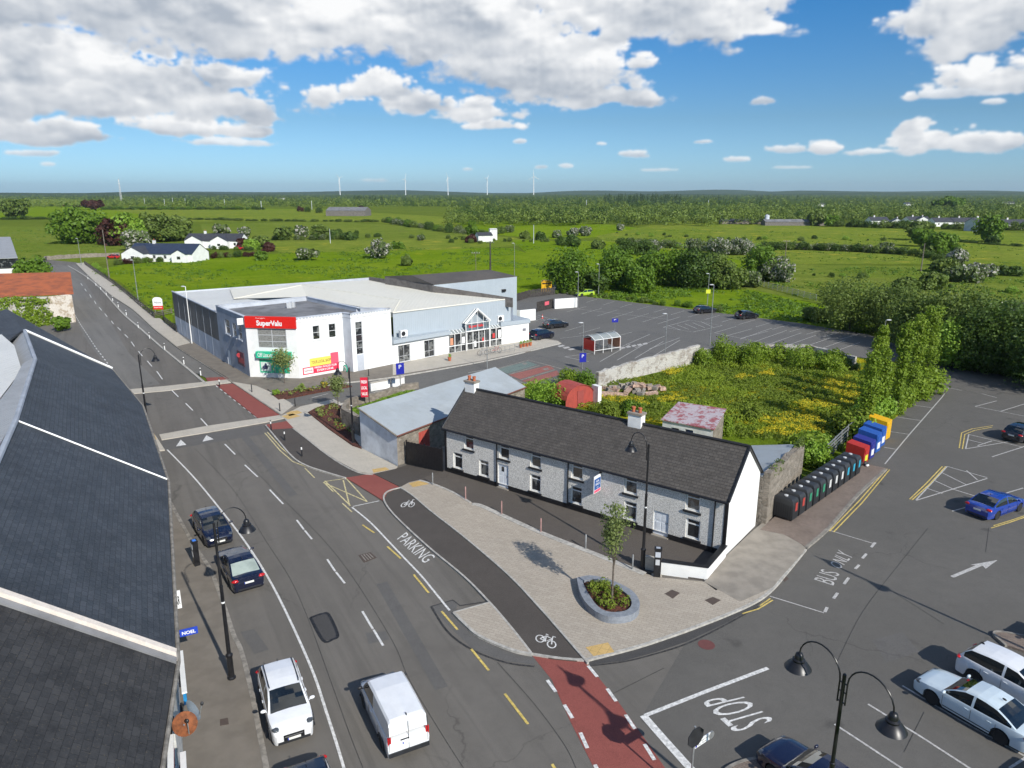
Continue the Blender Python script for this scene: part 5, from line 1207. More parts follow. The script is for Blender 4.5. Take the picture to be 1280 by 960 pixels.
def lean_to():
    a = g(957, 657); c = g(1001, 602); t = thing('stone_outbuilding', V3(a), 'rubble stone outbuilding with pale lean-to roof behind the black bins', 'shed')
    h = ht(957, 657, 592); u = (c-a).normalized(); n = Vector((-u.y, u.x)); L = (c-a).length; b = MB()
    nn = len(range(0, 8)); 
    top = [h+.0, h*.98, h*.96, h*.9, h*.93, h*.86, h*.88, h*.8]
    for off, mi in ((0, 0), (.45, 0)):
        for i in range(7): 
            p, q = a+u*L*i/7+n*off, a+u*L*(i+1)/7+n*off; b.quad(V3(p,0), V3(q,0), V3(q,top[i+1]), V3(p,top[i]))
    for i in range(7): p, q = a+u*L*i/7, a+u*L*(i+1)/7; b.quad(V3(p,top[i]), V3(q,top[i+1]), V3(q+n*.45,top[i+1]), V3(p+n*.45,top[i]))
    b.quad(V3(c,0), V3(c+n*.45,0), V3(c+n*.45,top[7]), V3(c,top[7])); b.quad(V3(a,0), V3(a+n*.45,0), V3(a+n*.45,top[0]), V3(a,top[0])); b.quad(V3(a+n*.45,0), V3(a+n*4.5,0), V3(a+n*4.5,h-1.4), V3(a+n*.45,h-.3)); b.quad(V3(c+n*.45,0), V3(c+n*4.5,0), V3(c+n*4.5,1.6), V3(c+n*.45,2.2)); b.build('wall', M['stone'], t)
    b = MB(); p0, p1 = a+n*.5, c+n*.5-u*.8; b.slab([V3(p0,h-.25), V3(p1,h-.55), V3(p1+n*3.4,h-1.35), V3(p0+n*4.2,h-1.3)], .1); b.build('roof', M['shed_roof'], t)
    cs = []; R = []
    for i in range(26): f = random.choice([random.uniform(.05,.35), random.uniform(.8,1)]); p = a+u*L*f+n*.2; cs.append((p.x, p.y, h*.93+random.uniform(-.5,.15))); R.append(random.uniform(.15,.35))
    quads_obj('ivy', leaf_arrays(cs, R, 30, .16), LEAF['olive'], t)
lean_to()
def quonset():
    a = g(707, 514); c = g(742, 506); fr = FR(a, c); o, u, n, L = fr; t = thing('red_shed', V3(a), 'small round-topped red sheet-metal shed behind the white house', 'shed'); b = MB(); N = 10; D = 2.6; h = 2.9
    pts = [o+u*(L/2-L/2*math.cos(math.pi*i/N)) for i in range(N+1)]; zs = [1.1+1.4*math.sin(math.pi*i/N) for i in range(N+1)]
    b.poly([V3(o+u*L,0), *[V3(p,z) for p, z in reversed(list(zip(pts, zs)))], V3(o,0)][::-1]); b.build('wall', M['red_sheet'], t)
    b = MB()
    for i in range(N): b.slab([V3(pts[i]+n*.1,zs[i]+.02), V3(pts[i+1]+n*.1,zs[i+1]+.02), V3(pts[i+1]-n*D,zs[i+1]+.02), V3(pts[i]-n*D,zs[i]+.02)], .04)
    b.build('roof', M['red_sheet'], t); b = MB(); b.obox(o, u, n, L*.4, L*.62, .0, .05, 0, 1.9); b.build('door', colr('dull_red', (.30,.06,.05), .8), t)
    b = MB(); p = g(743, 507); b.obox(p, u, n, 0, .5, -.5, .5, 0, 2.2); o_ = b.build('gate_pillar', M['render_white2'], None, loc=V3(p)); tag(o_, 'short white gate pillar beside the red shed', 'pillar')
quonset()
def rubble():
    c = g(795, 492); b = MB(); rs = random.Random(3)
    for i in range(42):
        a = rs.uniform(0, 6.28); r = rs.uniform(0, 1)**.7*3.0; p = Vector((c.x+math.cos(a)*r*1.2, c.y+math.sin(a)*r*.8, max(0, 1.0*(1-r/3.2))*rs.uniform(.5, 1.1)))
        s = [rs.uniform(.15, .4) for _ in range(3)]; 
        if i % 6 == 0: s[0] = rs.uniform(.8, 1.5)
        k = len(b.v); b.box(-s[0], s[0], -s[1], s[1], -s[2]*.7, s[2]*.7, i % 2); R = Matrix.Rotation(rs.uniform(0, 6), 3, 'Z') @ Matrix.Rotation(rs.uniform(-.5, .5), 3, 'X')
        for j in range(k, len(b.v)): b.v[j] = R @ (b.v[j]+Vector([rs.uniform(-.06,.06) for _ in range(3)])) + p + Vector((0,0,.25))
    o = b.build('rubble_heap', [colr('rubble_pink', (.42,.29,.22), .9, .3), M['slab_old']], None, loc=V3(c)); tag(o, 'heap of broken pinkish blocks and timbers in the overgrown plot', 'rubble', kind='stuff')
rubble()
# stone walls round the plot
def rough_wall(px, hs, t_, label, mat):
    P = [g(*p) for p in px]; Q = []; H = []
    for i in range(len(P)-1):
        k = max(2, int((P[i+1]-P[i]).length/.8))
        for j in range(k): Q.append(P[i].lerp(P[i+1], j/k)); H.append(hs[i]+(hs[i+1]-hs[i])*j/k+random.uniform(-.12, .12))
    Q.append(P[-1]); H.append(hs[-1]); return coped_wall('stone_wall', Q, -.05, H, .45, M[mat], None, label)
rough_wall([(746,486),(790,473),(832,463),(872,455)], [2.0,2.1,2.2,2.6], .5, 'pale limewashed stone wall along the shop car park', 'stone_white')
rough_wall([(872,455),(915,450),(965,449),(1012,452),(1068,463)], [2.0,1.9,2.1,2.2,1.8], .5, 'ivy-covered stone wall at the back of the overgrown plot', 'stone_white')
rough_wall([(429,524),(434,512),(446,505),(470,500),(505,489),(522,485)], [1.0,1.0,.9,.8,.75,.7], .4, 'low grey stone wall curving round the grass bed', 'stone')
rough_wall([(430,533),(452,545)], [1.9,1.9], .3, 'dark stone wall stub between the bark bed and the shed', 'stone')
def low_white_wall():
    for i, (a, c, lb) in enumerate((((463,489),(487,484.5),'left white rendered block wall by the shop entrance road'), ((490,484),(505,481),'right white rendered block wall by the shop entrance road'))):
        coped_wall('white_wall', [g(*a), g(*c)], 0, .95, .3, M['render_white2'], M['concrete'], lb)
low_white_wall()
rough_wall([(50,332),(58,325),(100,322),(150,320)], [1.3,1.3,1.3,1.2], .4, 'roadside stone wall at the far bend', 'stone')
# ---- fences
def rail_fence(px, step, label, h=1.15, mat='wood_fence', rails=3, name='timber_fence', pr=.06, group=None):
    P = [g(*p) for p in px]; t = thing(name, V3(P[0]), label, 'fence'); rb = MB(); pts = []
    for i in range(len(P)-1):
        k = max(1, round((P[i+1]-P[i]).length/step)); pts += [P[i].lerp(P[i+1], j/k) for j in range(k)]
    pts.append(P[-1]); me = None
    for p in pts:
        if me is None:
            b = MB(); b.box(p.x-pr, p.x+pr, p.y-pr, p.y+pr, -.1, h+.1); o = b.build('post', M[mat], t); me = o; p0 = p
        else:
            c = me.copy(); COL.objects.link(c); c.parent = t; c.location = V3(p-p0)
    for z in [h*(i+.6)/rails for i in range(rails)]:
        for i in range(len(pts)-1):
            fr = FR(pts[i], pts[i+1]); rb.obox(*fr[:3], -.05, fr[3]+.05, -.03, .03, z, z+.11)
    rb.build('rails', M[mat], t); return t
rail_fence([(106,331),(122,342),(141,355),(160,370),(176,384),(193,398)], 2.2, 'long dark timber rail fence between the far footpath and the field')
rail_fence([(205,398),(206,404),(221,416)], 1.5, 'short dark timber fence at the corner of the shaded market wall')
rail_fence([(193,397),(215,392)], 2.0, 'pale field gate rails behind the red and white sign', .95, 'pole_wood', 3, 'field_gate')
rail_fence([(935,352),(960,360),(990,368),(1020,376)], 2.4, 'galvanised fence crossing the rough grass right of the car park', 1.3, 'steel', 4, 'field_fence', .04)
rail_fence([(1032,578),(1050,560),(1066,545),(1080,530),(1100,515)], 2.4, 'wire fence behind the coloured clothing banks', 1.6, 'steel', 5, 'wire_fence', .035)
rail_fence([(1243,393),(1262,398),(1290,405)], 2.4, 'grey fence glimpsed between the trees at the right edge', 1.5, 'steel', 4, 'field_fence', .04)
# ================================================================ STREET FURNITURE
def bollard(px, py, h, label, mat, top=None, group=None, r=.055, z=0.0):
    p = g(px, py, z); t = thing('bollard', V3(p, z), label, 'bollard', group); b = MB(); b.lathe(V3(p, z), [(r*1.25,0),(r*1.1,.05),(r,.08),(r,h-.03),(r*.6,h)], 10); b.build('post', mat, t, smooth=40)
    if top: b = MB(); b.lathe(V3(p, z), [(r+.004,h*.62),(r+.004,h*.86)], 10); b.build('band', top, t)
    return t
wb = plain('white_bollard', (.74,.74,.72), .5)
for px, py in ((110,349),(120,357),(126,362),(133,369),(141,376),(148,384),(158,394),(173,410),(187,423),(206,437),(230,455),(251,469)):
    bollard(px, py, .95, 'white bollard in the row up the far cycle lane kerb', wb, M['dark_sill'], 'white bollards along the far cycle lane', z=.1, r=.07)
for px, py, lb in ((274.5,483,'white-banded bollard on the concrete strip at the first crossing'),(339,537,'white-banded bollard beside the second red crossing patch'),(356,550,'middle white-banded bollard below the second crossing'),(377.5,570,'white-banded bollard where the yellow lines bend')):
    bollard(px, py, .95, lb, M['black'], wb, 'banded bollards at the crossings', z=.1, r=.06)
for px, py, lb in ((315,490,'thin black bollard left of the red crossing path'),(350,514,'thin black bollard at the lower end of the concrete island'),(369,508,'thin black bollard at the mouth of the shop road'),(461,470,'dark bollard on the pavement by the market wall')):
    bollard(px, py, .9, lb, M['black'], None, 'thin dark bollards by the shop road', z=.1)
pk = plain('dusty_red_post', (.34,.20,.18), .6)
for px, py, lb, m_ in ((541,606,'first slim post on the kerb strip nearest the black gate',M['steel']),(582,624,'second slim reddish post below the left door of the house',pk),(627,642.5,'third slim reddish post on the kerb strip',pk),(676,665,'fourth slim reddish post near the lamp shadow',pk),(732,686,'grey slim post beyond the tree shadow',M['steel']),(790.5,712,'grey slim post beside the black lamp column',M['steel'])):
    bollard(px, py, 1.0, lb, m_, None, 'slim posts before the house yard', z=.1, r=.05)
def swan_lamp(base, d, label, h=7.9, z0=.1, arms=1, reach=1.25, head=.36):
    """decorative column with a swan-neck arm and a bell shade; d = arm direction in plan"""
    B = Vector((base.x, base.y, z0)); t = thing('street_lamp', B, label, 'street lamp'); b = MB()
    b.lathe(B, [(.19,0),(.19,.08),(.14,.12),(.13,1.15),(.16,1.2),(.16,1.28),(.095,1.34),(.075,h*.6),(.085,h*.6+.02),(.085,h*.6+.08),(.06,h*.6+.1),(.055,h),(.02,h+.03)], 14); b.build('column', M['black'], t, smooth=40)
    b = MB(); b.lathe(B, [(.083,h*.5),(.083,h*.5+.08)], 14); b.build('band', wb, t)
    for k in range(arms):
        dd = Vector((d.x, d.y, 0)).normalized()*(1 if k == 0 else -1); a = MB(); s = B+dd*.06
        p = lambda x, z: B + dd*x + Vector((0, 0, z))
        pts = [p(.13,h-1.0), p(.13,h-.25)]
        for i in range(0, 13): ang = math.pi*(1-i/12); pts.append(p(.13+reach/2+reach/2*math.cos(ang), h-.25+.75*math.sin(ang)))
        a.tube(pts, .026, 8)
        for z in (h-.95, h-.6, h-.3): a.tube([p(.0,z), p(.13,z)], .022, 6)
        ar = a.build('arm', M['black'], t, smooth=40)
        hd = MB(); c = p(.13+reach, h-.30)
        hd.lathe(c, [(.03,.10),(.10,.06),(.13,-.02),(.14,-.12),(.20,-.16),(.19,-.22),(head*.75,-.30),(head,-.44),(head*1.05,-.47),(head*.95,-.48)], 20); hh = hd.build('lamp_shade', M['black'], t, smooth=50)
        gl = MB(); gl.ell(c+Vector((0,0,-.48)), head*.6, head*.6, .1); gl.build('lamp_glass', M['lamp_glass'], hh, smooth=0)
    return t
rd = (g(307, 677)-g(242, 600)).normalized(); rn = Vector((-rd.y, rd.x))   # along / across the street (towards the right)
if rn.x < 0: rn = -rn
swan_lamp(g(290, 850), rn, 'tall black swan-neck lamp on the brown pavement by the parked cars', arms=1)
swan_lamp(g(803, 712), (g(760, 690)-g(800, 712)), 'black swan-neck lamp in front of the white house right of the young tree')
swan_lamp(g(442, 555), (g(410, 545)-g(442, 552)), 'black swan-neck lamp standing at the bark planting bed', h=7.0)
swan_lamp(g(186, 540), rn, 'black swan-neck lamp rising behind the slate terrace', h=7.4)
pR = P3(1056, 843, 8.1); dR = P3(1107, 885, 7.4)-P3(1008, 822, 7.4)
swan_lamp(pR, dR, 'large double-armed black lamp in the right foreground', h=8.1, z0=0, arms=2, reach=1.45, head=.40)
tp = g(1050, 710); bs = tp - Vector((-.565, .825))*(8.2/math.tan(math.radians(34)))
swan_lamp(bs, dR, 'double-armed black lamp at the cobbled island beyond the right edge', h=8.2, z0=0, arms=2, reach=1.45)
# traffic-like round sign on the bed lamp
p = g(442, 555); q = MB(); hS = ht(442, 555, 463); rd2 = Vector((.85, -.53, 0)).normalized()
# pharmacy-green round sign on the shop's corner
def round_sign():
    fr = MK[1]; s, z = onwall(fr, 431.5, 459.5); o, u, n, L = fr; p = o+u*min(s, L-.3); t = thing('round_sign', V3(p, z), 'round green and white sign standing out from the recessed white wall', 'sign')
    b = MB(); c = V3(p+n*.55, z); b.tube([c-V3(u)*.06, c+V3(u)*.06], .5, 20); b.build('disc', colr('mint_green', (.03,.42,.27)), t); b = MB(); b.tube([c-V3(u)*.075, c+V3(u)*.075], .36, 20); b.build('disc_face', M['white'], t)
    b = MB(); b.obox(p, u, n, -.02, .02, 0, .2, z-.03, z+.03); b.build('bracket', M['black'], t)
    b = MB(); b.tube([c-V3(u)*.09, c-V3(u)*.08], .1, 6); b.obox(p+n*.55-u*.09, n, -u, -.22, .22, .0, .012, z-.07, z+.07); b.obox(p+n*.55-u*.09, n, -u, -.07, .07, .0, .014, z-.22, z+.22); b.build('cross_mark', colr('mint_green', (.03,.42,.27)), t)
round_sign()
def pole(px, py, vt, label, name='street_lamp', mat='steel', head=None, cross=False, r=.07, hmax=None, z=0.0, cat='street lamp', group=None):
    b_ = g(px, py); h = hmax or ht(px, py, vt); t = thing(name, V3(b_), label, cat, group); b = MB(); b.tube([V3(b_,-.1), V3(b_,1.0), V3(b_,h)], [r*1.25, r*1.2, r*.7], 8); b.build('column', M[mat], t, smooth=40)
    if head is not None:
        d = Vector(head).normalized(); c = V3(b_, h)+V3(d)*.35; b = MB(); b.tube([V3(b_,h-.05), V3(b_, h)+V3(d)*.2], r*.6, 6); b.ell(c, .34 if abs(d.x) > .5 else .14, .14 if abs(d.x) > .5 else .34, .09); b.build('lamp_head', M['grey_frame'], t, smooth=0)
    if cross:
        b = MB(); w_ = 1.1; b.box(b_.x-w_, b_.x+w_, b_.y-.06, b_.y+.06, h-.5, h-.38); b.build('crossarm', M[mat], t)
        for s in (-.95, -.35, .35, .95): b = MB(); b.lathe((b_.x+s, b_.y, h-.37), [(.05,0),(.08,.06),(.05,.12),(.07,.18),(.03,.22)], 8); b.build('insulator', M['render_lgrey'], t)
    return t
pole(240, 430, 358, 'slim white lamp column against the dark cladding of the market', mat='white_frame', head=(-1, 0))
pole(173, 377, 325, 'grey lamp column on the far footpath by the timber fence', head=(-1, 0))
pole(102, 332, 298, 'grey lamp column at the far bend of the road', head=(-1, 0))
pole(137, 350, 287, 'tall leaning-looking timber pole beyond the timber fence', 'utility_pole', 'pole_wood', cat='pole', r=.13)
pole(609, 461, 414, 'thin grey lamp column before the glazed porch', head=(0, -1), hmax=6.5, r=.05)
pole(728, 461, 412, 'lamp column with blue sign at the corner of the plot wall', head=(-1, 0), hmax=6.0, r=.05)
pole(831, 446, 400, 'lamp column behind the limewashed wall', head=(-1, 0), hmax=6.0, r=.06)
pole(887, 432, 341, 'tallest lamp column at the ivy end of the plot wall', head=(-1, 0), r=.07, hmax=9)
pole(722, 385, 340, 'lamp column beside the lime-green car', head=(-1, 0)); pole(748, 368, 330, 'lamp column in front of the dense tree clump', head=(-1, 0))
pole(884, 381, 342, 'lamp column with a small yellow notice behind the black parked car', head=(-1, 0))
pole(643, 350, 304, 'thin mast behind the brown-roofed hall', head=(-1, 0), r=.06)
pole(613, 340, 305, 'dark timber power pole rising over the brown roof', 'power_pole', 'wood_fence', cross=True, cat='pole', r=.22, hmax=8.6)
pole(595, 348, 322, 'short timber pole with crossarm behind the brown roof', 'power_pole', 'pole_wood', cross=True, cat='pole', hmax=7)
pole(1151, 339, 304, 'timber pole standing alone in the right field', 'power_pole', 'pole_wood', cat='pole', r=.14); pole(981, 327, 300, 'timber pole beside the flowering hawthorn', 'power_pole', 'pole_wood', cross=True, cat='pole', r=.12)
pole(667, 304, 281, 'white post in the middle field', 'power_pole', 'render_lgrey', cat='pole', r=.14); pole(413, 304, 286, 'pale post in the field above the market', 'power_pole', 'render_lgrey', cat='pole', r=.12)
pole(501, 490, 427, 'grey post with blue sign beside the white block walls', 'sign_post', 'steel', cat='post', r=.045, hmax=5.2)
pole(1098, 470, 432, 'lamp column among the ivy columns', 'street_lamp', 'steel', head=(1, 0), hmax=7, r=.05)
def blue_sign(px, py, z, w, h, label, ang=0.0, mat=None):
    b_ = g(px, py); u = Vector((math.cos(ang), math.sin(ang))); n = Vector((u.y, -u.x)); t = thing('blue_sign', V3(b_, z), label, 'sign'); b = MB(); b.obox(b_, u, n, -w/2, w/2, .06, .09, z, z+h); b.build('panel', colr('deep_blue', (.012,.018,.30)), t); b = MB(); b.tube([V3(b_-n*.02,0), V3(b_-n*.02,z+h)], .035, 6); b.build('post', M['steel'], t)
    b = MB(); put_text(b, 'P', V3(b_-u*w*.16+n*.093, z+h*.5), V3(u), (0,0,1), w*.32, h*.34); b.build('lettering', M['white'], t); return t
blue_sign(501, 490, 2.1, .95, 1.3, 'blue parking sign on the post by the white block walls', .5); blue_sign(728, 461, .9, .9, 1.2, 'blue parking sign on the column at the plot wall', .2)
p_ = g(770, 421); blue_sign(768, 420, 2.2, 1.0, .6, 'small blue sign behind the trolley shelter', .1)
o = MB(); b_ = g(884, 381); o.box(b_.x-.45, b_.x+.45, b_.y-.12, b_.y-.08, 2.3, 3.1); k = o.build('yellow_notice', colr('notice_yellow', (.65,.68,.05)), None, loc=V3(b_, 2.3)); tag(k, 'small yellow notice fixed to the lamp column', 'notice')
# red and white totem banner
def totem():
    b_ = g(457, 507); t = thing('banner_sign', V3(b_), 'tall narrow red banner sign on a dark post in the grass bed', 'sign'); ang = math.radians(8); u = Vector((math.cos(ang), math.sin(ang))); n = Vector((u.y, -u.x)); b = MB(); b.obox(b_, u, n, .36, .44, -.04, .04, 0, 3.1); b.build('post', M['black'], t)
    b = MB(); b.obox(b_, u, n, -.42, .34, -.03, .03, .95, 3.1); b.build('panel', colr('banner_red', (.60,.02,.05)), t); b = MB()
    for z, tx in ((2.45,'FRESH'),(1.8,'LOCAL'),(1.15,'VALUE')): put_text(b, tx, V3(b_-u*.34+n*.034, z), V3(u), (0,0,1), .6, .34, bold=.03)
    b.build('lettering', M['white'], t)
totem()
def field_sign():
    b_ = g(199, 394); u = Vector((1, .1)).normalized(); n = Vector((u.y, -u.x)); t = thing('field_sign', V3(b_), 'rounded white and red roadside sign behind the fence', 'sign'); b = MB(); b.obox(b_, u, n, -.85, .85, -.06, .06, 1.5, 3.0); b.ell(V3(b_, 3.0), .83, .055, .35); b.build('panel', M['white'], t)
    b = MB(); b.obox(b_, u, n, -.86, .86, -.065, .065, 1.1, 1.75); b.build('red_panel', colr('fascia_red', (.66,.018,.012)), t); b = MB()
    for s in (-.6, .6): b.obox(b_, u, n, s-.04, s+.04, -.04, .04, 0, 1.1)
    b.build('legs', M['steel'], t); b = MB(); put_text(b, 'SuperValu', V3(b_-u*.7+n*.068, 1.3), V3(u), (0,0,1), 1.4, .28, bold=.02); b.build('lettering', M['white'], t)
    b = MB(); put_text(b, 'Welcome', V3(b_-u*.6+n*.064, 2.2), V3(u), (0,0,1), 1.2, .35, bold=.01); b.build('lettering', M['dark_sill'], t)
field_sign()
def meter(px, py, label, h=1.7, face=None, ang=0, topc=None):
    p = g(px, py, .1); t = thing('parking_meter', V3(p, .1), label, 'parking meter'); u = Vector((math.cos(ang), math.sin(ang))); n = Vector((u.y, -u.x)); b = MB(); b.obox(p, u, n, -.2, .2, -.16, .16, .1, h+.1); b.obox(p, u, n, -.22, .22, -.18, .18, h+.1, h+.18); b.build('cabinet', M['black'], t)
    b = MB(); b.obox(p, u, n, -.15, .15, .161, .175, h-.35, h-.02); sc = b.build('screen_panel', M['render_lgrey'], t); b = MB(); b.obox(p, u, n, -.12, .12, .161, .172, h-.85, h-.5, 0); b.build('keypad', M['grey_frame'], t)
    b = MB(); b.obox(p, u, n, -.12, .12, -.10, .10, h+.181, h+.20); b.build('solar_panel', topc or M['render_blue'], t); b = MB(); b.obox(p, u, n, -.3, .3, -.25, .25, .0, .1); b.build('base', M['concrete'], t)
meter(821, 720, 'black parking meter at the end of the white yard wall', 1.75, ang=-.2); meter(246, 706, 'black parking meter with bright blue top on the brown pavement', 1.55, ang=-.9, topc=colr('meter_blue', (.05,.22,.75)))
# stop-sign pole and direction sign (seen from behind)
def stop_pole():
    tz = 3.3; T = P3(869, 908, tz); p = Vector((T.x, T.y)); t = thing('stop_sign', V3(p), 'grey octagonal sign seen from behind on a slim pole by the stop line', 'sign'); b = MB(); b.tube([V3(p,0), V3(p,tz)], .04, 8); b.build('pole', M['steel'], t)
    d = (g(1043, 905)-g(1130, 962)).normalized(); u = Vector((-d.y, d.x)); pts = [V3(p-d*.05, tz-.42) + V3(u)*(.42*math.cos(math.pi/8+i*math.pi/4)) + Vector((0,0,.42*math.sin(math.pi/8+i*math.pi/4))) for i in range(8)]
    b = MB(); b.add(pts+[q-V3(d)*.03 for q in pts], [tuple(range(8)), tuple(reversed(range(8,16)))]+[(i,(i+1)%8,8+(i+1)%8,8+i) for i in range(8)]); b.build('plate', M['black_plastic'], t)
    b = MB(); e = (P3(887, 928, 2.45)-P3(872, 938, 2.45)); e = Vector((e.x, e.y)).normalized(); t2 = thing('direction_sign', V3(p, 2.3), 'small white direction finger sign below the octagonal sign', 'sign'); n = Vector((e.y, -e.x)); b.obox(p, e, n, .05, .95, -.02, .02, 2.3, 2.58); b.build('panel', M['white'], t2)
    b = MB(); put_text(b, 'Carrick Court', V3(p+e*.22+n*.023, 2.46), V3(e), (0,0,1), .62, .075); put_text(b, 'Car Park', V3(p+e*.22+n*.023, 2.34), V3(e), (0,0,1), .45, .075); b.build('lettering', M['dark_sill'], t2); b = MB(); b.obox(p, e, n, .08, .17, .021, .024, 2.33, 2.45); b.build('symbol', colr('deep_blue', (.012,.018,.30)), t2)
    b = MB(); b.tube([V3(p+e*.98-n*.03,2.44), V3(p+e*.98+n*.03,2.44)], .15, 16); b.build('finger_end', M['steel'], t2)
stop_pole()
# second tall sign pole whose shadow falls on the red lane
# planter with granite kerb
def planter():
    px = [(721,722),(737,719),(755,722),(772,728),(790,738),(799,750),(798,761),(787,769),(765,771),(748,766),(734,755),(725,740)]; z = .52; P = smooth_pts([g(*q, z) for q in px]+[g(*px[0], z)], 4)[:-1]; c = sum(P, Vector((0,0)))/len(P); Q = [p+(c-p).normalized()*.46 for p in P]; n = len(P)
    t = thing('planter', V3(c), 'curved blue-grey granite planter on the paved corner', 'planter'); b = MB(); v = [V3(p,.1) for p in P]+[V3(p,z) for p in P]+[V3(p,z) for p in Q]+[V3(p,.1) for p in Q]
    b.add(v, [(k*n+i, k*n+(i+1)%n, (k+1)*n+(i+1)%n, (k+1)*n+i) for k in range(3) for i in range(n)]); b.build('kerb_ring', M['planter'], t); b = MB(); b.poly([V3(p,.38) for p in Q]); b.build('soil', M['mulch'], t)
    cs = []; R = []
    for i in range(46): f = random.random()**.5*.8; p = c.lerp(Q[random.randrange(n)], f); cs.append((p.x, p.y, .5+random.uniform(0,.30))); R.append(random.uniform(.12,.3))
    o = quads_obj('planting', leaf_arrays(cs, R, 34, .11, up=.5), LEAF['weeds'], None, V3(c)); tag(o, 'low green shrubs filling the granite planter', 'plants', kind='stuff')
planter()
# satellite dishes, signs on the terrace front
def terrace_bits():
    E0, E1, E2, E3, E4, R3 = TE; d = (E4-E3); d.z = 0; d.normalize(); n = Vector((-d.y, d.x, 0)); n = n if n.x > 0 else -n
    d2 = (E3-E2); d2.z = 0; d2.normalize(); n2 = Vector((-d2.y, d2.x, 0)); n2 = n2 if n2.x > 0 else -n2
    def dish(px, py, z, r, col, lb, ax):
        c = P3(px, py, z); t = thing('satellite_dish', c, lb, 'satellite dish'); ax = Vector(ax).normalized(); b = MB(); x = ax.cross(Vector((0,0,1))).normalized(); y = ax.cross(x); N = 20; vs = [c+ax*(-.12)]; fs = []
        for k, (rr, dd) in enumerate(((.5,-.08),(.85,0),(1.0,.06))):
            for i in range(N): a = 2*math.pi*i/N; vs.append(c+(x*math.cos(a)+y*math.sin(a))*r*rr+ax*dd*r)
        for i in range(N): fs.append((0,1+i,1+(i+1)%N))
        for k in range(2):
            for i in range(N): fs.append((1+k*N+i,1+(k+1)*N+i,1+(k+1)*N+(i+1)%N,1+k*N+(i+1)%N))
        b.add(vs, fs); b.build('reflector', col, t, smooth=0); b = MB(); b.tube([c-ax*.1, c-ax*.45-Vector((0,0,.1))-n*.2], .03, 6); b.tube([c+y*r*.9, c+ax*r*.9], .018, 6); b.build('arm', M['steel'], t); b = MB(); b.ell(c+ax*r*.9, .06, .06, .08); b.build('receiver', M['black_plastic'], t)
    dish(231, 905, 4.1, .42, colr('rust_dish', (.20,.062,.018), .8, .3), 'rust-coloured satellite dish at the eave of the nearest house', (.55, -.5, .75)); dish(241, 888, 3.7, .42, colr('grey_dish', (.20,.23,.25), .6), 'grey satellite dish just behind the rusty one', (.8, .35, .5))
    def proj_sign(px, py, z, L, h, col, lb, tx, tcol='white'):
        c = P3(px, py, z); t = thing('projecting_sign', c, lb, 'sign'); b = MB(); o = Vector((c.x, c.y)); u = Vector((n2.x, n2.y)); k = Vector((d2.x, d2.y)); b.obox(o, u, k, 0, L, -.03, .03, z-h, z); b.build('panel', col, t)
        b = MB(); b.obox(o, u, k, -.35, 0, -.02, .02, z-h*.6, z-h*.4); b.build('bracket', M['black'], t)
        b = MB(); put_text(b, tx, V3(o+u*L*.12+k*.033, z-h*.78), V3(u), (0,0,1), L*.76, h*.5, bold=.03); b.build('lettering', M[tcol], t)
        return t
    proj_sign(224, 788, 3.0, .75, .34, colr('bright_blue', (.02,.06,.45)), 'small blue projecting shop sign with white letters', 'NOEL'); proj_sign(214, 740, 3.3, .38, .95, M['white'], 'white framed hanging sign with black letters beneath the eave', 'BAR', 'dark_sill')
    # shop fascia boards along the fronts
    for (a, c, z0, z1, nm, col, lb, tx) in ((P3(226, 818, 2.9), P3(231, 870, 2.9), 2.5, 3.0, 'shop_fascia', colr('sky_blue', (.02,.22,.48)), 'sky-blue shop fascia board below the terrace gutter', None), (P3(214, 925, 3.2), P3(214, 1000, 3.2), 2.8, 3.35, 'shop_fascia', colr('salmon_red', (.55,.10,.08)), 'salmon-red shop fascia under the nearest gutter', None), (P3(229, 945, 2.8), P3(232, 1010, 2.8), 2.2, 2.9, 'shop_fascia', colr('sky_blue', (.02,.22,.48)), 'blue shop sign at the bottom left edge', None)):
        fr = FR(a.xy, c.xy); k = fr[2] if fr[2].x > 0 else -fr[2]; t = thing(nm, V3(a.xy, z0), lb, 'sign'); b = MB(); b.obox(fr[0], fr[1], k, 0, fr[3], -.06, .06, z0, z1); b.build('board', col, t); b = MB(); b.obox(fr[0], fr[1], k, 0, fr[3], -.09, .10, z1+.002, z1+.08); b.build('cornice', M['white_frame'], t)
terrace_bits()
# drain covers
for i, (px, lb) in enumerate((([(831,742),(840,737),(850,741),(841,748)],'left dark manhole cover on the beige paving'),([(881,750),(891,746),(901,750),(891,756)],'right dark manhole cover on the beige paving'),([(448,694),(463,690),(471,697),(455,703)],'square iron drain grating in the middle of the road'),([(275,899),(285,897),(286,905),(275,907)],'rusty square cover on the brown pavement'),([(977,723),(982,720),(986,723),(981,727)],'small gully at the kerb of the old concrete drive'))):
    z = .124 if i in (0,1,3) else .02; b = MB(); P = [g(*q, z) for q in px]; b.prism(P, z-.03, z, 0)
    c = sum(P, Vector((0,0)))/4
    if i == 2:
        for k in range(1, 5): a_, c_ = P[0].lerp(P[1], k/5), P[3].lerp(P[2], k/5); fr = FR(a_, c_); b.obox(*fr[:3], .1, fr[3]-.1, -.03, .03, z, z+.01, 1)
    tag(b.build('manhole_cover', [colr('iron_cover', (.085,.062,.05), .8), M['kerb_old']], None, loc=V3(c)), lb, 'manhole cover')
b = MB(); c = g(883, 806); b.lathe(V3(c, .010), [(.42,0),(.42,.004)], 18); tag(b.build('manhole_cover', colr('red_cover', (.14,.05,.045), .8), None, loc=V3(c)), 'round reddish manhole cover at the mouth of the side road', 'manhole cover')
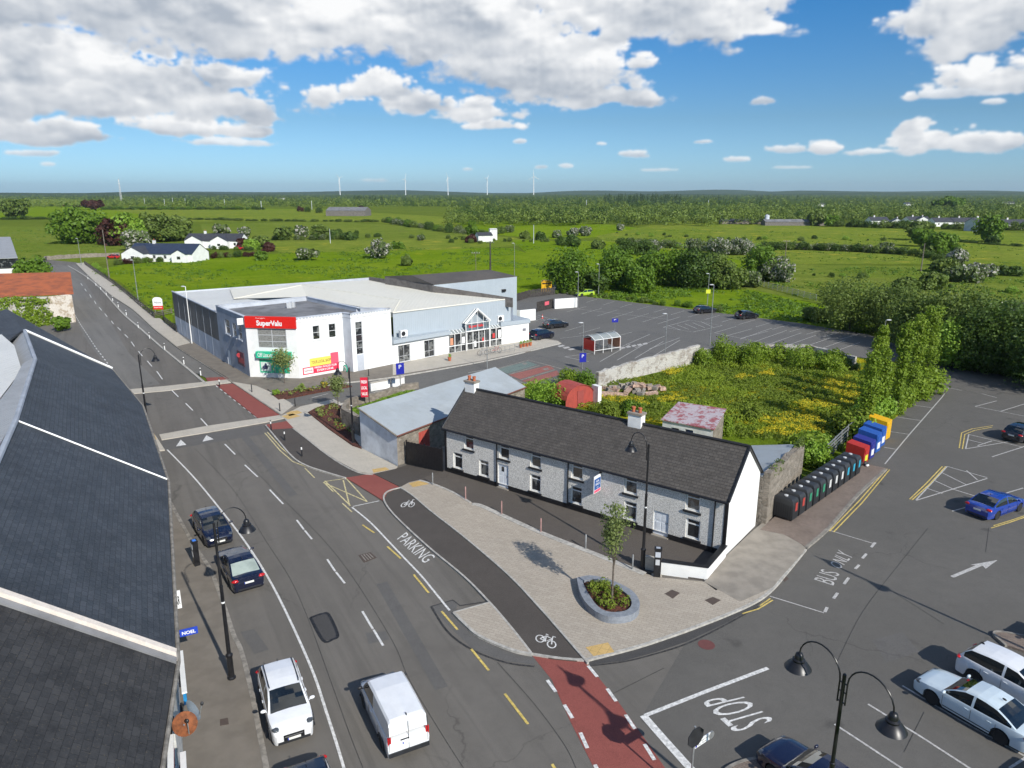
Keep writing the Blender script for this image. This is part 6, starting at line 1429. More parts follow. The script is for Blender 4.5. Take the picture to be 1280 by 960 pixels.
# ---------------------------------------------------------------- bins and clothing banks
def big_bin(p, u, n, col, label, w=1.35, d=1.15, h=1.45, lab=None, group=None, name='recycling_bin'):
    t = thing(name, V3(p, .12), label, 'recycling bin', group); b = MB(); z0 = .12
    f = lambda a, c, z: V3(p+u*a+n*c, z)
    # tapering tub with rounded hood
    prof = [(0,.88),(.15,.92),(.95*h*.62,1.0),(h*.72,1.0),(h*.88,.93),(h*.97,.80),(h,.60)]; vs = []; 
    for z, s in prof:
        for a, c in ((-w/2,-d/2),(w/2,-d/2),(w/2,d/2),(-w/2,d/2)): vs.append(f(a*(s if z > h*.8 else .97+.03*s), c*s, z0+.1+z))
    k = len(prof); fs = [(i*4+j, i*4+(j+1)%4, (i+1)*4+(j+1)%4, (i+1)*4+j) for i in range(k-1) for j in range(4)]+[tuple(range((k-1)*4, k*4)), (3,2,1,0)]
    b.add(vs, fs); 
    for j in range(9): a = -w/2*.86+w*.86*j/8; b.obox(p, u, n, a-.025, a+.025, d*.49, d*.515, z0+.15, z0+.1+h*.7)
    for j in range(7): a = -d/2*.84+d*.84*j/6; b.obox(p, n, -u, a-.025, a+.025, -w*.515, -w*.49, z0+.15, z0+.1+h*.7) if False else b.obox(p, u, n, w*.485, w*.508, a-.025, a+.025, z0+.15, z0+.1+h*.7)
    b.build('tub', col, t)
    b = MB(); c = f(0, 0, z0+.1+h); b.lathe(c, [(.14,0),(.14,.06),(.06,.08)], 12); b.build('lid_vent', M['grey_frame'], t, smooth=40)
    if lab:
        b = MB(); b.obox(p, u, n, w*.509, w*.52, -d*.22, d*.12, z0+h*.46, z0+h*.86); b.build('notice_panel', lab, t)
    for a in (-w/2+.12, w/2-.12):
        for c in (-d/2+.12, d/2-.12): q = MB(); cc = p+u*a+n*c; q.tube([V3(cc-n*.03,z0+.08), V3(cc+n*.03,z0+.08)], .08, 10); q.build('wheel', M['tyre'], t)
    return t
ba, bb_ = g(980, 646, .12), g(1060, 591, .12); bu = (bb_-ba); BL_ = bu.length; bu.normalize(); bn_ = Vector((bu.y, -bu.x))
# the notices face the road, to the right of the row
cyan, grn, red_, wht = colr('cyan_label', (.03,.33,.48)), colr('green_label', (.03,.24,.13)), colr('red_label', (.40,.05,.04)), colr('pale_label', (.6,.6,.58))
labs = [(red_,'red-labelled'),(red_,'red-labelled'),(grn,'green-labelled'),(grn,'green-labelled'),(grn,'green-labelled'),(wht,'white-labelled'),(wht,'white-labelled'),(wht,'white-labelled'),(cyan,'cyan-labelled'),(cyan,'cyan-labelled'),(cyan,'cyan-labelled')]
ordn = {0:'nearest red-labelled black bin in the row beside the stone wall',1:'second red-labelled black bin in the row',2:'first green-labelled black bin after the red-labelled pair',3:'middle green-labelled black bin in the row',4:'last green-labelled black bin before the white labels',5:'first white-labelled black bin in the row',6:'middle white-labelled black bin in the row',7:'last white-labelled black bin before the cyan labels',8:'first cyan-labelled black bin in the row',9:'middle cyan-labelled black bin in the row',10:'last cyan-labelled black bin beside the red bank'}
for i, (lc, _) in enumerate(labs):
    p = ba + bu*(BL_*i/10); big_bin(p, bn_, -bu, colr('bin_black_%d' % (i % 3), (.026+.006*(i % 3), .028+.006*(i % 3), .031+.006*(i % 3)), .5), ordn[i], lab=lc, group='black bins along the stone wall', w=1.5, d=.95, h=1.5)
def bank(px, py, col, label, w, d, h, lab=None):
    p = g(px, py, .12); t = thing('clothing_bank', V3(p, .12), label, 'clothing bank'); u, n = bn_, -bu; b = MB(); f = lambda a, c, z: V3(p+u*a+n*c, z); z0 = .14
    v = [f(-w/2,-d/2,z0), f(w/2,-d/2,z0), f(w/2,d/2,z0), f(-w/2,d/2,z0), f(-w/2,-d/2,z0+h*.98), f(w/2,-d/2,z0+h*.86), f(w/2,d/2,z0+h*.86), f(-w/2,d/2,z0+h*.98)]; b.add(v, [(0,3,2,1),(4,5,6,7),(0,1,5,4),(1,2,6,5),(2,3,7,6),(3,0,4,7)]); b.build('body', col, t)
    b = MB(); b.obox(p, u, n, w/2+.003, w/2+.05, -d*.38, d*.38, z0+h*.55, z0+h*.76); b.build('chute', col, t)
    if lab: b = MB(); b.obox(p, u, n, w/2+.003, w/2+.015, -d*.28, d*.25, z0+h*.15, z0+h*.45); b.build('notice', lab, t)
    b = MB()
    for c in (-d/2+.01, d/2-.01): b.obox(p, u, n, -w/2, w/2+.01, c-.025, c+.025, z0+.02, z0+.1)
    b.build('skid', M['black'], t)
bank(1070, 577, colr('bank_red', (.40,.025,.02), .5), 'red clothing bank beside the last black bin', 1.5, 1.1, 1.7, colr('notice_yellow', (.65,.68,.05)))
bank(1078, 570, colr('bank_navy', (.025,.03,.22), .5), 'dark blue clothing bank between the red and bright blue banks', 1.5, 1.1, 1.75, M['white'])
bank(1085, 562, colr('bank_blue', (.02,.09,.36), .5), 'first bright blue clothing bank', 1.6, 1.2, 1.9, M['white']); bank(1091, 555, colr('bank_blue', (.02,.09,.36), .5), 'second bright blue clothing bank before the yellow one', 1.6, 1.2, 1.95, M['white'])
bank(1097, 546, colr('bank_yellow', (.72,.40,.015), .4), 'yellow clothing bank at the far end of the row', 1.7, 1.3, 2.0)
b = MB(); 
for i, (px, py, s) in enumerate(((1074,583,.32),(1080,582,.28),(1083,580,.2))): c = g(px, py, .12); b.ell((c.x, c.y, .12+s*.6), s, s*.9, s*.7, 0 if i < 2 else 1)
for i, (px, py, s, lb, m_) in enumerate(((1073,582,.34,'black refuse sack at the foot of the red bank',M['black_plastic']),(1080,581,.28,'smaller black refuse sack under the dark blue bank',M['black_plastic']),(1084,583,.15,'torn white carrier bag on the brick paving',M['white']))):
    c = g(px, py, .12); b = MB(); b.ell((c.x, c.y, .12+s*.6), s, s*.85, s*.68, 0, 12, 8); 
    for v in b.v: v += Vector((math.sin(v.z*17+v.x*5)*.03, math.cos(v.x*13)*.03, 0))
    tag(b.build('refuse_sack', m_, None, smooth=0, loc=V3(c, .12)), lb, 'refuse sack')
# yellow skip by the far yard, and blue tank
bq = g(683, 364); bank_far = thing('yellow_bank', V3(bq), 'yellow bottle bank by the far yard fence', 'recycling bank'); b = MB(); b.box(bq.x-1.2, bq.x+1.2, bq.y-1, bq.y+1, 0, 2.3); b.box(bq.x-.9, bq.x+.9, bq.y-.8, bq.y+.8, 2.3, 2.55); b.build('body', colr('bank_yellow', (.72,.40,.015), .4), bank_far); b = MB(); b.box(bq.x-1.0, bq.x+1.0, bq.y-1.05, bq.y-1.003, 1.75, 2.0); b.build('chute', M['black'], bank_far)
bq = g(691, 363); tk = thing('blue_tank', V3(bq), 'pale blue round tank beside the yellow bottle bank', 'tank'); b = MB(); b.lathe(V3(bq), [(.9,0),(.95,.1),(.95,1.6),(.7,1.9),(.2,2.0)], 16); b.build('body', colr('tank_blue', (.25,.38,.48)), tk, smooth=40)
# trolley shelter
def shelter():
    a, c = g(743, 443), g(775, 438); fr = FR(a, c); o, u, n, L = fr; D = 2.6; t = thing('trolley_shelter', V3(a), 'glazed arched trolley shelter with red end panels in the car park', 'shelter'); b = MB()
    for s in (0, L/3, 2*L/3, L):
        for d in (0, -D): p = o+u*s+n*d; b.tube([V3(p,0), V3(p,2.0)], .05, 6)
        pts = [V3(o+u*s-n*(D*i/8), 2.0+.5*math.sin(math.pi*i/8)) for i in range(9)]; b.tube(pts, .05, 6)
    for d, z in ((0,2.0),(-D,2.0),(0,.5)): b.tube([V3(o+n*d,z), V3(o+u*L+n*d,z)], .045, 6)
    b.build('frame', M['white_frame'], t); b = MB()
    for i in range(8): b.slab([V3(o-n*(D*i/8),2.02+.5*math.sin(math.pi*i/8)), V3(o+u*L-n*(D*i/8),2.02+.5*math.sin(math.pi*i/8)), V3(o+u*L-n*(D*(i+1)/8),2.02+.5*math.sin(math.pi*(i+1)/8)), V3(o-n*(D*(i+1)/8),2.02+.5*math.sin(math.pi*(i+1)/8))], .015)
    b.build('roof_glazing', M['roofglass'], t)
    for s, cc in ((.05, colr('fascia_red', (.66,.018,.012))), (L-.05, colr('poster_o', (.62,.28,.16)))):
        b = MB(); b.obox(o, u, n, s-.03, s+.03, -D, 0, .4, 1.9); b.build('end_panel', cc, t)
    b = MB(); b.obox(o, u, n, .2, L*.3, -D+.03, -D+.06, .4, 1.9); b.build('back_panel', colr('fascia_red', (.66,.018,.012)), t)
    for i in range(3):
        p = o+u*(L*(.3+.2*i))-n*D*.5; q = thing('shopping_trolley', V3(p), ('left','middle','right')[i]+' row of nested wire trolleys inside the shelter', 'trolley', 'trolleys in the shelter'); b = MB()
        for k in range(4):
            for z in (.45, .6, .75, .9): b.tube([V3(p-u*.25+n*(.25*k),z), V3(p+u*.25+n*(.25*k),z)], .014, 4)
            for s_ in (-.25, 0, .25): b.tube([V3(p+u*s_+n*(.25*k),.1), V3(p+u*s_+n*(.25*k),.95)], .014, 4)
        b.build('basket', M['steel'], q)
shelter()
# flower pots
for i, (px, py, lb) in enumerate(((562,451,'terracotta pot with small shrub left of the porch'),(651,434.5,'first terracotta pot in the row right of the porch'),(655,433.5,'second terracotta pot in the row right of the porch'),(659,433,'third terracotta pot in the row right of the porch'),(663,432,'fourth terracotta pot, nearest the parked dark cars'))):
    p = g(px, py, .12); t = thing('flower_pot', V3(p, .12), lb, 'flower pot', 'terracotta pots at the shop front'); b = MB(); b.lathe(V3(p,.12), [(.16,0),(.24,.4),(.27,.42),(.27,.5),(.2,.5)], 12); b.build('pot', M['terracotta'], t, smooth=40); quads_obj('plant', leaf_arrays([(p.x,p.y,.8),(p.x+.05,p.y,.95)], [.22,.18], 50, .12), LEAF['bright'], t)
# bicycles by the rail
def bicycle(px, py, ang, label):
    p = g(px, py, .12); t = thing('bicycle', V3(p, .12), label, 'bicycle', 'bicycles at the porch rail'); u = Vector((math.cos(ang), math.sin(ang), 0)); C = V3(p, .12)
    for s in (-.52, .52):
        c = C+u*s+Vector((0,0,.34)); b = MB(); b.tube([c+u*.33*math.cos(a*math.pi/8)+Vector((0,0,.33*math.sin(a*math.pi/8))) for a in range(17)], .022, 5, cap=False); b.build('wheel', M['tyre'], t)
    q = lambda x, z: C+u*x+Vector((0,0,z)); b = MB()
    for a_, c_ in (((-.52,.34),(-.15,.78)),((-.15,.78),(.38,.82)),((.38,.82),(.52,.34)),((-.12,.80),(-.02,.32)),((-.02,.32),(.4,.78)),((-.52,.34),(-.02,.32)),((.38,.82),(.36,1.0))): b.tube([q(*a_), q(*c_)], .022, 5)
    b.build('frame', colr('bike_'+('red' if px > 615 else 'grey'), (.4,.05,.05) if px > 615 else (.3,.3,.32)), t); b = MB(); b.ell(q(-.17,.9), .13, .07, .04); b.build('saddle', M['black'], t)
bicycle(604, 444, .35, 'grey bicycle leaning at the porch rail'); bicycle(620, 441, .35, 'red bicycle leaning at the porch rail')
def cone(px, py, label):
    p = g(px, py); t = thing('traffic_cone', V3(p), label, 'traffic cone'); b = MB(); b.box(p.x-.2,p.x+.2,p.y-.2,p.y+.2,0,.04); b.lathe(V3(p), [(.14,.04),(.03,.75)], 12); b.build('body', colr('cone_red', (.62,.06,.03)), t); b = MB(); b.lathe(V3(p), [(.112,.28),(.082,.48)], 12); b.build('band', M['white'], t)
cone(678, 398, 'red and white cone standing before the delivery gate')
# wind turbines
for i, (u_, vt, L_, ph, lb) in enumerate(((425,224,5600,.3,'leftmost wind turbine on the horizon'),(507,225,5600,1.2,'second wind turbine from the left'),(560,223.5,5400,2.0,'middle wind turbine of the five'),(609,225,5600,.8,'fourth wind turbine, left of the largest rotor'),(667,222,5000,1.6,'rightmost wind turbine with its rotor facing us'))):
    d = ray(u_, 240); X = d.x/d.y*L_; h = HC+(240-vt)/F*L_; t = thing('wind_turbine', (X, L_, 0), lb, 'wind turbine', 'wind turbines on the horizon'); b = MB(); b.tube([(X,L_,0),(X,L_,h)], [3.4,2.2], 10); b.build('tower', M['white_frame'], t); b = MB(); b.box(X-1.8,X+1.8,L_-4,L_+5,h-1.5,h+2.5); b.build('nacelle', M['white_frame'], t)
    for k in range(3):
        a = ph+k*2*math.pi/3; yaw = .45 if i != 4 else 1.0; e = Vector((math.cos(a)*yaw, math.cos(a)*math.sqrt(1-yaw*yaw), math.sin(a))); c = Vector((X, L_-5, h+.5)); b = MB(); b.tube([c, c+e*14, c+e*46], [1.2, 1.7, .35], 6); b.build('blade', M['white_frame'], t)
# lattice mast and far pylons
def mast(px, pb, pt, label, w=1.6):
    b_ = g(px, pb); h = (pb-pt)/(pb-240)*HC*.97; t = thing('lattice_mast', V3(b_), label, 'mast'); b = MB(); cs = [(-w,-w),(w,-w),(w,w),(-w,w)]; at = lambda c, f: Vector((b_.x+c[0]*(1-.7*f), b_.y+c[1]*(1-.7*f), h*f))
    for c in cs: b.tube([at(c,0), at(c,1)], .22, 5)
    for k in range(9):
        for i in range(4): b.tube([at(cs[i],k/9), at(cs[(i+1)%4],(k+1)/9)], .12, 4)
    b.build('frame', M['grey_frame'], t); b = MB()
    for f in (.8, .92): b.lathe((b_.x, b_.y-1, h*f), [(.9,-1),(.9,1)], 10)
    b.build('antenna', M['white_frame'], t)
mast(152, 253, 223, 'tall lattice radio mast on the left horizon')
for i, (px, pb, pt) in enumerate(((181,256,242),(206,257,243),(216,254,240),(232,256,243),(281,258,245),(327,262,248),(390,262,250),(885,260,250),(733,259,252))):
    b_ = g(px, pb); t = thing('power_pole', V3(b_), 'thin pale power pole among the far hedges', 'pole', 'thin far power poles'); b = MB(); b.tube([V3(b_), V3(b_, 11)], .35, 6); b.build('column', M['render_lgrey'], t)
# ================================================================ VEHICLES
def interp(tab, x):
    for i in range(len(tab)-1):
        if x <= tab[i+1][0]:
            t = (x-tab[i][0])/max(1e-6, tab[i+1][0]-tab[i][0]); t = max(0, min(1, t)); return tab[i][1]*(1-t)+tab[i+1][1]*t
    return tab[-1][1]
KIND = {
 'hatch': dict(L=4.3, W=1.79, H=1.46, A=.24, B=.44, C=.84, D=.965, top=[(0,.40),(.02,.50),(.10,.57),(.24,.63),(.5,.645),(.93,.66),(.985,.62),(1,.50)], wx=(.195,.79)),
 'suv':   dict(L=4.3, W=1.80, H=1.64, A=.23, B=.42, C=.87, D=.975, top=[(0,.40),(.02,.52),(.09,.59),(.23,.64),(.5,.655),(.94,.68),(.985,.64),(1,.50)], wx=(.19,.79)),
 'sedan': dict(L=4.75, W=1.83, H=1.45, A=.27, B=.45, C=.72, D=.885, top=[(0,.40),(.02,.50),(.10,.57),(.27,.635),(.5,.645),(.86,.675),(.96,.67),(.99,.62),(1,.48)], wx=(.195,.785)),
 'van':   dict(L=4.45, W=1.82, H=1.83, A=.17, B=.33, C=.975, D=.995, top=[(0,.34),(.02,.44),(.08,.50),(.17,.56),(.4,.57),(.97,.57),(.99,.55),(1,.45)], wx=(.185,.80)),
}
def make_car(kind, label, col, cat='car', front=None, rear=None, head=None, group=None, dark_rim=False, plates=True, rails=False, name='parked_car', shade=None, open_boot=False, lowtrim=False):
    K = KIND[kind]; L, W, H = K['L'], K['W'], K['H']; hw = W/2; van = kind == 'van'
    pl = [(0,.76),(.02,.86),(.06,.93),(.14,.985),(.25,1),(.82,1),(.93,.97),(.98,.92),(1,.84)]
    if van: pl[-2:] = [(.98,.985),(1,.95)]
    wr = .325 if kind != 'suv' else .35; R = wr+.055; XW = [K['wx'][0]*L, K['wx'][1]*L]
    xs = {0, .01*L, .025*L, .05*L, .09*L, .14*L, K['A']*L, .3*L, .4*L, .5*L, .6*L, .7*L, K['D']*L, .9*L, .94*L, .97*L, .99*L, L}
    for xw in XW:
        for k in range(-6, 7): xs.add(xw+R*math.sin(k*math.pi/12))
    xs = sorted(x for x in xs if 0 <= x <= L)
    xs = [x for i, x in enumerate(xs) if i == 0 or x-xs[i-1] > .006]
    def arch(x):
        for xw in XW:
            if abs(x-xw) < R: return wr+math.sqrt(max(0, R*R-(x-xw)**2))
        return 0
    def top(x): return interp(K['top'], x/L)*H
    b = MB(); rings = []
    for x in xs:
        w = hw*interp(pl, x/L); zt = top(x); zs = zt-.035; za = arch(x); ends = .30 if (x < .005*L or x > .995*L) else .20
        sill = max(ends, za); m_ = max(sill+.01, .42*H*.9 if za == 0 else max(.40*H*.9, za+.012))
        half = [(0, ends), (.76*w, max(ends, za if za else ends)), (.965*w, sill), (1.0*w, m_), (.992*w, max(m_+.005, zs-.10)), (.955*w, zs), (.90*w, zs+.028), (.55*w, zt+.010), (0, zt+.02)]
        rings.append([(x, y, z) for y, z in half] + [(x, -y, z) for y, z in reversed(half[1:-1])])
    n = len(rings[0]); vs = [p for r in rings for p in r]
    fs = [(i*n+j, i*n+(j+1)%n, (i+1)*n+(j+1)%n, (i+1)*n+j) for i in range(len(rings)-1) for j in range(n)]
    fs += [tuple(range(n)), tuple(reversed(range((len(rings)-1)*n, len(rings)*n)))]
    b.add(vs, fs, 0)
    # greenhouse
    A, B, C, D = (K[k]*L for k in 'ABCD'); roof = [(A, top(A)+.0), (A+(B-A)*.5, top(A)+(H*.955-top(A))*.60), (B, H*.955), (B+(C-B)*.35, H*.995), (B+(C-B)*.7, H*.985), (C, H*.94), (C+(D-C)*.5, top(D)+(H*.94-top(D))*.58), (D, top(D)+.005)]
    if van: roof = [(A, top(A)), (A+(B-A)*.5, top(A)+(H*.96-top(A))*.62), (B, H*.965), (B+(C-B)*.3, H), (C-.05, H*.985), (C, H*.965), (D, top(D)+.3), (D+.001, top(D)+.29)]
    gx = sorted(set([A, A+(B-A)*.12, A+(B-A)*.35, A+(B-A)*.55, A+(B-A)*.8, B, B+.06, L*.535-.05, L*.535+.05, L*.62, L*.7, C-(0.03*L), C, C+(D-C)*.3, C+(D-C)*.55, C+(D-C)*.8, D]))
    gx = [x for i, x in enumerate(gx) if i == 0 or x-gx[i-1] > .008]; G = []
    for x in gx:
        w = hw*interp(pl, x/L); zb = top(x)-.012; zr = max(zb+.006, interp(roof, x)); h = max(.01, min(1, (zr-zb)/(H-top(L*.5)))); tw = (.76 if not van else .87)
        y2 = w*(.93+(tw-.93)*h); y1 = w*(.93+(tw-.93)*h*.45)
        half = [(.935*w, zb), (y1, zb+(zr-zb)*.50), (y2, zb+(zr-zb)*.90), (y2*.90, zr), (y2*.45, zr+.022*h), (0, zr+.028*h)]
        G.append([(x, y, z) for y, z in half] + [(x, -y, z) for y, z in reversed(half[:-1])])
    gn = len(G[0]); gl = {'windscreen': MB(), 'rear_window': MB(), 'L': MB(), 'R': MB()}
    a_, d_ = A+(B-A)*.22, D-(D-C)*(.30 if kind in ('sedan',) else .45)
    for i in range(len(G)-1):
        xm = (gx[i]+gx[i+1])/2
        for j in range(gn-1):
            q = [G[i][j], G[i][j+1], G[i+1][j+1], G[i+1][j]]; jj = j if j < 5 else 9-j
            side = jj in (0, 1); tgt = None
            if side and a_ < xm < d_ and not (L*.535-.045 < xm < L*.535+.045) and not (van and xm > L*.535): tgt = gl['L' if j < 5 else 'R']
            if jj in (3, 4): 
                if xm < B: tgt = gl['windscreen']
                elif xm > C and not van: tgt = gl['rear_window']
            if tgt is None: b.add(q, [(0,1,2,3)], 0)
            else: tgt.add(q, [(0,1,2,3)])
    T = Matrix.Identity(4)
    loc, ang = None, 0.0
    p_front = Vector(front) if front is not None else None
    hd = Vector(head).normalized(); ang = math.atan2(-hd.y, -hd.x)        # local +x points to the rear
    base = p_front if p_front is not None else Vector(rear)+hd*L
    Rm = Matrix.Rotation(ang, 4, 'Z'); O = Vector((base.x, base.y, 0)); cen = O + Rm @ Vector((L/2, 0, 0))
    root = thing(name, (cen.x, cen.y, 0.0), label, cat, group)
    def put(m, nm, mat, par=root, smooth=38):
        if not m.v: return None
        for i, v in enumerate(m.v): m.v[i] = O + (Rm @ Vector(v)) + Vector((0, 0, .018))
        return m.build(nm, mat, par, smooth=smooth)
    put(b, 'body', col)
    put(gl['windscreen'], 'windscreen', M['carglass'] if not shade else M['carglass'])
    rw = put(gl['rear_window'], 'rear_window', M['carglass'] if not shade else shade)
    put(gl['L'], 'side_window', M['carglass']); put(gl['R'], 'side_window', M['carglass'])
    rm = M['rim_dark'] if dark_rim else M['rim']
    for xw in XW:
        for sd in (-1, 1):
            t = MB(); y = sd*(hw-.12); t.lathe((xw, y, wr), [(wr*.60,-.10),(wr*.93,-.105),(wr,-.07),(wr,.07),(wr*.93,.105),(wr*.60,.10)], 20, axis='y'); wh = put(t, 'wheel', M['tyre'])
            r_ = MB(); r_.lathe((xw, y+sd*.045, wr), [(wr*.12,-.02),(wr*.62,-.02),(wr*.62,.01),(wr*.12,.01)], 20, 1, axis='y')
            for k in range(5):
                a = k*2*math.pi/5; ca, sa = math.cos(a), math.sin(a); s0, s1 = wr*.05, wr*.60; e = wr*.09; yy = y+sd*.058
                P = lambda r, o, dy: (xw+ca*r-sa*o, yy+dy, wr+sa*r+ca*o); r_.add([P(s0,-e,0),P(s0,e,0),P(s1,e*1.3,0),P(s1,-e*1.3,0),P(s0,-e,sd*.02),P(s0,e,sd*.02),P(s1,e*1.3,sd*.02),P(s1,-e*1.3,sd*.02)], [(0,1,2,3),(4,5,6,7),(0,1,5,4),(1,2,6,5),(2,3,7,6),(3,0,4,7)], 0)
            r_.tube([(xw+wr*.6*math.cos(k*math.pi/10), yy+sd*.005, wr+wr*.6*math.sin(k*math.pi/10)) for k in range(21)], .018, 5, 0, cap=False)
            put(r_, 'rim', [rm, M['black']], wh)
    # lights, grille, plates, trim
    zh = top(L*.06)-.10
    for sd in (-1, 1):
        m = MB(); m.ell((.060*L, sd*hw*.73, zh+.015), .21, .18, .085, nu=12, nv=6); put(m, 'headlight', M['lens'], smooth=0)
        m = MB()
        if van: m.box(L*.985-.02, L*.997, sd*hw*.87-.07, sd*hw*.87+.07, .78, 1.14)
        else: m.ell((.972*L, sd*hw*.76, top(L*.95)-.13), .13, .24, .10, nu=12, nv=6)
        put(m, 'tail_light', M['redlamp'], smooth=40)
        m = MB(); m.ell((A+.16, sd*(hw+.10), top(A)+.10), .07, .12, .075); m.tube([(A+.16, sd*(hw-.05), top(A)+.02), (A+.16, sd*(hw+.08), top(A)+.08)], .022, 5); put(m, 'wing_mirror', col if kind != 'van' else M['black_plastic'], smooth=0)
        m = MB(); w = hw+.004
        for xx in ((A+.10, L*.535, L*.74) if not van else (A+.06, L*.42, L*.72)): m.box(xx-.006, xx+.006, sd*w-.004, sd*w+.004, .34, top(L*.5)-.13)
        m.box(A+.12, L*.74, sd*w-.004, sd*w+.005, .29, .325); put(m, 'door_gap', M['black'], smooth=None)
        for xx in (L*.50, L*.69)[:1 if van else 2]: m = MB(); m.box(xx-.09, xx+.07, sd*(w+.004)-.018, sd*(w+.004)+.018, top(L*.5)-.20, top(L*.5)-.165); put(m, 'door_handle', col, smooth=None)
    m = MB(); m.box(-.02, .05, -hw*.46, hw*.46, .36, .62); m.box(-.03, .0, -hw*.40, hw*.40, .52, .545, 1)
    put(m, 'grille', [M['black'], M['rim']], smooth=None)
    m = MB(); m.box(L-.04, L+.008, -hw*.7, hw*.7, .26, .36); put(m, 'rear_bumper_trim', M['black_plastic'], smooth=None); m = MB(); m.box(-.014, .04, -hw*.72, hw*.72, .23, .345)
    put(m, 'front_bumper_trim', M['black_plastic'], smooth=None)
    if lowtrim or van:
        for xw in XW:
            for sd in (-1, 1): m = MB(); m.tube([(xw+(R+.01)*math.cos(a*math.pi/10), sd*(hw+.0), wr+(R+.01)*math.sin(a*math.pi/10)) for a in range(11)], .03, 5); put(m, 'wheel_arch_trim', M['black_plastic'], smooth=None)
    if plates:
        for x0, z0 in ((-.02, .36), (L+.006, .62 if kind != 'van' else .70)):
            m = MB(); m.box(x0-.008, x0+.008, -.26, .26, z0, z0+.11); pm = put(m, 'number_plate', M['plate'], smooth=None)
            m = MB(); m.box(x0-.0095, x0+.0095, -.26 if x0 > 0 else .22, -.22 if x0 > 0 else .26, z0+.002, z0+.108); put(m, 'plate_band', colr('plate_blue', (.02,.05,.4)), pm, smooth=None)
    if rails:
        for sd in (-1, 1): m = MB(); m.tube([(B+.1, sd*hw*.66, H*.98), (B+.2, sd*hw*.68, H*1.015), (C-.2, sd*hw*.68, H*1.005), (C-.05, sd*hw*.66, H*.96)], .022, 6); put(m, 'roof_rail', M['black'], smooth=0)
    m = MB(); m.ell((C-.10, 0, H+.05), .09, .02, .05); put(m, 'aerial', M['black'], smooth=0)
    if van:
        m = MB(); m.box(L-.012, L+.006, -.008, .008, .42, H*.93); 
        for y in (-hw*.88, hw*.88): m.box(L-.012, L+.003, y-.008, y+.008, .5, H*.90)
        m.box(L-.01, L+.02, -.34, .02, .90, .94); put(m, 'rear_door_gap', M['black'], smooth=None)
        m = MB(); m.box(L-.05, L+.05, -hw*.93, hw*.93, .26, .44); put(m, 'rear_bumper', M['black_plastic'], smooth=40)
        m = MB(); m.tube([(A+.13, -.5, top(A)+.06), (A+.02, .1, top(A)+.03)], .012, 4); put(m, 'wiper', M['black'])
    if open_boot:
        m = MB(); m.add([(C,-hw*.7,H*.98),(C,hw*.7,H*.98),(L*1.0,hw*.68,H*1.18),(L*1.0,-hw*.68,H*1.18),(C,-hw*.7,H*.95),(C,hw*.7,H*.95),(L*1.0,hw*.68,H*1.14),(L*1.0,-hw*.68,H*1.14)], [(0,1,2,3),(7,6,5,4),(0,4,5,1),(1,5,6,2),(2,6,7,3),(3,7,4,0)]); put(m, 'boot_lid', col)
    return root
navy = carpaint('paint_navy', (.005,.008,.026)); blk = carpaint('paint_black', (.010,.011,.016)); whp = carpaint('paint_white', (.78,.79,.80)); blu = carpaint('paint_blue', (.010,.045,.30)); pale = carpaint('paint_pale_blue', (.56,.65,.70)); lime = carpaint('paint_lime', (.38,.55,.04)); dkb = carpaint('paint_blue_black', (.010,.016,.028)); purple = carpaint('paint_midnight', (.010,.010,.030))
d1 = (g(307, 677)-g(269, 627)).normalized(); d2 = (g(334, 720)-g(307, 677)).normalized(); d3 = (g(400, 865)-g(372, 795)).normalized()
sh = glassmat('screen_shade', (.34,.40,.36), .2, .3)
make_car('hatch', 'dark navy hatchback parked facing down the street, upper of two dark cars', navy, front=g(277, 684), head=d1)
make_car('sedan', 'dark blue saloon with pale rear blind parked just below the hatchback', navy, rear=g(313, 741), head=-(g(334, 722)-g(300, 668)).normalized(), shade=sh)
make_car('suv', 'white crossover with black wheel trims parked facing down the street', whp, front=g(369, 932), head=(g(396, 862)-g(374, 800)).normalized(), rails=True, lowtrim=True)
make_car('hatch', 'dark blue car at the bottom edge behind the white crossover', dkb, rear=g(380, 975), head=d3)
make_car('van', 'small white panel van driving up the street', whp, 'van', rear=g(512, 946), head=(g(468, 855)-g(512, 946)).normalized(), name='panel_van')
rl = (g(1128, 857)-g(1280, 946)).normalized()
make_car('sedan', 'pale blue-white saloon with dark wheels parked in the right foreground bays', pale, front=g(1151, 857), head=rl, dark_rim=True)
make_car('suv', 'white crossover parked just behind the pale saloon', whp, rear=g(1203, 834), head=-rl, rails=False)
make_car('sedan', 'black car waiting at the STOP lettering behind the double lamp', purple, front=g(958, 945), head=(g(1043, 905)-g(1130, 962)).normalized())
make_car('sedan', 'bright blue saloon parked below the hatched corner', blu, rear=g(1219, 648), head=(g(1277, 610)-g(1255, 617)).normalized() if False else (g(1290, 628)-g(1236, 648)).normalized())
make_car('hatch', 'dark grey car cut by the right edge beside the yellow chevron', blk, rear=g(1262, 553), head=(g(1290, 542)-g(1262, 553)).normalized() if False else (g(1279, 559)-g(1242, 571)).normalized())
make_car('sedan', 'white car whose nose only just shows at the bottom right bays', whp, front=g(1290, 975), head=rl)
make_car('suv', 'dark car casting its shadow by the cobbled island', blk, front=g(1296, 796), head=rl)
mh = (g(704, 408)-g(680, 411)).normalized()
make_car('suv', 'dark blue people carrier parked beside the market end wall', navy, rear=g(665, 426), head=(g(685,421)-g(665,425)).normalized(), group=None)
make_car('hatch', 'black hatchback in the open bays beyond the market', blk, rear=g(681, 411), head=(g(704,408.5)-g(680,411)).normalized())
make_car('hatch', 'black car parked alone under the lamp with the yellow notice', blk, rear=g(869, 392), head=(g(896,390)-g(869,392)).normalized()); make_car('hatch', 'black car with its boot lid raised', blk, rear=g(921, 399), head=(g(947,397)-g(921,399)).normalized(), open_boot=True)
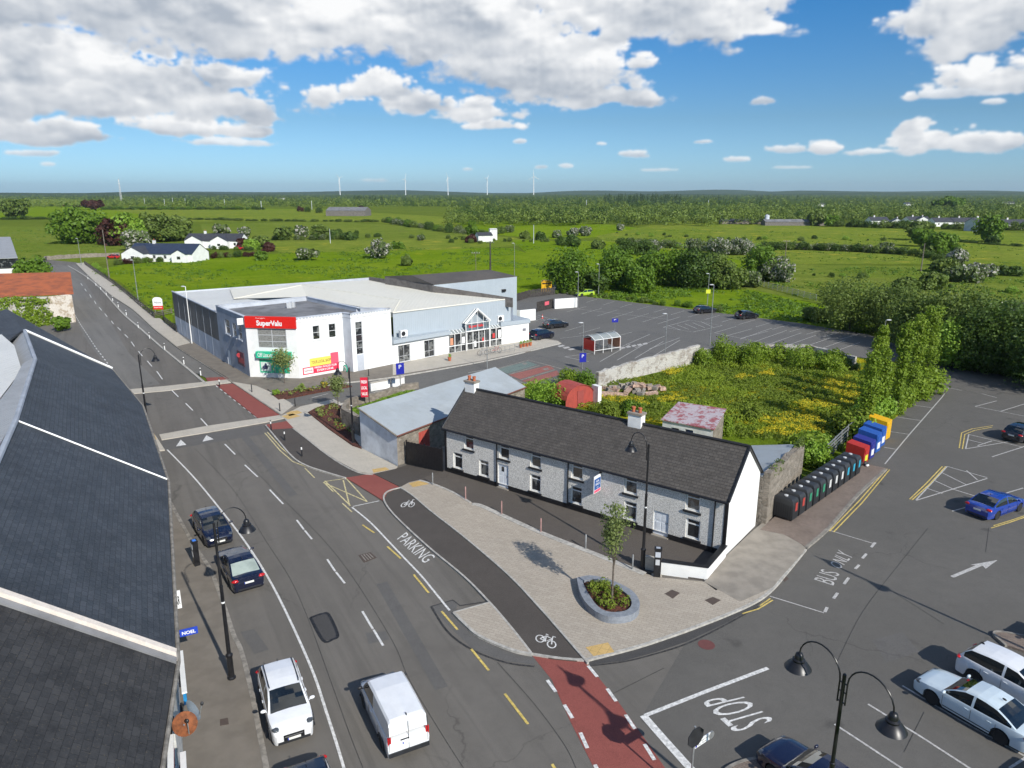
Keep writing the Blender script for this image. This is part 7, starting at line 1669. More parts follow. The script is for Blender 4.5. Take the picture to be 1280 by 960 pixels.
make_car('hatch', 'lime-green hatchback at the far corner of the shop car park', lime, rear=g(741, 369), head=(g(722,370.5)-g(741,369)).normalized()); make_car('hatch', 'red car on the drive of the gabled bungalow', carpaint('paint_red', (.5,.02,.02)), rear=g(293, 312), head=(1, 0), plates=False)
make_car('hatch', 'tiny red car passing the far bend', carpaint('paint_red', (.5,.02,.02)), front=g(134, 323), head=(-1, .1), plates=False)
# little cobbled islands
for px, lb in (([(1243,792),(1252,789),(1290,796),(1300,812),(1285,815),(1258,806)], 0), ([(905,965),(925,952),(945,947),(965,960),(975,990),(900,1000)], 1)): sheet('cobbled_island', px, M['paving_old'], .12, .14); kerbline([px[i] for i in (5,0,1,2)], 'kerb_old', .14, .13)
# shadow-casting sign pole near the red lane is the stop sign above
# ================================================================ TREES AND PLANTS
def mkt(u, vb, vt, wpx, kind, label, name='tree', cat='tree', shape='round', trunk_h=.1, ncl=None, per=70, leaf=None, seed=None, trunk=True, hmax=None, z=0.0, group=None):
    b_ = g(u, vb, z); h = hmax or ht(u, vb, vt, z); dist = math.hypot(b_.x, b_.y, HC); w = wpx/F*dist
    return make_tree(name, label, cat, V3(b_, z), h, w, kind, ncl or 60, per, leaf or max(.10, dist*.0036), trunk_h, seed if seed is not None else int(u*7+vb), shape, group, trunk, tr=.055 if name == 'young_tree' else None)
# young street trees
mkt(765, 752, 625, 35, 'silver', 'slender young tree growing in the granite planter', 'young_tree', trunk_h=.33, ncl=46, per=42, leaf=.13, z=.4, shape='round')
mkt(356, 479, 432, 30, 'silver', 'young tree in front of the green shop window', 'young_tree', trunk_h=.2, ncl=36, per=36, leaf=.2, z=.1)
mkt(423, 512, 464, 26, 'silver', 'young tree in the bark bed beside the shop road', 'young_tree', trunk_h=.32, ncl=34, per=34, leaf=.18, z=.1)
# right-hand tree group
for r in ((1062,412,344,92,'olive','broad olive-green tree at the car park corner'),(1113,418,352,66,'olive','loose greyish tree left of the ivy columns'),(1152,436,352,86,'olive','tall olive tree behind the ivy columns'),(1200,448,352,100,'olive','large olive tree right of the ivy columns'),
          (1186,458,402,60,'bright','bright bush at the foot of the large olive tree'),(1245,462,368,84,'dark','dark tree at the car park edge right'),(1285,474,384,100,'dark','darkest tree cut by the right edge'),(1222,464,408,70,'dark','low dark shrub mass under the trees'),(1240,452,408,40,'bright','light green shrub in the gap of the dark trees'),(1330,490,390,110,'dark','dark tree just beyond the right edge'),(1265,425,375,60,'may_light','flowering tree behind the dark right-hand trees'),(1020,402,385,40,'olive','low scrub left of the broad olive tree')):
    mkt(*r[:5], r[5], ncl=110, per=95, trunk_h=.04, shape='dome' if r[3] > 50 else 'round', leaf=.32)
# clump behind the car park
for r in ((711,364,308,72,'oak','widest round tree left of the clump behind the car park'),(770,362,312,46,'oak','second tree of the clump'),(769,345,306,44,'oak','rear tree of the clump with rounded top'),(798,366,330,44,'oak','low round tree in front of the clump'),(812,356,312,50,'oak','tall middle tree of the clump'),(845,356,308,50,'oak','tree with spreading top right of the clump middle'),
          (868,360,312,52,'dark','dark-leaved tree in the clump'),(892,358,316,46,'olive','olive tree near the right of the clump'),(912,361,330,44,'olive','right-hand low tree of the clump'),(937,358,338,36,'may_light','flowering shrub ending the clump'),(950,350,306,46,'oak','separate tree left of the flowering hawthorn'),(972,352,322,42,'may','flowering white hawthorn right of the clump'),(742,366,340,40,'dark','dark bush between the round tree and the clump'),(785,318,301,34,'dark','dark thicket behind the clump'),(806,318,300,30,'dark','second dark thicket behind the clump'),(815,316,299,20,'may','small hawthorn beside the dark thickets'),
          (870,314,298,34,'may_light','hawthorn in the far hedge behind the clump'),(897,318,296,40,'may','white-flowering hawthorn in the far hedge'),(925,318,297,38,'may','second white-flowering hawthorn in the far hedge')):
    mkt(*r[:5], r[5], ncl=85, per=60, trunk_h=.03, shape='dome', leaf=.55)
# bungalow trees, left
for r in ((104,304,257,66,'oak','large rounded green tree beside the far bend'),(150,306,268,46,'copper','dark copper-leaved tree right of the large green tree'),(163,306,268,34,'bright','light green tree behind the copper one'),(195,302,266,60,'olive','wide olive tree behind the blue-roofed bungalow'),(222,300,270,40,'olive','right half of the olive tree group'),(172,313,287,36,'may','white-flowering tree above the blue-roofed bungalow'),(200,302,284,14,'gorse','yellow-flowering bush by the bungalow'),(116,262,250,24,'copper','dark copper tree in the distance above the large green tree'),
          (20,274,247,30,'olive','pale thin tree alone in the left field'),(276,292,281,24,'may_light','flowering hawthorn behind the gabled bungalow'),(306,296,284,16,'may','flowering hawthorn right of the gabled bungalow'),(303,311,296,10,'copper','narrow copper shrub at the bungalow gable'),(314,311,297,18,'bright','bright green shrub right of the bungalow'),(327,308,294,20,'olive','olive shrub right of the bungalow'),(336,314,303,12,'copper','copper shrub in the field hedge'),(327,325,312,12,'oak','small round bush in the field'),
          (355,300,284,26,'olive','hedge tree in the middle field'),(378,297,282,16,'may','white hawthorn in the middle field hedge'),(400,299,281,26,'olive','olive hedge tree beside the white hawthorn'),(418,297,287,10,'dark','small dark hedge bush'),(382,325,309,30,'may_light','hawthorn with white top above the market'),(474,323,300,30,'may','large white-flowering hawthorn in the meadow'),(508,332,319,12,'olive','small round bush right of the large hawthorn'),(438,300,289,14,'dark','dark low hedge bush'),
          (497,311,301,18,'oak','low bush in the meadow hedge'),(591,297,275,14,'oak','upright tree beside the pump house'),(589,303,292,14,'copper','dark bush at the pump house'),(562,285,279,6,'dark','tiny conifer-like bush in the far meadow'),(656,298,288,10,'olive','small bush right of the pump house'),(676,300,290,12,'dark','dark bush near the white post'),(696,297,288,12,'may_light','pale bush in the right meadow'),(717,295,285,14,'may','white hawthorn left of two in the meadow'),(731,295,283,14,'may','white hawthorn right of two in the meadow'),(717,308,293,18,'dark','dark round bush in the meadow'),(703,306,295,14,'dark','dark bush left of the round one'),(748,311,299,16,'olive','round bush before the clump'),(775,288,280,8,'may','small white hawthorn before the woods'),
          (22,350,322,26,'gorse','yellow-flowering shrub beside the rusty barn'),(42,352,320,32,'oak','green bush beside the rusty barn'),(78,414,395,16,'oak','small dark tree before the cream stone wall'),(48,338,334,6,'yellow','tiny yellow shrub by the far road'),
          (1234,302,270,30,'oak','tall tree beside the pale two-storey house'),(1144,300,276,26,'olive','olive tree in front of the village'),(1152,308,285,24,'oak','dark tree below the village row'),(1175,318,289,34,'oak','spreading tree in the right meadow hedge'),(1164,318,302,22,'olive','hedge bush under the spreading tree'),(1194,333,310,26,'may','flowering hawthorn in the right meadow'),(1180,340,320,30,'olive','scrub left of the long flowering hedge'),(1205,352,330,44,'may_light','wide hawthorn scrub in the right meadow'),(1228,345,329,34,'may','pale flowering scrub at right'),(1262,344,331,26,'dark','dark round bush in the right meadow'),(1241,305,295,14,'dark','small dark bush in the far right field'),(1132,363,345,30,'olive','olive bush behind the right-hand trees'),(1165,362,340,34,'olive','upper olive tree behind the ivy columns'),
          (965,312,303,12,'dark','low dark bush at the left of the field hedge'),(1106,316,303,18,'may_light','hawthorn in the middle of the field hedge'),
          (1187,262,246,34,'oak','large green tree above the village'),(1020,282,264,22,'olive','olive tree by the long low shed'),(1038,283,270,18,'oak','green tree right of the long low shed')):
    nm = 'bush' if any(k in r[5] for k in ('bush', 'shrub', 'scrub')) else 'tree'
    big = r[3] > 30 or 'rounded' in r[5]; mkt(*r[:5], r[5], nm, nm, 'bush' if nm == 'bush' else ('dome' if big else 'round'), trunk_h=.05, ncl=80 if big else 40, per=60 if big else 46, trunk=nm == 'tree')
# hedges of individual bushes: prototypes then copies
PROTO = {}
def proto(kind):
    if kind not in PROTO:
        C, R = tree_mesh(4, 4.5, kind, 30, 40, .4, .02, 3+len(PROTO), 'bush'); me = quads_obj('bush', leaf_arrays(C, R, 44, .42), LEAF[kind]); PROTO[kind] = me.data; bpy.data.objects.remove(me)
    return PROTO[kind]
def hedge(px, n, hr, kinds, label, group, wob=.6, name='hedge_bush', cat='hedge bush', wx=1.0):
    P = [g(*p) for p in px]; LL = [(P[i+1]-P[i]).length for i in range(len(P)-1)]; T = sum(LL)
    for k in range(n):
        d = T*(k+random.uniform(.2, .8))/n; i = 0
        while i < len(LL)-1 and d > LL[i]: d -= LL[i]; i += 1
        p = P[i].lerp(P[i+1], min(1, d/LL[i])) + Vector((random.uniform(-wob, wob), random.uniform(-wob, wob)))
        o = bpy.data.objects.new(name, proto(random.choice(kinds))); COL.objects.link(o); h = random.uniform(*hr)/4; o.location = V3(p, -.1); o.scale = (h*random.uniform(.9, 1.5)*wx, h*random.uniform(.9, 1.3)*wx, h); o.rotation_euler = (0, 0, random.uniform(0, 6.28)); tag(o, label, cat, group)
hedge([(143,331),(200,327),(260,323),(318,320)], 26, (1.6,2.6), ['dark','oak','copper','olive'], 'clipped hedge bush in the row before the blue-roofed bungalow', 'hedge before the bungalows')
hedge([(260,312),(320,313),(345,310)], 10, (1.3,2.2), ['oak','dark'], 'low garden hedge bush under the gabled bungalow', 'garden hedge of the gabled bungalow')
hedge([(-60,275),(75,274),(150,274)], 26, (2.0,3.4), ['dark','olive'], 'dark bush in the hedge across the left fields', 'left field hedge', wx=1.9)
hedge([(60,258),(80,258),(102,259)], 10, (3,5), ['dark','copper'], 'dark bush in the short upper left hedge', 'upper left hedge', wx=1.5)
hedge([(130,262),(200,262),(330,262)], 34, (3.0,5.0), ['dark','oak'], 'dark bush along the foot of the far left woods', 'far left hedge', wx=1.9)
hedge([(370,264),(450,270),(452,262)], 14, (5,7.5), ['copper','dark'], 'dark copper bush in the line round the farm shed', 'copper hedge at the farm shed')
hedge([(225,274),(310,276),(420,277),(520,278)], 30, (1.5,2.6), ['dark','olive'], 'low bush in the upper meadow hedge', 'upper meadow hedge', wx=2.3)
hedge([(480,277),(520,284),(560,290),(600,294),(640,290)], 34, (2.5,5.0), ['olive','dark','oak','may_light'], 'scrub bush in the tangled hedge right of the market meadow', 'tangled meadow hedge', 3, 'scrub_bush', 'scrub bush')
hedge([(330,300),(400,300),(450,298)], 14, (2,3.6), ['dark','olive','may_light'], 'bush in the middle field hedge', 'middle field hedge', 1.2)
hedge([(560,298),(580,300),(640,302),(700,302)], 16, (1.2,2.4), ['olive','dark'], 'low scrub bush around the pump house field', 'pump house scrub', 1.5)
hedge([(952,312),(1000,312),(1060,314),(1128,318)], 34, (2.0,3.6), ['dark','olive','dark','may_light'], 'dark bush in the straight hedge of the right meadow', 'right meadow hedge', wx=1.3)
hedge([(1128,318),(1160,322),(1200,332)], 10, (2,3.4), ['olive','dark'], 'bush in the hedge bending down the right meadow', 'bending meadow hedge')
hedge([(1040,283),(1100,285),(1170,286),(1215,287),(1280,288)], 36, (3,6), ['dark','oak','olive'], 'garden tree or bush before the village houses', 'village garden bushes', 2, 'garden_bush', 'garden bush')
hedge([(1195,302),(1230,305),(1290,309)], 12, (.8,1.4), ['dark'], 'low bush in the far right field boundary', 'far right boundary', wx=2.2)
hedge([(770,305),(830,309),(960,318)], 26, (2.2,4.2), ['dark','may_light','olive'], 'bush in the line behind the tree clump', 'hedge behind the clump', 1.5, 'scrub_bush', 'scrub bush')
hedge([(690,366),(735,369),(800,377),(870,386),(905,391)], 30, (.8,1.5), ['olive','oak'], 'low scrub along the car park edge', 'car park edge scrub', 1.2, 'scrub_bush', 'scrub bush')
hedge([(1090,415),(1150,425),(1220,455),(1290,475)], 16, (2.2,4.0), ['dark','olive','oak'], 'undergrowth bush beneath the right-hand trees', 'undergrowth at the right', 1.2, 'scrub_bush', 'scrub bush')
hedge([(180,384),(200,400)], 5, (.5,.9), ['grass','olive'], 'weedy tuft at the far footpath fence', 'fence weeds', .3)
hedge([(118,333),(128,340),(136,346)], 6, (1.0,1.6), ['ivy','bright'], 'yellow-green bush outside the timber fence', 'bushes outside the timber fence', .5)
hedge([(350,290),(430,292),(520,300),(600,306)], 16, (1.4,3.0), ['olive','may_light','dark'], 'stray bush dotted over the rough middle fields', 'stray bushes of the middle fields', 9, 'scrub_bush', 'scrub bush')
hedge([(770,292),(900,300),(1050,300),(1180,305)], 26, (.8,2.2), ['olive','dark','bright'], 'stray bush dotted over the right-hand meadows', 'stray bushes of the right meadows', 9, 'scrub_bush', 'scrub bush')
hedge([(980,340),(1060,345),(1150,350),(1240,365)], 16, (.7,1.9), ['olive','bright','dark'], 'rough scrub in the field beyond the right-hand trees', 'rough scrub in the near right field', 5, 'scrub_bush', 'scrub bush')
# ivy columns
for i, r in enumerate(((1081,540,442,24,'leftmost ivy-clad column by the clothing banks'),(1098,522,436,20,'thin ivy column left of the lamp'),(1092,500,404,18,'tall thin ivy column behind the lamp'),(1119,518,402,18,'slender ivy column in the middle of the row'),(1137,500,394,20,'tall ivy column second from the right'),(1154,484,384,23,'tallest and widest ivy column at the right end'))):
    mkt(*r[:4], 'ivy', r[4], 'ivy_column', 'tree', 'column', trunk_h=.0, ncl=110, per=60, leaf=.2)
hedge([(1066,552),(1080,535),(1100,520),(1125,505),(1150,490),(1157,478)], 24, (1.6,3.2), ['ivy','bright','weeds'], 'ivy-covered bush at the foot of the tall columns', 'bushes under the ivy columns', .5, 'ivy_bush', 'ivy bush')
hedge([(868,456),(915,451),(965,450),(1012,453),(1068,464)], 22, (1.6,2.9), ['ivy','oak','ivy','olive'], 'ivy-smothered bush along the back wall of the plot', 'ivy bushes on the back wall', .5, 'ivy_bush', 'ivy bush')
hedge([(1004,576),(1015,570),(1025,563)], 5, (2.0,2.8), ['bright','ivy'], 'bright green bush between stone outbuilding and bins', 'bushes behind the bins', .4)
# plot bushes
for r in ((680,508,468,54,'bright','yellow-green round bush behind the house roof'),(712,484,458,34,'ivy','ivy bush beside the limewashed wall'),(732,486,460,28,'oak','green bush at the end of the limewashed wall'),(905,455,416,34,'ivy','round ivy bush on the wall'),(938,458,425,26,'ivy','second ivy bush on the wall'),(1000,462,428,34,'ivy','ivy bush hanging over the back wall'),(880,458,434,24,'ivy','ivy mass at the wall corner'),(1040,466,440,34,'ivy','ivy bush right along the back wall'),
          (760,524,500,26,'weeds','low weedy bush behind the chimney'),(790,520,497,26,'oak','dark green bush behind the middle chimney'),(940,525,505,26,'weeds','green bush beyond the ruined shed'),(905,545,515,18,'ivy','ivy on the ruined shed corner'),(1018,582,550,36,'bright','bright bush behind the black bins'),(870,528,512,26,'ivy','ivy tangle over the ruined shed edge')):
    mkt(*r[:4], r[4], r[5], 'bush', 'bush', 'bush', 0.02, 46, 64, .2, trunk=False)
# undergrowth and flowers in the plot
def inside(p, poly):
    c = False; j = len(poly)-1
    for i in range(len(poly)):
        if (poly[i].y > p.y) != (poly[j].y > p.y) and p.x < (poly[j].x-poly[i].x)*(p.y-poly[i].y)/(poly[j].y-poly[i].y)+poly[i].x: c = not c
        j = i
    return c
def scatter(poly_px, n, z=.1):
    P = [g(*p, z) for p in poly_px]; x0, x1 = min(p.x for p in P), max(p.x for p in P); y0, y1 = min(p.y for p in P), max(p.y for p in P); out = []
    while len(out) < n:
        p = Vector((random.uniform(x0, x1), random.uniform(y0, y1)))
        if inside(p, P): out.append(p)
    return out
from mathutils import noise as mn
PLOT = [(745,486),(871,456),(960,450),(1068,466),(1120,505),(1060,560),(1010,574),(985,552),(915,548),(900,545),(830,530),(750,515),(700,505)]
C_ = []; R_ = []; C2 = []; R2 = []; FY = []; RY = []
yell = [(757,495,14,8),(792,501,26,6),(840,498,18,7),(842,465,14,5),(990,525,52,9),(1000,536,40,8),(1045,480,28,10),(1060,495,20,12),(975,540,30,6),(930,470,10,4),(1020,505,30,8),(960,465,12,3)]
for p in scatter(PLOT, 5200):
    nz = mn.noise(Vector((p.x*.16, p.y*.16, 0))); h = .22+.35*max(0, nz+.3)
    (C_ if nz < .12 else C2).append((p.x, p.y, .1+h*.4)); (R_ if nz < .12 else R2).append((.30, .30, h))
    u_, v_ = proj((p.x, p.y, .4)); k = max(1-((u_-a)/c)**2-((v_-b)/d)**2 for a, b, c, d in yell)
    if k + mn.noise(Vector((p.x*.9, p.y*.9, 5)))*1.5 > .42:
        FY.append((p.x, p.y, .1+h*1.1)); RY.append((.5, .5, .16))
mid = V3(g(930, 500))
tag(quads_obj('undergrowth', leaf_arrays(C_, R_, 16, .17, up=.8), LEAF['weeds'], None, mid), 'long tangled grass and weeds filling the derelict plot', 'undergrowth', kind='stuff')
tag(quads_obj('undergrowth', leaf_arrays(C2, R2, 16, .16, up=.8), LEAF['grass'], None, mid), 'brighter long grass in the derelict plot', 'undergrowth', kind='stuff')
tag(quads_obj('yellow_flowers', leaf_arrays(FY, RY, 26, .085, up=.6, inner=.3), LEAF['yellow'], None, mid), 'drifts of yellow wild flowers in the derelict plot', 'flowers', kind='stuff')
# verge grass, car-park edge grass, field tussocks
cs = [(p.x, p.y, .36) for p in scatter([(436,527),(441,511),(457,506),(500,491),(515,488),(520,490),(500,499),(455,514)], 260, .3)]
tag(quads_obj('grass', leaf_arrays(cs, [(.22,.22,.16)]*len(cs), 20, .09, up=.8), LEAF['bright'], None, V3(g(470, 505))), 'bright grass in the bed behind the low stone wall', 'grass', kind='stuff')
cs = []; rr = []
for poly, n in (([(690,366),(735,371),(800,379),(900,391),(1000,404),(1085,417),(1110,405),(940,364),(800,358)], 1500), ([(112,340),(150,331),(330,318),(480,308),(640,310),(700,345),(646,366),(215,372),(216,405)], 3200), ([(745,300),(850,285),(1290,300),(1290,330),(960,330)], 1400), ([(640,305),(760,306),(960,335),(960,350),(690,345)], 500), ([(960,333),(1150,335),(1290,350),(1290,380),(1130,390),(960,365)], 1200), ([(0,290),(60,286),(170,290),(150,318),(40,335),(0,338)], 700)):
    for p in scatter(poly, n, 0):
        if mn.noise(Vector((p.x*.05, p.y*.05, 2))) + .4*mn.noise(Vector((p.x*.3, p.y*.3, 7))) > .02: h = random.uniform(.15, .5); cs.append((p.x, p.y, 0)); rr.append((random.uniform(.4, 1.3), random.uniform(.3, .8), h))
tag(quads_obj('tussock_grass', leaf_arrays(cs, rr, 10, .42, up=.6), LEAF['oak'], None, V3(g(600, 330))), 'darker tussocks scattered over the meadows', 'grass', kind='stuff')
# bed planting
cs = [(p.x, p.y, .3) for p in scatter([(392,514),(418,506),(430,520),(440,545),(425,540),(405,527)], 34, .1)]; tag(quads_obj('bed_planting', leaf_arrays(cs, [(.2,.2,.25)]*len(cs), 26, .13, up=.7), LEAF['flower'], None, V3(g(415, 520))), 'young shrubs and grasses in the bark bed', 'plants', kind='stuff')
cs = [(p.x, p.y, .3) for p in scatter([(344,494),(360,490),(400,486),(432,481),(400,488),(360,496)], 26, .1)]; tag(quads_obj('bed_planting', leaf_arrays(cs, [(.22,.22,.28)]*len(cs), 26, .14, up=.7), LEAF['flower'], None, V3(g(380, 488))), 'low plants in the bed before the white wall', 'plants', kind='stuff')
for u_, v_, k_, lb in ((346,494,'bright','bright green tuft at the left end of the market bed'),(405,484,'gorse','yellow-flowering tuft in the market bed'),(376,488,'flower','reddish tuft beside the young tree at the shop window')): mkt(u_, v_, v_-10, 9, k_, lb, 'small_shrub', 'shrub', 'bush', .0, 12, 40, .12, trunk=False, z=.1)
# far woods: one mass each
def wood(regs, mat, label, seed, hh=(6, 10)):
    rs = np.random.default_rng(seed); V = []
    for (u0, u1, v0, v1, n) in regs:
        for k in range(n):
            u_, v_ = rs.uniform(u0, u1), v0+(v1-v0)*rs.uniform(0, 1)**1.15; b_ = g(u_, v_); D = b_.length; h = rs.uniform(*hh)*(1.15 if rs.random() < .1 else 1); w = h*rs.uniform(.55, 1.0); nc = 7 if D < 900 else 4
            c = np.stack([b_.x+rs.normal(size=nc)*w*.25, b_.y+rs.normal(size=nc)*w*.25, rs.uniform(.28, .72, nc)*h], 1); r = rs.uniform(.24, .38, nc)*h
            V.append(leaf_arrays(c, r, 30 if D < 900 else (14 if D < 2000 else 8), h*(.12 if D < 900 else .2)))
    o = quads_obj('far_wood', np.concatenate(V), mat, None, V3(g(600, 260))); tag(o, label, 'woodland', kind='stuff')
wood([(560,960,262,283,420),(960,1300,262,280,230),(-60,560,249,260,330),(-100,1380,242.5,250,1500),(-100,1380,250,260,900)], LEAF['far'], 'mixed green woodland filling the middle distance', 21)
wood([(560,900,268,281,150),(980,1300,262,278,120),(100,560,252,260,150),(-100,1380,242.5,252,600),(640,960,250,264,160)], LEAF['dark'], 'darker trees scattered through the distant woodland', 22)
wood([(600,960,258,276,120),(960,1300,258,280,120),(100,480,250,261,110),(-100,1380,243,252,260)], LEAF['olive'], 'olive-toned trees in the distant woodland', 23)
def conifers():
    rs = np.random.default_rng(5); V = []
    for (u0, u1, v0, v1, n) in ((755,850,252,258,120),(440,480,250,255,40),(120,152,248,252,16),(800,1000,247,252,70),(200,330,246,250,60)):
        for k in range(n):
            b_ = g(rs.uniform(u0, u1), rs.uniform(v0, v1)); h = rs.uniform(13, 20) if u0 == 755 else rs.uniform(10, 15); nc = 8; t = np.linspace(.1, .97, nc)
            V.append(leaf_arrays(np.stack([np.full(nc, b_.x), np.full(nc, b_.y), t*h], 1), (1.02-t)*h*.22+.2, 12, 1.2))
    tag(quads_obj('conifer_wood', np.concatenate(V), LEAF['conifer'], None, V3(g(800, 255))), 'dark conifer plantation standing above the woodland', 'woodland', kind='stuff')
conifers()
# haze over the whole country
def haze(d=.00005):
    m = bpy.data.materials.new('haze_air'); m.use_nodes = True; t = NT(m); t.n.remove(t.n['Principled BSDF']); v = t.new('ShaderNodeVolumePrincipled'); v.inputs['Density'].default_value = d; v.inputs['Color'].default_value = (.72, .88, .97, 1); v.inputs['Anisotropy'].default_value = .2
    t.l.new(v.outputs[0], t.n['Material Output'].inputs['Volume']); b = MB(); b.box(-12500, 12500, -200, 12500, -2, 150); o = b.build('haze', m, uv=False); o['kind'] = 'stuff'; o['label'] = 'thin bluish air over the whole landscape'; o['category'] = 'haze'
USE_HAZE = True
if USE_HAZE: haze()
# ================================================================ SKY, SUN, CAMERA
SUN_EL = math.radians(34.0); SD = Vector((.565, -.825)).normalized()   # towards the sun, in plan
sun = bpy.data.lights.new('sun', 'SUN'); sun.energy = 4.6; sun.angle = math.radians(.53); sun.color = (1.0, .955, .88)
so = bpy.data.objects.new('sun', sun); COL.objects.link(so)
dv = Vector((SD.x*math.cos(SUN_EL), SD.y*math.cos(SUN_EL), math.sin(SUN_EL)))
so.rotation_euler = dv.to_track_quat('Z', 'Y').to_euler(); so.location = (30, -40, 60)
w = bpy.data.worlds.new('World'); SC.world = w; w.use_nodes = True; t = NT(w)
bg = t.n['Background']; bg.inputs['Strength'].default_value = .105
sky = t.new('ShaderNodeTexSky'); sky.sky_type = 'NISHITA'; sky.sun_disc = False; sky.sun_elevation = SUN_EL
sky.sun_rotation = math.atan2(SD.x, SD.y); sky.altitude = 50; sky.air_density = 1.0; sky.dust_density = .5; sky.ozone_density = 1.8
tc = t.new('ShaderNodeTexCoord').outputs['Generated']
nv = t.new('ShaderNodeVectorMath', operation='NORMALIZE'); t.l.new(tc, nv.inputs[0])
sp = t.new('ShaderNodeSeparateXYZ'); t.l.new(nv.outputs[0], sp.inputs[0])
az = t.math('ARCTAN2', sp.outputs[0], sp.outputs[1]); el = t.math('ARCSINE', sp.outputs[2])
# cloud banks computed here as density (green) and brightness (red) over azimuth and elevation: u, v, half width, height above base, depth below
BL = [(60,-20,330,80,55),(300,20,150,60,52),(470,10,200,70,62),(620,50,140,70,58),(700,90,100,52,40),(20,70,160,42,28),(60,118,260,56,26),(200,112,110,50,30),(290,130,45,30,18),(325,146,26,8,5),(60,170,72,22,9),(-20,160,70,26,12),(230,160,70,16,10),(300,166,40,10,6),(285,178,56,7,4),(760,126,88,20,9),
      (470,112,62,22,16),(520,132,60,20,10),(590,140,60,20,14),(610,156,42,9,6),(790,10,110,60,40),(880,20,86,44,40),(950,32,26,14,10),(705,-10,60,40,24),(1240,10,90,60,42),(1210,50,60,24,20),(1265,98,85,24,16),(1182,98,16,14,10),(1132,172,22,26,14),(1160,184,50,20,9),(1225,184,42,18,7),(985,187,28,8,5),(1032,185,24,11,7),(955,127,15,7,4),(792,192,24,7,5),(920,200,18,4,3),(707,209,9,4,3),(40,192,26,4,3),(1140,121,9,8,5),(1085,188,34,4,5),(675,210,10,3,2),(60,206,8,3,2),(1245,128,14,4,3),(1205,117,60,8,6),(650,178,9,3,2),(826,213,22,2.2,1.5),(585,212,8,2.5,1.5),(752,180,8,2.2,1.5),(470,226,18,3,1.5),(880,178,14,2.5,1.5),(990,210,30,2,1.2)]
W,H=2400,700; A0,A1=-.84,.84; E0,E1=-.01,.48
def fbm(rs, sx, sy, oct, rough):
    out=np.zeros((H,W)); amp=1; tot=0
    for o in range(oct):
        gx=int(sx*2**o)+3; gy=int(sy*2**o)+3
        if gx>W: break
        G=rs.normal(size=(gy,gx)); x=np.linspace(0,gx-2.001,W); y=np.linspace(0,gy-2.001,H)
        xi=x.astype(int); yi=y.astype(int); fx=x-xi; fy=y-yi; fx=fx*fx*(3-2*fx); fy=fy*fy*(3-2*fy)
        a=G[yi][:,xi]; b=G[yi][:,xi+1]; c=G[yi+1][:,xi]; d=G[yi+1][:,xi+1]
        out+=amp*((a*(1-fx)+b*fx)*(1-fy)[:,None]+(c*(1-fx)+d*fx)*fy[:,None]); tot+=amp*amp; amp*=rough
    return out/math.sqrt(tot)
def build_clouds():
    rs=np.random.default_rng(9)
    az0=np.linspace(A0,A1,W)[None,:]*np.ones((H,1)); el0=np.linspace(E0,E1,H)[:,None]*np.ones((1,W))
    w1=fbm(rs,30,14,4,.55); w2=fbm(rs,30,14,4,.55); bil=sum((np.abs(fbm(rs,sx,sy,1,1))-.6)*am for sx,sy,am in ((44,22,1),(90,46,.6),(180,90,.38),(360,180,.25)))
    fine=fbm(rs,70,38,5,.62); broad=fbm(rs,18,10,4,.55)
    def sh(a,dy,dx): o=np.empty_like(a); o[:H-dy,:W-dx]=a[dy:,dx:]; o[H-dy:]=a[H-1:]; o[:H-dy,W-dx:]=a[dy:,-1:]; return o
    rel=(bil-sh(bil,9,6))*.20+(fine-sh(fine,5,3))*.035+(broad-sh(broad,26,18))*.20
    al=np.zeros((H,W)); br=np.zeros((H,W))
    for (u,v,hw,up,dn) in sorted(BL,key=lambda q:-q[1]):
        x=(u-640)/F; y=(480-v)/F; dx,dy,dz=x,math.cos(TH)+y*math.sin(TH),-math.sin(TH)+y*math.cos(TH)
        a0=math.atan2(dx,dy); e0=math.asin(dz/math.sqrt(dx*dx+dy*dy+dz*dz)); ra=hw/F*(.35*dy+.65); ru=up/F; rd=dn/F
        i0=max(0,int((e0-rd*1.9-E0)/(E1-E0)*H)); i1=min(H,int((e0+ru*1.9-E0)/(E1-E0)*H)+2); j0=max(0,int((a0-ra*1.6-A0)/(A1-A0)*W)); j1=min(W,int((a0+ra*1.6-A0)/(A1-A0)*W)+2)
        if i1<=i0 or j1<=j0: continue
        S=(slice(i0,i1),slice(j0,j1)); wk=min(1,(up+dn)/50.)
        az=az0[S]+w1[S]*.012*wk; el=el0[S]+w2[S]*.006*wk; de=el-e0
        r=np.sqrt(((az-a0)/ra)**2+(de/np.where(de>0,ru,rd))**2); q=(1-r)
        soft=np.where(de>0,1.0,.55)
        d=q+bil[S]*(.25+.02/max(.2,wk))*soft+fine[S]*.05-.04
        a=np.clip(d/.27,0,1); a=a*a*(3-2*a); 
        if up<9: a=a*.85
        h=np.clip((de+rd)/(ru+rd),0,1.2)
        b=.24+.74*np.clip(h*1.35-.10+broad[S]*.20,0,1)**1.05+rel[S]*(.5+.5*h)
        rim=np.clip(1-(d-.02)/.28,0,1)*np.clip(h*1.6,0.25,1); b=b+rim*.16
        b=np.clip(b,.10,1); br[S]=br[S]*(1-a)+b*a; al[S]=1-(1-al[S])*(1-a)
    br=np.where(al>.02,br/np.maximum(al,.02),1)
    def blur(a,k):
        for _ in range(k): a=(np.roll(a,1,0)+a*2+np.roll(a,-1,0))/4; a=(np.roll(a,1,1)+a*2+np.roll(a,-1,1))/4
        return a
    return blur(al,3),np.clip(.35*br+.65*blur(br,12)+.07,0,1)

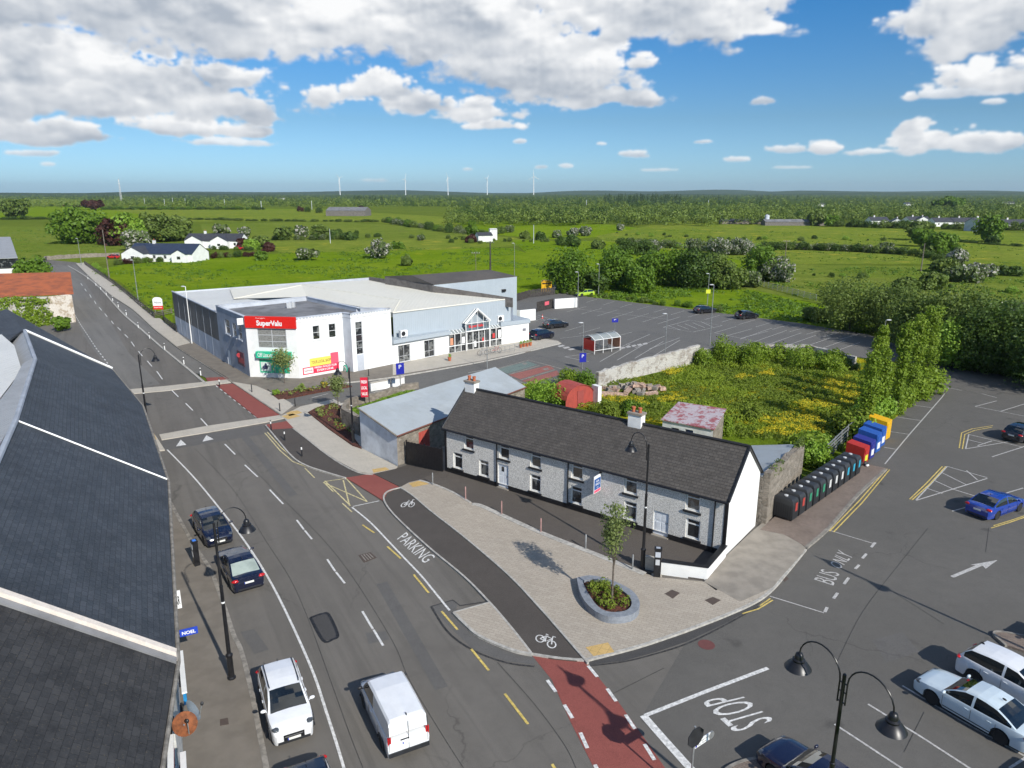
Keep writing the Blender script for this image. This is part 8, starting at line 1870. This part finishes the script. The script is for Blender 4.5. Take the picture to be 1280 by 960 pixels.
al_, br_ = build_clouds(); px_ = np.ones((H, W, 4), np.float32); px_[..., 0] = br_; px_[..., 1] = al_; px_[..., 2] = 0
ci = bpy.data.images.new('cloud_density', W, H, alpha=False, float_buffer=True); ci.colorspace_settings.name = 'Non-Color'; ci.pixels.foreach_set(px_.ravel()); ci.update()
try: ci.pack()
except Exception: pass
cu_ = t.new('ShaderNodeCombineXYZ'); t.l.new(t.math('DIVIDE', t.math('SUBTRACT', az, A0), A1-A0), cu_.inputs[0]); t.l.new(t.math('DIVIDE', t.math('SUBTRACT', el, E0), E1-E0), cu_.inputs[1])
it = t.new('ShaderNodeTexImage'); it.image = ci; it.extension = 'EXTEND'; it.interpolation = 'Cubic'; t.l.new(cu_.outputs[0], it.inputs[0])
cs_ = t.new('ShaderNodeSeparateColor'); t.l.new(it.outputs[0], cs_.inputs[0])
inn = t.math('MULTIPLY', t.ramp(t.math('ABSOLUTE', az), .70, .83, 1, 0), t.ramp(el, .38, .47, 1, 0))
gv = t.new('ShaderNodeCombineXYZ'); t.l.new(az, gv.inputs[0]); t.l.new(t.math('MULTIPLY', el, 1.8), gv.inputs[1])
gn = t.noise(gv.outputs[0], 3.0, 4, .55); gal = t.ramp(gn, .52, .62)
alpha = t.math('ADD', t.math('MULTIPLY', cs_.outputs[1], inn), t.math('MULTIPLY', gal, t.math('SUBTRACT', 1.0, inn)))
bri = t.math('ADD', t.math('MULTIPLY', cs_.outputs[0], inn), t.math('MULTIPLY', t.ramp(gn, .55, .75, 1, .4), t.math('SUBTRACT', 1.0, inn)))
ccol = t.mix(bri, (2.7, 3.2, 3.95), (8.1, 8.15, 8.2))
tint = t.mix(t.math('DIVIDE', el, .09, clamp=True), (.50, .82, 1.36), t.mix(t.math('DIVIDE', t.math('SUBTRACT', el, .09), .15, clamp=True), (.375, .60, .85), (.165, .57, .93)))
skc = t.mix(1.0, sky.outputs[0], tint, 'MULTIPLY')
final = t.mix(t.math('MULTIPLY', alpha, t.ramp(el, .0, .05, .5, 1.0)), skc, ccol)
t.l.new(final, bg.inputs[0])
w.cycles.sampling_method = 'MANUAL'; w.cycles.sample_map_resolution = 512
cam = bpy.data.cameras.new('camera'); co = bpy.data.objects.new('camera', cam); COL.objects.link(co); SC.camera = co
cam.sensor_width = 36; cam.lens = F/1280*36; cam.clip_start = .1; cam.clip_end = 40000
co.location = (0, 0, HC); co.rotation_euler = (math.pi/2-TH, 0, 0)
SC.render.resolution_x = 1024; SC.render.resolution_y = 768
vs_ = SC.view_settings; vs_.view_transform = 'Standard'; vs_.look = 'None'; vs_.gamma = 1; vs_.use_curve_mapping = False; vs_.exposure = .22
SC.render.engine = 'CYCLES'; cy = SC.cycles; cy.use_denoising = True; cy.denoiser = 'OPENIMAGEDENOISE'; cy.max_bounces = 5; cy.diffuse_bounces = 2; cy.glossy_bounces = 2; cy.transmission_bounces = 3; cy.volume_bounces = 0; cy.transparent_max_bounces = 4; cy.caustics_reflective = False; cy.caustics_refractive = False
cy.use_adaptive_sampling = True; cy.adaptive_threshold = .02
